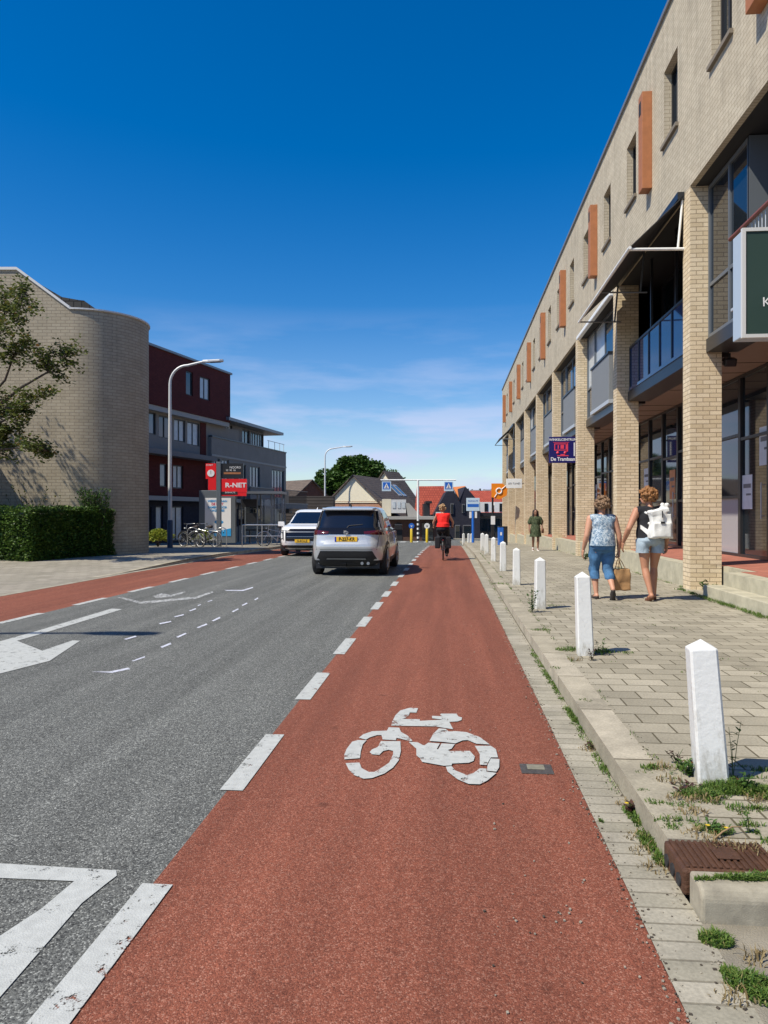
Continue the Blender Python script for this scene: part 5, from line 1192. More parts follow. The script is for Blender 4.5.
# ================================================================== BICYCLES
M['bikeblack'] = mat('black_bicycle_paint', (.015, .015, .017), .35); M['steel'] = mat('polished_steel', (.55, .56, .57), .3, metal=.8); M['saddle'] = mat('saddle', (.03, .02, .018), .6)
def bicycle(label, loc, rz, m, group=None, spokes=28):
    t = thing('bicycle', label, 'bicycle', loc, rz, group); r = .345; yb, yf = -.53, .56
    for nm, y in (('rear_wheel', yb), ('front_wheel', yf)):
        b = MB(); b.tube([(0, y+(r-.02)*cos(a*pi/18), r+(r-.02)*sin(a*pi/18)) for a in range(37)], .019, 8); o = b.build('wheel', M['tyre'], t)
        b = MB(); b.tube([(0, y+(r-.045)*cos(a*pi/18), r+(r-.045)*sin(a*pi/18)) for a in range(37)], .009, 6)
        for k in range(spokes): a = 2*pi*k/spokes; b.tube([(.02*(-1)**k, y, r), (0, y+(r-.05)*cos(a), r+(r-.05)*sin(a))], .0022, 4, cap=False)
        b.tube([(-.05, y, r), (.05, y, r)], .02, 10); b.build('rim', M['steel'], o)
        b = MB()
        b.tube([(0, y+(r+.022)*cos(R(10+11*i)), r+(r+.022)*sin(R(10+11*i))) for i in range(17)], .024, 6); b.build('mudguard', m, t)
    b = MB(); bbx = (0, -.06, .29); st = (0, -.20, .80); hd = (0, .36, .82); hl = (0, .40, .62)
    b.tube([bbx, st], .017); b.tube([bbx, hl], .02); b.tube([(0, -.17, .70), hd], .016); b.tube([hd, hl], .022)
    for q in (-1, 1): b.tube([(q*.02, bbx[1], bbx[2]), (q*.055, yb, r)], .011); b.tube([(q*.02, -.17, .70), (q*.055, yb, r)], .009)
    b.build('frame', m, t)
    b = MB(); 
    for q in (-1, 1): b.tube([hl, (q*.05, .43, .56), (q*.05, yf, r)], .012)
    b.build('fork', m, t)
    b = MB(); b.tube([(0, .36, .82), (0, .34, 1.02)], .013); b.tube([(-.29, .06, 1.04), (-.27, .20, 1.07), (-.12, .36, 1.05), (.12, .36, 1.05), (.27, .20, 1.07), (.29, .06, 1.04)], .012); b.build('handlebar', M['steel'], t)
    b = MB()
    for q in (-1, 1): b.tube([(q*.29, .05, 1.04), (q*.285, .17, 1.066)], .018)
    b.build('grip', M['tyre'], t)
    b = MB(); b.tube([st, (0, -.225, .90)], .012); b.cap((0, -.33, .93), (0, -.08, .93), .075, .03); b.ell((0, -.31, .93), (.10, .09, .045)); b.build('saddle', M['saddle'], t)
    b = MB(); b.tube([(-.06, -.95, .74), (-.06, -.25, .74)], .008); b.tube([(.06, -.95, .74), (.06, -.25, .74)], .008)
    for y in (-.9, -.7, -.5, -.3): b.tube([(-.06, y, .74), (.06, y, .74)], .007)
    for q in (-1, 1): b.tube([(q*.06, -.6, .74), (q*.06, yb, r)], .007)
    b.build('rack', m, t)
    b = MB(); b.tube([(-.03, -.06, .29), (.03, -.06, .29)], .05, 14); b.tube([(.06, -.06, .29), (.07, -.06, .12)], .011); b.tube([(-.06, -.06, .29), (-.07, -.06, .46)], .011); b.box((.12, -.06, .12), (.09, .07, .02)); b.box((-.12, -.06, .46), (.09, .07, .02)); b.build('crank', M['steel'], t)
    b = MB(); b.box((0, -.97, .66), (.06, .03, .05)); b.build('tail_light', M['tail'], t)
    b = MB(); b.box((0, .46, .86), (.06, .06, .06)); b.build('headlight', M['lamp'], t, bevel=.015)
    return t
cx_, cy_ = -.19, 23.2+.9
bicycle('black city bicycle ridden by the cyclist in the red top', (cx_, cy_, g(cy_)), 0, M['bikeblack'])
pn = thing('pannier_bag', 'black double pannier bags hanging on the rack of the ridden bicycle', 'bag', (cx_, cy_-.62, g(cy_)+.42), 0)
for q in (-1, 1):
    b = MB(); b.box((q*.17, 0, .15), (.17, .36, .36)); b.build('bag', M['blackcloth'], pn, bevel=.03)
b = MB(); b.box((0, 0, .34), (.20, .3, .02)); b.build('strap', M['blackcloth'], pn)
J4 = dict(pelvis=(0, -.28, 1.03), chest=(0, -.20, 1.34), neck=(0, -.16, 1.49), head=(-.03, -.11, 1.64), face=(-.5, .85, 0),
          sho=((-.195, -.17, 1.43), (.195, -.17, 1.43)), elb=((-.31, .0, 1.20), (.32, -.02, 1.20)), wri=((-.30, .05, 1.09), (.30, .04, 1.085)),
          hand=(((.03, 1, -.2), (0, 0, -1), (1, 0, 0), 1.2), ((-.03, 1, -.2), (0, 0, -1), (-1, 0, 0), 1.2)),
          hip=((-.09, -.26, 1.0), (.09, -.26, 1.0)), kne=((-.13, .12, .86), (.13, .10, .62)), ank=((-.12, -.08, .53), (.12, -.12, .20)), toe=((-.12, .07, .50), (.12, .04, .165)))
p4 = human('person', 'cyclist with blond hair in a red sleeveless top riding away', (cx_, cy_, g(cy_)), 0, J4, M['skin'], 1.0, 1.08, vox=.012)
garment(p4, 'top', M['redcloth'], lambda b: (torso(b, J4, 1.08, .018, top=False), b.lathe([(.20, -.02), (.225, -.16)], (0, -.25, 1.20), 18)), .013, 3, wr=.012, cutz=[((0, 0, 1.06), (0, 0, -1)), ((0, 0, 1.50), (0, 0, 1))])
garment(p4, 'trousers', M['blackcloth'], lambda b: (b.ell((0, -.29, 1.0), (.20, .17, .12)), leg_cloth(b, J4, .02, 1, .9)), .013, 2)
curls(p4, J4, M['hair3'], .11, 60, .03, seed=11, down=.3)
shoes(p4, J4, M['shoe'])
# ================================================================== LEFT: hedge, round brick building
M['hedge'] = leafmat('hedge_leaves', (.022, .052, .009), (.10, .19, .028), (.26, .34, .08), .22)
M['tree'] = leafmat('tree_leaves', (.045, .075, .018), (.15, .17, .04), (.22, .11, .035), .35)
M['fartree'] = leafmat('far_tree_leaves', (.03, .075, .012), (.085, .16, .03), None, .25)
M['bark'] = mat('bark', (.075, .055, .042), .9, var=.3, vscale=9, bump=.8, bscale=30)
M['shrub'] = leafmat('bright_shrub_leaves', (.14, .22, .03), (.40, .42, .06), (.55, .50, .10), .3)
def leafcloud(b, pts, L, W, up=.3):
    for p in pts:
        a = random.uniform(0, 6.283); z = random.uniform(-.6, 1)
        leaf(b, p, (cos(a), sin(a), z*.8+up), L*random.uniform(.6, 1.2), W*random.uniform(.7, 1.2), up=(random.uniform(-1, 1), random.uniform(-1, 1), 1))
n0 = at(30, 21.4); n1 = at(113, 24.6)
hg = thing('hedge', 'trimmed green hedge in front of the pale round brick building', 'hedge', (n0[0], n0[1], 0))
dv = Vector((n1[0]-n0[0], n1[1]-n0[1], 0)); Ld = dv.length; du = dv/Ld; dn = Vector((-du.y, du.x, 0))     # dn points away from the street
HH = 1.52
def hpt(u, v, z): return Vector((n0[0], n0[1], 0))+du*u+dn*v+Vector((0, 0, z))
WID = 7.0
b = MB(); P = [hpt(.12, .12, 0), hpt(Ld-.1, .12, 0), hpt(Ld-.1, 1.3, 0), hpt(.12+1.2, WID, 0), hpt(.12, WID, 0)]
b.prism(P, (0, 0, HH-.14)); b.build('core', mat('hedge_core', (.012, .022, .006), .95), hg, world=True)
b = MB(); pts = []
rn = random.Random(5)
def wob(u, v): return .09*noise.noise(Vector((u*1.3, v*1.3, 3)))+.05*noise.noise(Vector((u*4, v*4, 1)))
for _ in range(15000):
    u = rn.uniform(0, Ld); z = rn.uniform(0, HH); d = wob(u, z)+rn.uniform(-.09, .07); pts.append(hpt(u, d, z))
for _ in range(15000):
    v = rn.uniform(0, WID); z = rn.uniform(0, HH); d = wob(v+9, z)+rn.uniform(-.09, .07); pts.append(hpt(d, v, z))
for _ in range(9000):
    u = rn.uniform(0, Ld); v = rn.uniform(0, 1.4) if u > 1.4 else rn.uniform(0, WID); pts.append(hpt(u, v, HH+wob(u, v)+rn.uniform(-.08, .08)))
leafcloud(b, pts, .075, .026); b.build('foliage', M['hedge'], hg, world=True)
# low shrub with long stems behind the hedge
for px, zc, lab, hgt, nn in ((93, 24.0, 'spiky dark shrub rising behind the far end of the hedge by the curved wall', 2.2, 60), (35, 23.6, 'thin wispy twigs standing up behind the middle of the hedge', 2.35, 16)):
    x, y = at(px, zc); t = thing('shrub', lab, 'shrub', (x, y, 0)); b = MB(); st = MB(); pts = []
    for _ in range(nn):
        a = random.uniform(0, 6.28); sp = random.uniform(.1, .55) if nn > 20 else random.uniform(.2, 1.3); tip = Vector((cos(a)*sp, sin(a)*sp*.5, hgt*random.uniform(.75, 1.02))); st.tube([(cos(a)*sp*.3, sin(a)*sp*.15, 0), tip*.6, tip], [.012, .008, .003], 4)
        if nn > 20: pts += [tip*random.uniform(.45, 1)+Vector((random.uniform(-.1, .1), random.uniform(-.1, .1), 0)) for _ in range(34)]
        else: pts += [tip*random.uniform(.85, 1) for _ in range(5)]
    leafcloud(b, pts, .10, .022, .8); b.build('leaves', M['tree'] if nn < 20 else M['fartree'], t); st.build('stem', M['bark'], t)
# round-cornered pale brick building
rb = thing('round_corner_building', 'pale grey brick building with a rounded windowless corner and white coping', 'building', (-13, 26, 0))
ccx, ccz, RR = -10.345, 26.24, 1.90
path = []                                        # (xc, zc, top z)
zfl = ccz-RR
path += [(-24, zfl, 9.42), (at(17, zfl)[0]*0+(17-384)/F*zfl, zfl, 9.42), ((70-384)/F*zfl, zfl, 8.13)]
for i in range(0, 41):
    a = R(-90+i*4.5); path.append((ccx+RR*cos(a), ccz+RR*sin(a), 8.13)) if i > 0 else None
path.append((ccx-1.0, ccz+RR, 8.13)); path.append((-24, ccz+RR+.0, 8.13))
b = MB(); vs = []; uvs = []; L = 0; fs = []; fu = []
for i, (a, c, z) in enumerate(path):
    if i: L += sqrt((a-path[i-1][0])**2+(c-path[i-1][1])**2)
    X, Y = wc(a, c); vs += [(X, Y, -.5), (X, Y, z)]; uvs.append((L, z))
for i in range(len(path)-1):
    fs.append((2*i, 2*i+2, 2*i+3, 2*i+1)); fu.append([(uvs[i][0], -.5), (uvs[i+1][0], -.5), (uvs[i+1][0], uvs[i+1][1]), (uvs[i][0], uvs[i][1])])
b.add(vs, fs, 0, False, fu); o = b.build('wall', M['graybrick'], rb, world=True)
for p in o.data.polygons: p.use_smooth = True
es = o.modifiers.new('es', 'EDGE_SPLIT'); es.split_angle = R(20)
b = MB()
for (a, c) in zip(path, path[1:]):
    P = []
    (x0, y0), (x1, y1) = wc(a[0], a[1]), wc(c[0], c[1]); d = Vector((x1-x0, y1-y0, 0)); 
    if d.length < 1e-4: continue
    d.normalize(); n = Vector((d.y, -d.x, 0))*.05; ni = Vector((-d.y, d.x, 0))*.25
    h = .09 if a[2] != c[2] or a[2] > 9 else .05
    q = [Vector((x0, y0, a[2]+.002))+n, Vector((x1, y1, c[2]+.002))+n, Vector((x1, y1, c[2]+.002))+ni, Vector((x0, y0, a[2]+.002))+ni]
    up = Vector((0, 0, h)); b.add(q+[p+up for p in q], [(3, 2, 1, 0), (4, 5, 6, 7), (0, 1, 5, 4), (1, 2, 6, 5), (2, 3, 7, 6), (3, 0, 4, 7)])
b.build('coping', M['coping'], rb, world=True)
b = MB()
pr = [(38, 283, 27.5), (62, 297, 27.5), (79, 300, 27.5), (84, 300.5, 27.5), (96, 311, 27.5), (102, 330, 27.5), (-60, 330, 27.5), (-60, 279, 27.5), (20, 274, 27.5)]
b.prism([(*at(px, zc), zat(py, zc)) for px, py, zc in pr], tuple(Vector((*wc(0, .0), 0))+Vector((*wc(0, 1.2), 0)))); b.build('roof', M['roofdark'], rb, world=True)
b = MB(); b.prism([(*wc(-24, zfl+.3), 7.9), (*wc(ccx+1.8, ccz), 7.9), (*wc(ccx, ccz+RR-.1), 7.9), (*wc(-24, ccz+RR-.1), 7.9)], (0, 0, .1)); b.build('flat_roof', M['midgrey'], rb, world=True)
# wing outside the frame at the left whose top edge throws the slanting shade on the wall
b = MB(); P = [wc(-13.55, zfl-.01), wc(-24, zfl-.01), wc(-24, zfl-2.6), wc(-13.55, zfl-2.6)]
b.prism([(*p, 0) for p in P], (0, 0, 4.3)); b.build('wing', M['graybrick'], rb, world=True)
# shrub right of the round corner
def blob(name, label, px, zc, py_top, w_, mt, n=1500, L=.12, cat='shrub', group=None):
    x, y = at(px, zc); z0 = g(y)+.1; h = zat(py_top, zc)-z0; t = thing(name, label, cat, (x, y, z0), 0, group); b = MB(); pts = []
    for _ in range(n):
        a, e_ = random.uniform(0, 6.28), random.uniform(-.2, 1); q = sqrt(max(0, 1-e_*e_))*random.uniform(.7, 1.05); p = Vector((cos(a)*q*w_, sin(a)*q*w_*.7, max(.02, h*(.45+.55*e_*random.uniform(.8, 1.05)))))
        p += Vector((1, 1, 1))*noise.noise(p*2.5+Vector((px, 0, 0)))*.18; pts.append(p)
    leafcloud(b, pts, L, L*.35); b.build('foliage', mt, t)
    b = MB()
    for _ in range(7): a = random.uniform(0, 6.28); b.tube([(0, 0, 0), (cos(a)*w_*.6, sin(a)*w_*.4, h*.7)], [.02, .008], 5)
    b.build('stem', M['bark'], t)
blob('shrub', 'yellow green shrub beside the round brick corner', 158, 33.5, 530, .62, M['shrub'])
blob('shrub', 'small yellow green shrub behind the parked bicycles', 203, 36.5, 532, .5, M['shrub'], 900)
# ---------------- the tree leaning in from the left
ZT = 1.38
tr = thing('tree', 'leafy tree reaching in over the hedge in front of the pale brick wall', 'tree', (*at(-50, 15.5*ZT), 0))
tb = MB(); lv = []; rt = random.Random(12)
def branch(pts, r0, r1): tb.tube(pts, [r0+(r1-r0)*i/(len(pts)-1) for i in range(len(pts))], 8)
def S3(px, py, zc): return Vector((*at(px, zc*ZT), zat(py, zc*ZT)))
base = Vector((*at(-50, 15.5*ZT), -.05))
branch([base, S3(-48, 520, 15.5), S3(-42, 480, 15.4), S3(-30, 440, 15.4), S3(-20, 400, 15.3)], .13, .07)
branch([S3(-45, 500, 15.5), S3(-60, 430, 15.8), S3(-70, 350, 16)], .09, .04)
mains = [([(-30, 440, 15.4), (0, 405, 15.2), (20, 388, 15.1), (48, 372, 15.0), (62, 360, 15)], .05, [(62, 352, .42, 85), (52, 362, .40, 80), (68, 345, .25, 35), (40, 352, .35, 55), (70, 366, .26, 35), (64, 378, .22, 30)]),
         ([(-22, 410, 15.3), (5, 380, 15.2), (14, 355, 15.2), (22, 340, 15.1)], .035, [(18, 348, .42, 75), (5, 345, .45, 80), (30, 352, .25, 30), (8, 362, .32, 40)]),
         ([(-20, 400, 15.3), (-8, 340, 15.4), (6, 310, 15.4), (25, 290, 15.3)], .04, [(8, 312, .46, 120), (25, 314, .30, 70), (12, 290, .34, 70), (-5, 320, .5, 140), (0, 290, .34, 60), (22, 292, .18, 22), (2, 335, .3, 50), (26, 308, .2, 25)]),
         ([(-30, 440, 15.4), (-5, 425, 15.2), (15, 415, 15.1), (25, 408, 15.1)], .035, [(8, 425, .5, 190), (25, 415, .34, 90), (-8, 410, .5, 170), (0, 440, .42, 120), (12, 405, .3, 70), (22, 432, .28, 55)]),
         ([(-38, 465, 15.4), (-10, 450, 15.2), (20, 448, 15.1), (45, 450, 15.0)], .035, [(38, 452, .30, 60), (52, 449, .22, 38), (20, 444, .34, 80), (2, 440, .45, 110), (46, 462, .2, 24), (30, 440, .22, 34), (10, 455, .3, 40)]),
         ([(0, 405, 15.2), (20, 412, 15.0), (34, 398, 15.0), (44, 396, 15)], .02, [(40, 396, .28, 40), (48, 388, .22, 28), (12, 392, .3, 36), (34, 404, .2, 20), (0, 395, .34, 60)])]
for pts, r0, cl in mains:
    P = [S3(*p) for p in pts]; branch(P, r0*1.3, .012)
    for cxp, cyp, rad, n in cl:
        rad *= 1.3; n *= 1.7
        c = S3(cxp, cyp, 15.1+rt.uniform(-.5, .5)); q = min(P, key=lambda v: (v-c).length)
        for _ in range(6):
            e_ = c+Vector((rt.uniform(-1, 1), rt.uniform(-.8, .8), rt.uniform(-.7, .7)))*rad; mdl = (q+e_)/2+Vector((0, 0, .05)); tb.tube([q, mdl, e_], [.012, .008, .004], 4)
            for _ in range(int(n/3.0)): 
                f_ = rt.uniform(.35, 1.05); lv.append(q.lerp(e_, f_)+Vector((rt.gauss(0, .09), rt.gauss(0, .09), rt.gauss(0, .06))))
# the rest of the crown, outside the frame
for _ in range(34):
    c = S3(rt.uniform(-190, -50), rt.uniform(250, 470), rt.uniform(15, 17)); tb.tube([S3(-60, 430, 15.8), (S3(-60, 430, 15.8)+c)/2, c], [.02, .012, .004], 4)
    for _ in range(110): lv.append(c+Vector((rt.gauss(0, .3), rt.gauss(0, .3), rt.gauss(0, .2))))
tb.build('trunk', M['bark'], tr, world=True)
b = MB(); leafcloud(b, lv, .11, .036, .2); b.build('crown', M['tree'], tr, world=True)
# ---------------- street lamps
def lamp(name, label, loc, rz, H=8.0, arm=2.0):
    t = thing(name, label, 'street lamp', loc, rz, 'street lamps with curved arms'); b = MB()
    pts = [(0, 0, .0), (0, 0, H*.6), (0, 0, H-.95)]; rs = [.095, .075, .062]
    for i in range(1, 9):
        a = pi/2*i/8; pts.append((.75*(1-cos(a)), 0, H-.95+.80*sin(a))); rs.append(.055)
    pts.append((arm-.55, 0, H+.02)); rs.append(.045); b.tube(pts, rs, 12); b.build('pole', M['pole'], t)
    b = MB(); b.lathe([(.12, 0), (.12, 1.15), (.105, 1.2)], (0, 0, 0), 16); b.build('base_sleeve', M['poleblue'], t)
    b = MB(); v = [(arm-.6, .05, H-.02), (arm-.35, .13, H-.03), (arm+.15, .14, H+.0), (arm+.30, .07, H+.01), (arm+.30, -.07, H+.01), (arm+.15, -.14, H+.0), (arm-.35, -.13, H-.03), (arm-.6, -.05, H-.02)]
    b.prism(v, (0, 0, .10)); b.build('lamp_head', M['pole'], t, bevel=.02)
    b = MB(); b.prism([(arm-.25, .09, H-.03), (arm+.18, .09, H-.01), (arm+.18, -.09, H-.01), (arm-.25, -.09, H-.03)], (0, 0, .03)); b.build('lamp_glass', M['greyframe'], t)
    return t
lx, ly = at(170, 31.8); l1 = lamp('street_lamp', 'tall pale street lamp standing beside the round brick corner', (lx, ly, g(ly)+.10), TH)
lx, ly = at(325, 70); l2 = lamp('street_lamp', 'distant street lamp rising behind the white utility car', (lx, ly, g(ly)+.1), TH, H=zat(447, 70)-g(ly)-.1, arm=2.3)
l3 = lamp('street_lamp', 'street lamp beyond the left edge whose head throws its shadow on the road', (-10.4, 4.9, 0), 0, H=8.0, arm=1.75)
bpy.data.objects.remove
# ---------------- bus stop
zc = 34.0; x, y = at(219, zc); zg = g(y)+.10
py_ = thing('bus_stop_pylon', 'dark grey bus stop pylon with red destination panels and clock', 'sign', (x, y, zg), TH)
H = zat(462, zc)-zg; b = MB(); b.b2((-.10, -.10, 0), (.10, .10, H)); b.build('post', M['greyframe'], py_, bevel=.015)
k_ = zc/F
def bb(px0, px1, py0, py1, d0=-.07, d1=.07): return ((px0-219)*k_, d0, zat(py1, zc)-zg), ((px1-219)*k_, d1, zat(py0, zc)-zg)
b = MB(); b.b2(*bb(206, 216.4, 463.5, 479)); b.b2(*bb(208.5, 216.4, 479.05, 490)); b.build('red_flag', M['signred'], py_)
b = MB(); b.lathe([(0, -.09), (.165, -.09), (.165, -.071), (0, -.071)], ((211.3-219)*k_, 0, zat(473.3, zc)-zg), 24, axis='Y', smooth=False); ck = b.build('clock', M['whitepl'], py_)
b = MB(); b.b2(((211.3-219)*k_-.008, -.094, zat(473.3, zc)-zg), ((211.3-219)*k_+.008, -.091, zat(473.3, zc)-zg+.12)); b.b2(((211.3-219)*k_-.006, -.094, zat(473.3, zc)-zg-.05), ((211.3-219)*k_+.006, -.091, zat(473.3, zc)-zg)); b.build('hand', M['black'], ck)
text(None, 'START', .11, M['whitepl'], py_, ((210-219)*k_, -.075, zat(465.3, zc)-zg), FACE_CAM, .001)
b = MB(); b.b2(*bb(221.5, 243.5, 463.5, 478.5, -.05, .05)); b.build('destination_panel', M['frame'], py_)
text(None, 'NOORD', .14, M['whitepl'], py_, ((235.5-219)*k_, -.055, zat(467.6, zc)-zg), FACE_CAM, .001)
text(None, '50  90  50', .11, M['whitepl'], py_, ((231-219)*k_, -.055, zat(470.4, zc)-zg), FACE_CAM, .001)
b = MB(); b.b2(*bb(224, 241, 472.3, 474.2, -.056, -.051)); b.build('orange_text_line', M['orange'], py_)
b = MB(); b.b2(*bb(221.5, 247, 479, 492.5, -.065, .065)); b.b2(*bb(221.5, 246.5, 492.55, 496, -.06, .06)); b.build('red_panel', M['signred'], py_)
b = MB(); b.b2(*bb(221.6, 237.8, 491.6, 494.6, -.069, -.062)); b.build('dark_line', M['frame'], py_)
text(None, 'R-NET', .29, M['whitepl'], py_, ((236-219)*k_, -.07, zat(485.4, zc)-zg), FACE_CAM, .001, sx=1.2, bold=.008)
text(None, 'BUSHALTE', .10, M['whitepl'], py_, ((230.5-219)*k_, -.074, zat(492.6, zc)-zg), FACE_CAM, .001)
# advertising column with shelter
zs = 37.0; x, y = at(220, zs); zg = g(y)+.10; ks = zs/F
sh = thing('bus_shelter', 'grey glass bus shelter with a lit-looking white and blue poster panel', 'bus shelter', (x, y, zg), TH)
def sb(px0, px1, py0, py1, d0, d1): return ((px0-220)*ks, d0, max(0, zat(py1, zs)-zg)), ((px1-220)*ks, d1, zat(py0, zs)-zg)
b = MB(); b.b2(*sb(199.5, 236, 490.5, 543, -.12, .12)); b.build('poster_case', M['greyframe'], sh, bevel=.02)
b = MB(); b.b2(*sb(205.5, 231.5, 498, 536, -.135, -.122)); b.build('poster', M['whitepl'], sh)
def band(px0, px1, py0, py1, m, nm):
    b = MB(); b.b2(*sb(px0, px1, py0, py1, -.141, -.136)); return b.build(nm, m, sh)
M['posterblue'] = mat('poster_blue', (.03, .32, .68), .4); M['posterred'] = mat('poster_pink', (.75, .12, .2), .4)
o = MB(); o.prism([((205.5-220)*ks, -.141, zat(536, zs)-zg), ((231.5-220)*ks, -.141, zat(536, zs)-zg), ((231.5-220)*ks, -.141, zat(528.2, zs)-zg), ((222-220)*ks, -.141, zat(530, zs)-zg), ((205.5-220)*ks, -.141, zat(529.8, zs)-zg)], (0, .004, 0)); o.build('poster_wave', M['posterblue'], sh)
for i, (s_, c_, py) in enumerate((('WERKEN AAN', 'posterblue', 501.2), ('DE KUST', 'posterred', 504.2), ('SAMEN VOOR', 'posterblue', 507.4), ('ONZE ZEE', 'posterblue', 510.6))):
    text(None, s_, .15, M[c_], sh, ((218-220)*ks, -.143, zat(py, zs)-zg), FACE_CAM, .001, bold=.004)
b = MB(); c = Vector(((219.5-220)*ks, -.141, zat(522, zs)-zg)); b.prism([c+Vector((-.24, 0, 0)), c+Vector((0, 0, -.2)), c+Vector((.24, 0, 0)), c+Vector((0, 0, .2))], (0, .004, 0)); b.build('poster_emblem', M['posterblue'], sh)
b = MB(); b.b2(*sb(236, 283, 491.5, 494, -.6, 1.4)); b.build('roof', M['greyframe'], sh)
b = MB()
for q in (240, 256, 270, 281):
    for d in (.2, 1.2): b.b2(*sb(q, q+1.2, 494.1, 544, d, d+.06))
b.build('post', M['greyframe'], sh)
M['clearglass'] = mat('clear_shelter_glass', (.75, .80, .80), .03, trans=1.0)
for q0, q1 in ((241.2, 256), (257.2, 270), (271.2, 281)):
    b = MB(); b.b2(*sb(q0, q1, 498, 540, 1.22, 1.235)); b.build('glass_pane', M['clearglass'], sh)
b = MB(); b.b2(*sb(243, 268, 529.5, 531, .7, 1.1)); b.b2(*sb(246, 247, 531, 544, .85, .95)); b.b2(*sb(264, 265, 531, 544, .85, .95)); b.build('bench', M['frame'], sh)
b = MB(); b.b2(*sb(239, 255, 499, 507, .6, .7)); b.build('timetable_case', M['frame'], sh)
b = MB(); b.b2(*sb(242, 253, 513, 523, 1.1, 1.18)); b.build('notice_board', M['frame'], sh)
# metal railing beside the shelter
rl = thing('railing', 'grey steel railing at the edge of the bus platform', 'railing', (*at(262, 33.5), g(33)+.1), TH)
b = MB()
for q in (-.9, 0, .9): b.tube([(q, 0, 0), (q, 0, 1.0)], .025)
b.tube([(-.9, 0, 1.0), (.9, 0, 1.0)], .025); b.tube([(-.9, 0, .5), (.9, 0, .5)], .015); b.build('rails', M['steel'], rl)
bicycle('dark bicycle parked beside the tall pale street lamp', (*at(192, 33.2), g(33)+.10), R(62), M['bikeblack'], 'bicycles parked by the bus stop', 20)
bicycle('silver framed bicycle parked in front of the bus stop poster', (*at(205, 33.4), g(33)+.10), R(75), M['steel'], 'bicycles parked by the bus stop', 20)
bicycle('pale bicycle parked just left of the white utility car', (*at(276, 35), g(35)+.10), R(110), M['alu'], 'bicycles parked by the bus stop', 20)
b = MB(); x, y = at(206, 33.8)
rk = thing('bicycle_rack', 'steel hoop bicycle rack in front of the bus shelter', 'rack', (x, y, g(y)+.1), TH)
for q in (-.85, -.1, .5):
    b = MB(); b.tube([(q, 0, 0), (q, 0, .7)]+[(q+.22*(1-cos(pi*i/8)), 0, .7+.18*sin(pi*i/8)) for i in range(1, 8)]+[(q+.44, 0, .7), (q+.44, 0, 0)], .022, 8); b.build('hoop', M['steel'], rk)
pr_ = None
# ================================================================== LEFT: red and grey apartment block
def facadeT(px0, zc0, ang):      # facade frame: starts at a point, runs away at an angle from the view axis
    xc0 = (px0-384)/F*zc0; ux, uz = sin(ang), cos(ang)
    def T(u, v, d): return Vector((*wc(xc0+ux*u-uz*d, zc0+uz*u+ux*d), v))
    return T
def flatT(px0, zc0, ang):
    return facadeT(px0, zc0, ang)
ap = thing('red_grey_apartment_block', 'apartment block with dark red brick top storey overhanging grey storeys', 'building', (*at(170, 43), -.4))
TA = facadeT(140, 38.9, R(16.9)); UL = 10.0
def uof(px): # distance along the facade for an image column
    lo, hi = -5., 30.
    for _ in range(40):
        mid = (lo+hi)/2; P = TA(mid, 0, 0); zc_ = -P.x*sin(TH)+P.y*cos(TH); xc_ = P.x*cos(TH)+P.y*sin(TH)
        if 384+F*xc_/zc_ < px: lo = mid
        else: hi = mid
    return lo
U1 = uof(230.3)
def winset(T, parent, rects, fm=M['frame'], pm=M['glass'], depth=.12):
    for r_ in rects:
        a, c, d, e_, mull = r_[:5]; pmm = r_[5] if len(r_) > 5 else pm
        f = MB(); frame(f, T, a, c, d, e_, depth-.06, .07, .06, mull=[a+(c-a)*j/(mull+1) for j in range(1, mull+1)]); fo = f.build('window', fm, parent, world=True)
        p = MB(); p.quad(T(a, d, depth-.02), T(c, d, depth-.02), T(c, e_, depth-.02), T(a, e_, depth-.02)); p.build('pane', pmm, fo, world=True)
M['skyglass'] = mat('pale_reflecting_glass', (.10, .16, .20), .06, spec=1.0)
u = uof
rw = [(u(186), u(193), 8.35, 9.75, 0), (u(200), u(210), 8.35, 9.70, 1, M['curtain'])]
b = MB(); wallgrid(b, TA, -6, U1, 7.3, 10.42, [r_[:4] for r_ in rw], .2)
b.quad(TA(U1, 7.3, 0), TA(U1, 7.3, 8), TA(U1, 10.42, 8), TA(U1, 10.42, 0)); b.quad(TA(-6, 7.3, 0), TA(U1, 7.3, 0), TA(U1, 7.3, 8), TA(-6, 7.3, 8)); b.quad(TA(-6, 10.42, 0), TA(U1, 10.42, 0), TA(U1, 10.42, 8), TA(-6, 10.42, 8))
b.build('red_top_storey', M['redbrick'], ap, world=True); winset(TA, ap, rw)
b = MB(); tbox(b, TA, -6, U1+.1, 10.425, 10.55, -.1, .5); b.build('roof_edge', M['zinc'], ap, world=True)
TA2 = lambda u_, v, d: TA(u_, v, d+.45)
b = MB(); tbox(b, TA, -6, U1-.02, 7.02, 7.295, .05, 1.2); b.build('beige_band', M['lightband'], ap, world=True)
gw = [(u(150), u(163), 5.75, 6.95, 1, M['skyglass']), (u(166), u(178), 5.65, 6.9, 1, M['glass']), (u(181), u(192), 5.6, 6.9, 1, M['curtain']), (u(194), u(206), 5.5, 6.9, 1, M['curtain'])]
b = MB(); wallgrid(b, TA2, -6, U1+2, 4.75, 7.02, [r_[:4] for r_ in gw], .15); b.build('second_storey', M['greyrender'], ap, world=True); winset(TA2, ap, gw)
b = MB(); tbox(b, TA2, u(206.5), u(212), 4.9, 7.0, -.04, .1); b.build('red_panel', M['redbrick'], ap, world=True)
b = MB(); tbox(b, TA, -6, u(212), 4.62, 4.9, -.35, .5); b.build('balcony_slab', M['midgrey'], ap, world=True)
rw = [(u(167), u(174), 2.9, 4.2, 0, M['skyglass']), (u(180), u(190), 2.85, 4.2, 1, M['curtain'])]
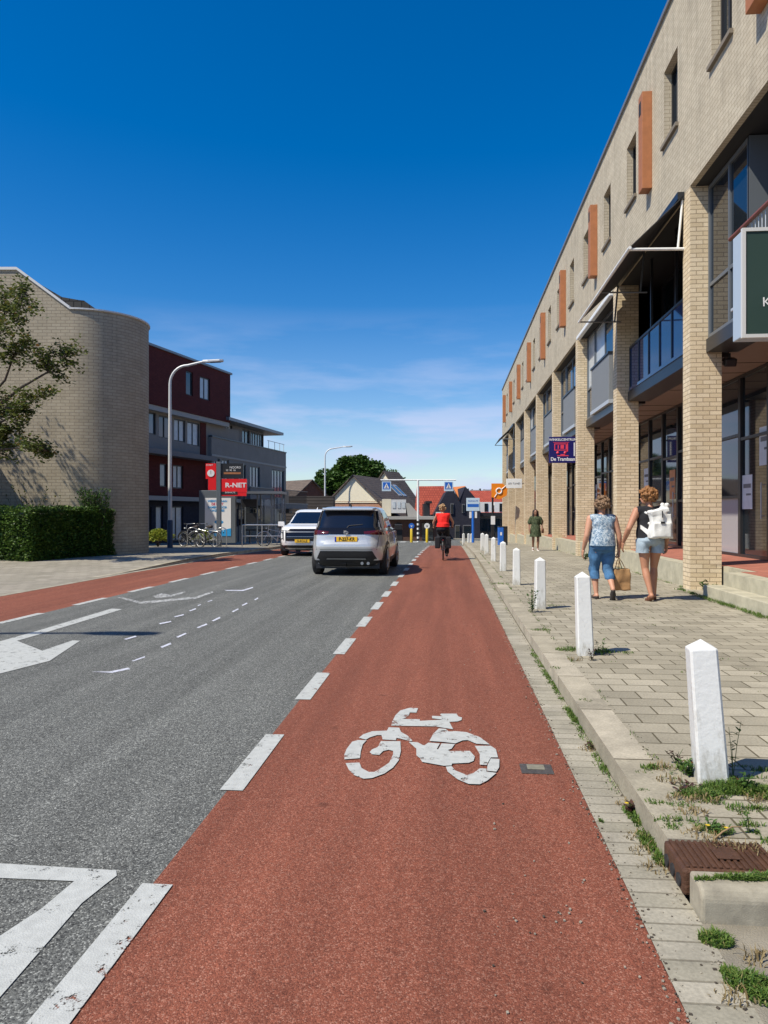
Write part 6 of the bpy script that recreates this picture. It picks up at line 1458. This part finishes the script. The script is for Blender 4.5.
b = MB(); wallgrid(b, TA2, -6, U1+2, 2.35, 4.75, [r_[:4] for r_ in rw], .15); b.build('red_first_storey', M['redbrick'], ap, world=True); winset(TA2, ap, rw)
b = MB(); tbox(b, TA, -6, U1+2, 2.12, 2.36, .0, .8); b.build('pale_band', M['lightband'], ap, world=True)
gwn = [(u(148), u(158.5), .25, 1.75, 0, M['curtain']), (u(163), u(170), .25, 1.8, 0, M['curtain']), (u(177), u(190), -.2, 1.8, 1, M['curtain'])]
b = MB(); wallgrid(b, TA2, -6, U1+2, -1.0, 2.12, [r_[:4] for r_ in gwn], .2); b.build('ground_storey', M['darkbrick'], ap, world=True); winset(TA2, ap, gwn)
b = MB(); b.quad(TA(-6, -1, 8), TA(U1+2, -1, 8), TA(U1+2, 7.3, 8), TA(-6, 7.3, 8)); b.quad(TA(U1+2, -1, .5), TA(U1+2, -1, 8), TA(U1+2, 7.0, 8), TA(U1+2, 7.0, .5)); b.build('rear_wall', M['greyrender'], ap, world=True)
# grey block
gb = thing('grey_apartment_block', 'grey rendered apartment block with a glazed roof storey under a broad flat roof', 'building', (*at(250, 55), -.8))
TGy = facadeT(205, 45.4, R(13)); TA_, TA = TA, TGy; W1 = uof(286)
gw = [(u(214), u(220), 3.5, 4.9, 1, M['skyglass']), (u(222), u(229), 3.5, 4.9, 1, M['curtain']), (u(236), u(246), .5, 1.7, 2, M['glass']), (u(234), u(246), 3.45, 4.75, 2, M['skyglass']), (u(250), u(260), 2.9, 4.75, 2, M['skyglass']), (u(272), u(284), 2.6, 4.75, 3, M['skyglass']), (u(249.5), u(263), .9, 2.1, 2, M['glass']), (u(273), u(284), -.6, 1.6, 2, M['curtain'])]
GS = u(211.5)
b = MB(); wallgrid(b, TGy, GS, W1, -1.3, 6.2, [r_[:4] for r_ in gw], .2); b.quad(TGy(GS, -1.3, 0), TGy(GS, -1.3, 9), TGy(GS, 6.2, 9), TGy(GS, 6.2, 0))
b.quad(TGy(W1, -1.3, 0), TGy(W1, -1.3, 9), TGy(W1, 6.2, 9), TGy(W1, 6.2, 0)); b.quad(TGy(GS, 6.19, 0), TGy(W1, 6.19, 0), TGy(W1, 6.19, 9), TGy(GS, 6.19, 9)); b.quad(TGy(GS, -1.3, 9), TGy(W1, -1.3, 9), TGy(W1, 6.2, 9), TGy(GS, 6.2, 9))
b.build('wall', M['greyrender'], gb, world=True); winset(TGy, gb, gw, fm=M['frame'])
b = MB(); tbox(b, TGy, GS, W1+.03, 6.2, 6.28, -.05, .2); b.build('parapet_edge', M['frame'], gb, world=True)
TP = lambda u_, v, d: TGy(u_, v, d+.35); WP = u(268)
gp_w = [(u(212.5), u(227), 6.32, 7.3, 3, M['skyglass']), (u(231), u(237), 6.32, 7.3, 1, M['curtain']), (u(247), u(254), 6.32, 7.3, 1, M['skyglass']), (u(255.5), WP-.05, 6.32, 7.3, 4, M['skyglass'])]
b = MB(); wallgrid(b, TP, GS, WP, 6.2, 7.4, [r_[:4] for r_ in gp_w], .15); b.quad(TP(WP, 6.2, 0), TP(WP, 6.2, 6), TP(WP, 7.4, 6), TP(WP, 7.4, 0)); b.build('roof_storey', M['midgrey'], gb, world=True); winset(TP, gb, gp_w)
b = MB(); tbox(b, TGy, u(222), u(277.5), 7.42, 7.62, -.5, 6.5); b.build('flat_roof', M['zinc'], gb, world=True)
bal = MB(); tbox(bal, TGy, u(266), u(290), 1.75, 2.1, -1.5, .1); bal.build('balcony_slab', M['midgrey'], gb, world=True)
b = MB()
for i in range(26): tbox(b, TGy, u(266)+i*(u(290)-u(266))/26, u(266)+i*(u(290)-u(266))/26+.03, 2.1, 3.1, -1.48, -1.45)
tbox(b, TGy, u(266), u(290), 3.1, 3.15, -1.5, -1.42); tbox(b, TGy, u(266), u(270), 2.1, 3.05, -1.5, -1.47); b.build('balcony_railing', M['frame'], gb, world=True)
b = MB(); tbox(b, TGy, u(238), u(262), 1.95, 3.15, -.9, .0); b.build('balcony_parapet', M['midgrey'], gb, world=True)
b = MB(); tbox(b, TGy, GS, W1+.02, 5.0, 5.12, -.04, .1); b.build('pale_band', M['lightband'], gb, world=True)
b = MB(); tbox(b, TGy, u(238), u(262.3), 3.16, 3.22, -.95, .05); b.build('parapet_cap', M['lightband'], gb, world=True)
b = MB(); tbox(b, TGy, u(265.5), u(290.3), 2.1, 2.16, -1.53, -1.4); b.build('slab_edge', M['lightband'], gb, world=True)
b = MB(); tbox(b, TGy, u(263), u(266), -1.2, 1.7, -.9, -.6); b.build('wall_pier', M['lightband'], gb, world=True)
b = MB()
for q in (270, 276, 281, 285): tbox(b, TGy, u(q), u(q)+.03, 6.28, 6.9, .1, .13)
tbox(b, TGy, u(269), u(285.6), 6.86, 6.9, .1, .13); b.build('roof_rail', M['alu'], gb, world=True)
TA = TA_
# ================================================================== DISTANT HOUSES
def PX(px, py, zc): return Vector((*at(px, zc), zat(py, zc)))
def G(px, zc, dz=0): x, y = at(px, zc); return Vector((x, y, g(y)+dz))
def house(name, label, px0, px1, zc, ang, width, length, eave, ridge, wallm, roofm, over=.25, left_eave=None, gable_m=None, group=None):
    """gabled house: front gable starts at px0 at depth zc, the ridge runs back at angle ang from the view axis"""
    t = thing(name, label, 'house', tuple(G((px0+px1)/2, zc)), 0, group); x0, y0 = at(px0, zc); zg = g(y0)
    ax = Vector((*wc(cos(ang), -sin(ang)), 0)); ay = Vector((*wc(sin(ang), cos(ang)), 0)); o_ = Vector((x0, y0, 0)); le = left_eave if left_eave is not None else eave
    def L(a, c, z): return o_+ax*a+ay*c+Vector((0, 0, z))
    rx = width*((ridge-le)/((ridge-le)+(ridge-eave)))
    b = MB()
    for c in (0, length): b.poly([L(0, c, zg-.5), L(width, c, zg-.5), L(width, c, eave), L(rx, c, ridge), L(0, c, le)])
    b.quad(L(0, 0, zg-.5), L(0, length, zg-.5), L(0, length, le), L(0, 0, le)); b.quad(L(width, 0, zg-.5), L(width, length, zg-.5), L(width, length, eave), L(width, 0, eave)); b.build('wall', wallm, t, world=True)
    b = MB(); th = .16
    for (a0, z0) in ((-over*.9, le-over*.9*(ridge-le)/rx), (width+over*.9, eave-over*.9*(ridge-eave)/(width-rx))):
        q = [L(a0, -over, z0), L(a0, length+over, z0), L(rx, length+over, ridge), L(rx, -over, ridge)]; up = Vector((0, 0, th))
        L1 = (q[2]-q[1]).length; LL = length+2*over
        b.add([p+up for p in q]+q, [(0, 1, 2, 3), (7, 6, 5, 4), (0, 4, 5, 1), (3, 2, 6, 7), (0, 3, 7, 4), (1, 5, 6, 2)], 0, False, [[(0, 0), (LL, 0), (LL, L1), (0, L1)]]+[[(0, 0), (1, 0), (1, .1), (0, .1)]]*5)
    b.build('roof', roofm, t, world=True)
    return t, L, rx, zg
hA, L, rx, zg = house('gabled_house', 'cream gabled house with brown tiled roof behind the silver car', 331, 388, 72, R(19), 6.6, 11.5, .9, 4.95, M['housebrick'], M['roofbrown'], left_eave=2.75)
b = MB(); b.poly([L(.02, -.02, 2.55), L(5.0, -.02, 2.55), L(rx, -.02, 4.9), L(.02, -.02, 2.72)]); b.prism([L(.05, -.0, 2.4), L(5.2, -.0, 2.4), L(5.2, -.0, 2.5), L(.05, 0, 2.5)], tuple(-Vector((*wc(0, .08), 0)))); b.build('cream_gable', M['creamwall'], hA, world=True)
b = MB(); b.prism([L(3.2, -.02, .6), L(3.9, -.02, .6), L(3.9, -.02, 2.0), L(3.2, -.02, 2.0)], tuple(-Vector((*wc(0, .06), 0)))); b.build('window', M['curtain'], hA, world=True)
b = MB()
for c in (8.4, 10.0):
    s0, s1 = .16, .46; w = 6.6
    P = [L(rx+(w-rx)*s1, c, 4.95-(4.95-.9)*s1+.17), L(rx+(w-rx)*s1, c+1.1, 4.95-(4.95-.9)*s1+.17), L(rx+(w-rx)*s0, c+1.1, 4.95-(4.95-.9)*s0+.17), L(rx+(w-rx)*s0, c, 4.95-(4.95-.9)*s0+.17)]
    b = MB(); b.prism(P, (0, 0, .06)); sk = b.build('skylight', M['alu'], hA, world=True)
    cc = (P[0]+P[1]+P[2]+P[3])/4; b = MB(); b.poly([cc+(p-cc)*.75+Vector((0, 0, .065)) for p in P]); b.build('pane', M['skyglass'], sk, world=True)
# second ridge behind
hB, *_r = house('gabled_house', 'taller brown roofed house with small cream gable behind the cream gabled house', 364, 400, 84, R(28), 5.2, 3.4, 2.6, 6.0, M['creamwall'], M['roofbrown'])
# cream dormer house with flat-roofed front
dm = thing('dormer_building', 'low brown brick building with pale flat roof and cream and white dormer', 'building', tuple(G(410, 66)))
def boxpx(b, px0, px1, py0, py1, zc, depth, mi=0):
    P = [PX(px0, py1, zc), PX(px1, py1, zc), PX(px1, py0, zc), PX(px0, py0, zc)]; b.prism(P, tuple(Vector((*wc(0, depth), 0))), mi)
b = MB(); boxpx(b, 383, 440, 519.5, 547, 65, 5); b.build('wall', M['brownbrick'], dm, world=True)
b = MB(); boxpx(b, 380, 436, 516.5, 519.4, 64.4, 6.5); b.build('flat_roof', M['lightband'], dm, world=True)
b = MB(); boxpx(b, 382, 391, 499, 516, 67, 4); b.build('cream_wall', M['creamwall'], dm, world=True)
b = MB(); boxpx(b, 391.1, 406, 499.5, 513, 67, 4); b.build('dormer', M['siding'], dm, world=True)
for q in (392.5, 397.5, 402): b = MB(); boxpx(b, q, q+3, 502, 508, 66.95, .04); b.build('window', M['curtain'], dm, world=True)
b = MB(); P = [PX(406, 500, 68), PX(420, 516, 68), PX(400, 516, 68)]; b.prism([PX(406, 503, 66.5), PX(409, 503, 66.5), PX(421, 516.4, 66.5), PX(408, 516.4, 66.5)], tuple(Vector((*wc(0, 4), 0)))); b.build('sloping_parapet', M['lightband'], dm, world=True)
b = MB(); P = []
for i in range(9): a = pi*i/8; P.append(PX(398.7-3.6*cos(a), 526-3.4*sin(a), 64.95))
P += [PX(402.3, 545, 64.95), PX(395.1, 545, 64.95)]; b.prism(P, tuple(Vector((*wc(0, .06), 0)))); b.build('arched_door', M['dark'], dm, world=True)
b = MB(); boxpx(b, 422, 433, 523, 540, 64.93, .06); b.build('shop_window', M['glass'], dm, world=True)
b = MB(); boxpx(b, 424, 430, 503.5, 516, 70, 3); boxpx(b, 426, 432, 501, 503.4, 69.8, 3.3); b.build('dark_dormer', M['frame'], dm, world=True)
# red roofed dark brick house with two gables
hC = thing('red_roofed_house', 'dark navy brick house with two gables under red and orange tiled roofs', 'house', tuple(G(450, 78)))
b = MB(); b.prism([PX(417, 486.3, 78), PX(448, 486, 78), PX(442, 500, 77), PX(436, 514, 76), PX(414, 517, 76)], tuple(Vector((*wc(0, .3), 0)))); b.build('roof', M['roofred'], hC, world=True)
b = MB(); b.prism([PX(441, 560, 74), PX(480, 560, 74), PX(480, 503, 74), PX(465.5, 486.5, 74), PX(459, 501, 74), PX(452.5, 488, 74), PX(446, 492.5, 74), PX(434, 514, 74), PX(434, 560, 74)], tuple(Vector((*wc(0, 8), 0)))); b.build('wall', M['darkbrick'], hC, world=True)
b = MB(); b.poly([PX(452.6, 487.5, 74), PX(459, 501, 73.9), PX(465.4, 486.3, 74), PX(465.4, 486, 84), PX(452.6, 487, 84)]); b.build('orange_roof', M['rooforange'], hC, world=True)
for q, w_, y0_, y1_ in ((450.5, 3.2, 503.5, 514), (462, 3, 504, 513), (437, 6, 525, 540), (455, 5, 525, 540), (463, 8, 525, 541)):
    b = MB(); boxpx(b, q, q+w_, y0_, y1_, 73.9, .08); wo_ = b.build('window', M['midgrey'], hC, world=True); b = MB(); boxpx(b, q+.5, q+w_-.5, y0_+.8, y1_-.8, 73.85, .04); b.build('pane', M['glass'], wo_, world=True)
b = MB(); boxpx(b, 437, 449, 514.8, 516, 73.6, .3); boxpx(b, 436, 441, 512, 514.5, 73.6, .3); b.build('white_ledge', M['white'], hC, world=True)
# shop row with red roof and white dormers
hD = thing('shop_row', 'row of shops with red roof and white dormers closing the end of the street', 'building', tuple(G(485, 80)))
b = MB(); boxpx(b, 468, 512, 516, 556, 78, 8); b.build('wall', M['midgrey'], hD, world=True)
b = MB(); b.prism([PX(466, 515.8, 78), PX(516, 515.8, 78), PX(516, 492.5, 84), PX(470, 492.5, 84)], (0, 0, .2)); b.build('roof', M['roofred'], hD, world=True)
b = MB(); boxpx(b, 467, 514, 512.6, 516.5, 77.4, .8); b.build('fascia', M['frame'], hD, world=True)
for q in (479.5, 494.5): 
    b = MB(); boxpx(b, q, q+13 if q < 490 else q+8, 502, 512.4, 78.4, 4); do = b.build('dormer', M['white'], hD, world=True); b = MB(); boxpx(b, q+5, q+8.5, 503.5, 511.5, 78.35, .1); b.build('window', M['glass'], do, world=True)
b = MB(); boxpx(b, 470, 480, 490, 494, 86, 2); boxpx(b, 485, 492, 489.5, 494, 86, 2); b.build('chimney', M['lightband'], hD, world=True)
for i in range(7): 
    b = MB(); boxpx(b, 470+i*6.2, 475.3+i*6.2, 519, 541, 77.9, .08); b.build('shop_window', M['glass'], hD, world=True)
b = MB()
for i in range(12): boxpx(b, 468+i*4, 469+i*4, 488.5+(i % 3)*.8, 492, 88, 1)
boxpx(b, 476, 492, 490.5, 493, 88, 1); b.build('roof_clutter', M['frame'], hD, world=True)
# dark sided house and wall behind the white car
hE, L, rx, zg = house('dark_timber_house', 'dark house with brown roof between the grey block and the white car', 284, 320, 78, R(-40), 7, 12, 2.0, 4.9, M['brownbrick'], M['roofbrown'])
M['sidingdark'] = brick('dark_horizontal_boards', (.075, .065, .06), (.10, .085, .075), (.02, .018, .016), 40, .28, .03, bump=.9)
b = MB(); boxpx(b, 276, 333, 496, 550, 66, 3); hF = b.build('timber_wall', M['sidingdark'], cat='building', label='long low building of dark horizontal boards behind the white car'); recentre(hF)
b = MB(); boxpx(b, 268, 289, 507, 513, 58, 2); boxpx(b, 270, 272, 513, 545, 58, .3); hG = b.build('carport', M['midgrey'], cat='carport', label='small grey flat roofed carport left of the white car'); recentre(hG)
# backdrop of far houses so the street is closed
for i, (px, zc, an, lab) in enumerate(((225, 110, 30, 'far brown roofed house hidden behind the grey apartment block'), (520, 105, -20, 'far house behind the end of the shopping building'), (545, 120, 20, 'farther house behind the end of the shopping building'))):
    house('far_house', lab, px, px+60, zc, R(an), 9, 12, 2.5, 6, M['brownbrick'], M['roofbrown'])
# far tree
def fartree(px, zc, py_top, halfpx, label, n=9000, seed=3, py_bot=500):
    rd = random.Random(seed); x, y = at(px, zc); zg = g(y); t = thing('tree', label, 'tree', (x, y, zg)); H = zat(py_top, zc)-zg; W_ = halfpx*zc/F; tb_ = MB(); b = MB()
    tb_.tube([(0, 0, 0), (.1, 0, H*.3), (0, .1, H*.55)], [.4, .3, .18], 10); cl = []
    for _ in range(95):
        a = rd.uniform(0, 6.28); e_ = rd.uniform(-.35, 1); q = sqrt(max(0, 1-e_*e_))*rd.uniform(.5, 1); c = Vector((cos(a)*q*W_, sin(a)*q*W_*.6, H*.52+H*.46*e_*rd.uniform(.8, 1))); cl.append((c, rd.uniform(.20, .38)*W_*.6)); tb_.tube([(0, 0, H*.35), c*.5+Vector((0, 0, H*.2)), c], [.12, .07, .03], 5)
    pts = []
    for _ in range(n):
        c, r_ = rd.choice(cl); d = Vector((rd.gauss(0, 1), rd.gauss(0, 1), rd.gauss(0, 1))).normalized(); pts.append(c+Vector((d.x*1.15, d.y, d.z*.75))*r_*rd.uniform(.75, 1.05))
    leafcloud(b, pts, .42, .15); b.build('crown', M['fartree'], t); tb_.build('trunk', M['bark'], t)
fartree(354, 98, 458, 41, 'big dark green tree behind the cream gabled house', 30000)
fartree(388, 112, 470, 18, 'dark green tree top behind the taller brown roof', 6000, 9)
# ---------------- zebra gantry and street signs
gx, gy_ = at(418, 60); zg = g(gy_)
ga = thing('crossing_gantry', 'white pole with cross arm carrying two blue pedestrian crossing signs', 'sign', (gx, gy_, zg), TH)
kk = 60/F; H = zat(480, 60)-zg
b = MB(); b.tube([(0, 0, 0), (0, 0, H)], .09, 12); b.build('pole', M['white'], ga)
b = MB()
for i in range(5): b.lathe([(.105, .1+i*.36), (.105, .28+i*.36)], (0, 0, 0), 14)
b.build('black_band', M['black'], ga)
b = MB(); b.tube([((380.5-418)*kk, 0, H), ((456-418)*kk, 0, H)], .055, 8); b.build('arm', M['white'], ga)
for q in (386.5, 448.5):
    c = Vector(((q-418)*kk, -.09, H-.52)); b = MB(); b.box(c, (.74, .05, .78)); so_ = b.build('crossing_sign', M['signpale'], ga, bevel=.01)
    b = MB(); b.box(c+Vector((0, -.028, .05)), (.58, .008, .56)); b.build('blue_field', M['signblue'], so_)
    b = MB(); b.prism([c+Vector((-.22, -.036, -.17)), c+Vector((.22, -.036, -.17)), c+Vector((0, -.036, .27))], (0, .003, 0)); b.build('triangle', M['whitepl'], so_)
    b = MB(); b.ell(c+Vector((0, -.04, .10)), (.03, .004, .03)); b.tube([c+Vector((0, -.04, .07)), c+Vector((0, -.04, -.03)), c+Vector((-.07, -.04, -.13))], .016, 5); b.tube([c+Vector((0, -.04, -.03)), c+Vector((.07, -.04, -.13))], .016, 5); b.build('walking_figure', M['black'], so_)
for i, (px, m2, lab) in enumerate(((411.5, 'signblue', 'yellow traffic post with round blue arrow sign left of the gantry pole'), (427, 'white', 'yellow traffic post with round pale sign right of the gantry pole'))):
    x, y = at(px, 58); t = thing('traffic_post', lab, 'traffic post', (x, y, g(y)), TH); b = MB(); b.lathe([(.11, 0), (.10, 1.05), (.05, 1.1)], (0, 0, 0), 14); b.build('post', M['yellow'], t)
    b = MB(); b.lathe([(.0, -.03), (.22, -.03), (.22, 0), (0, 0)], (0, 0, 1.3), 20, axis='Y', smooth=False); d_ = b.build('sign_disc', M[m2], t)
    b = MB(); b.prism([(-.10, -.036, 1.38), (.0, -.036, 1.18), (.10, -.036, 1.38), (.0, -.036, 1.30)], (0, .004, 0)); b.build('arrow', M['whitepl'] if i == 0 else M['frame'], d_)
zc = 47.0; x, y = at(473, zc); zg = g(y)+.02; kk = zc/F
bs = thing('bus_stop_sign', 'blue bus stop post with pale blue sign board', 'sign', (x, y, zg), TH)
b = MB(); b.tube([(0, 0, 0), (0, 0, zat(511, zc)-zg)], .085, 12); b.build('post', M['signblue'], bs)
b = MB(); b.b2((-.42, -.05, zat(511, zc)-zg), (.42, .03, zat(498, zc)-zg)); b.build('board', M['signpale'], bs, bevel=.01)
b = MB(); b.b2((-.36, -.056, zat(507, zc)-zg), (.36, -.051, zat(504, zc)-zg)); b.build('blue_bar', M['signblue'], bs)
text(None, 'BUSHALTE', .13, M['signblue'], bs, (0, -.056, zat(501, zc)-zg), FACE_CAM, .001)
for q in (-.24, .11):
    b = MB(); b.b2((q, -.03, zat(518, zc)-zg), (q+.14, .0, zat(511.5, zc)-zg)); b.build('timetable', M['whitepl'], bs)
zc = 46.0; x, y = at(492.6, zc); zg = g(y)+.1
pf = thing('flag_sign_post', 'dark post with orange panel bearing a white ring at the end of the pavement', 'sign', (x, y, zg), TH); kk = zc/F
b = MB(); b.tube([(0, 0, 0), (0, 0, zat(490, zc)-zg)], .06, 10); b.b2((-.09, -.07, 0), (.09, .07, 1.1)); b.build('post', M['black'], pf)
c = Vector((.42, -.06, zat(491.5, zc)-zg)); b = MB(); b.prism([c+Vector((-.5, 0, -.35)), c+Vector((-.5, 0, .5)), c+Vector((.2, 0, .5)), c+Vector((.5, 0, .2)), c+Vector((.45, 0, -.25)), c+Vector((0, 0, -.5))], (0, .04, 0)); fo = b.build('orange_panel', mat('bright_orange', (.90, .26, .01), .5), pf)
b = MB(); b.tube([c+Vector((.17*cos(a*pi/10)-.03, -.01, .17*sin(a*pi/10)+.03)) for a in range(21)], .045, 6); b.tube([c+Vector((.12, -.01, .12)), c+Vector((.4, -.01, .36))], .03, 6); b.tube([c+Vector((-.15, -.01, -.12)), c+Vector((-.3, -.01, -.35))], .03, 6); b.build('white_ring', M['whitepl'], fo)
b = MB(); b.b2((-.12, -.09, zat(524.5, zc)-zg), (.14, -.07, zat(516, zc)-zg)); b.build('notice', M['whitepl'], pf)
zc = 38.0; x, y = at(502, zc); zg = g(y)+.1
bi = thing('litter_bin', 'blue and black litter bin beside the last white bollards', 'bin', (x, y, zg), TH)
b = MB(); b.b2((-.20, -.2, 0), (.06, .2, .92)); b.build('body', M['signblue'], bi, bevel=.03)
b = MB(); b.b2((.065, -.19, .0), (.26, .2, .95)); b.b2((-.21, -.2, .925), (.26, .2, .98)); b.build('lid', M['black'], bi, bevel=.02)
b = MB(); b.box((-.08, -.204, .6), (.09, .004, .16)); b.build('sticker', M['whitepl'], bi)
for o in list(bpy.data.objects):
    if o.type == 'MESH' and not o.data.polygons and o.name != 'x': bpy.data.objects.remove(o)
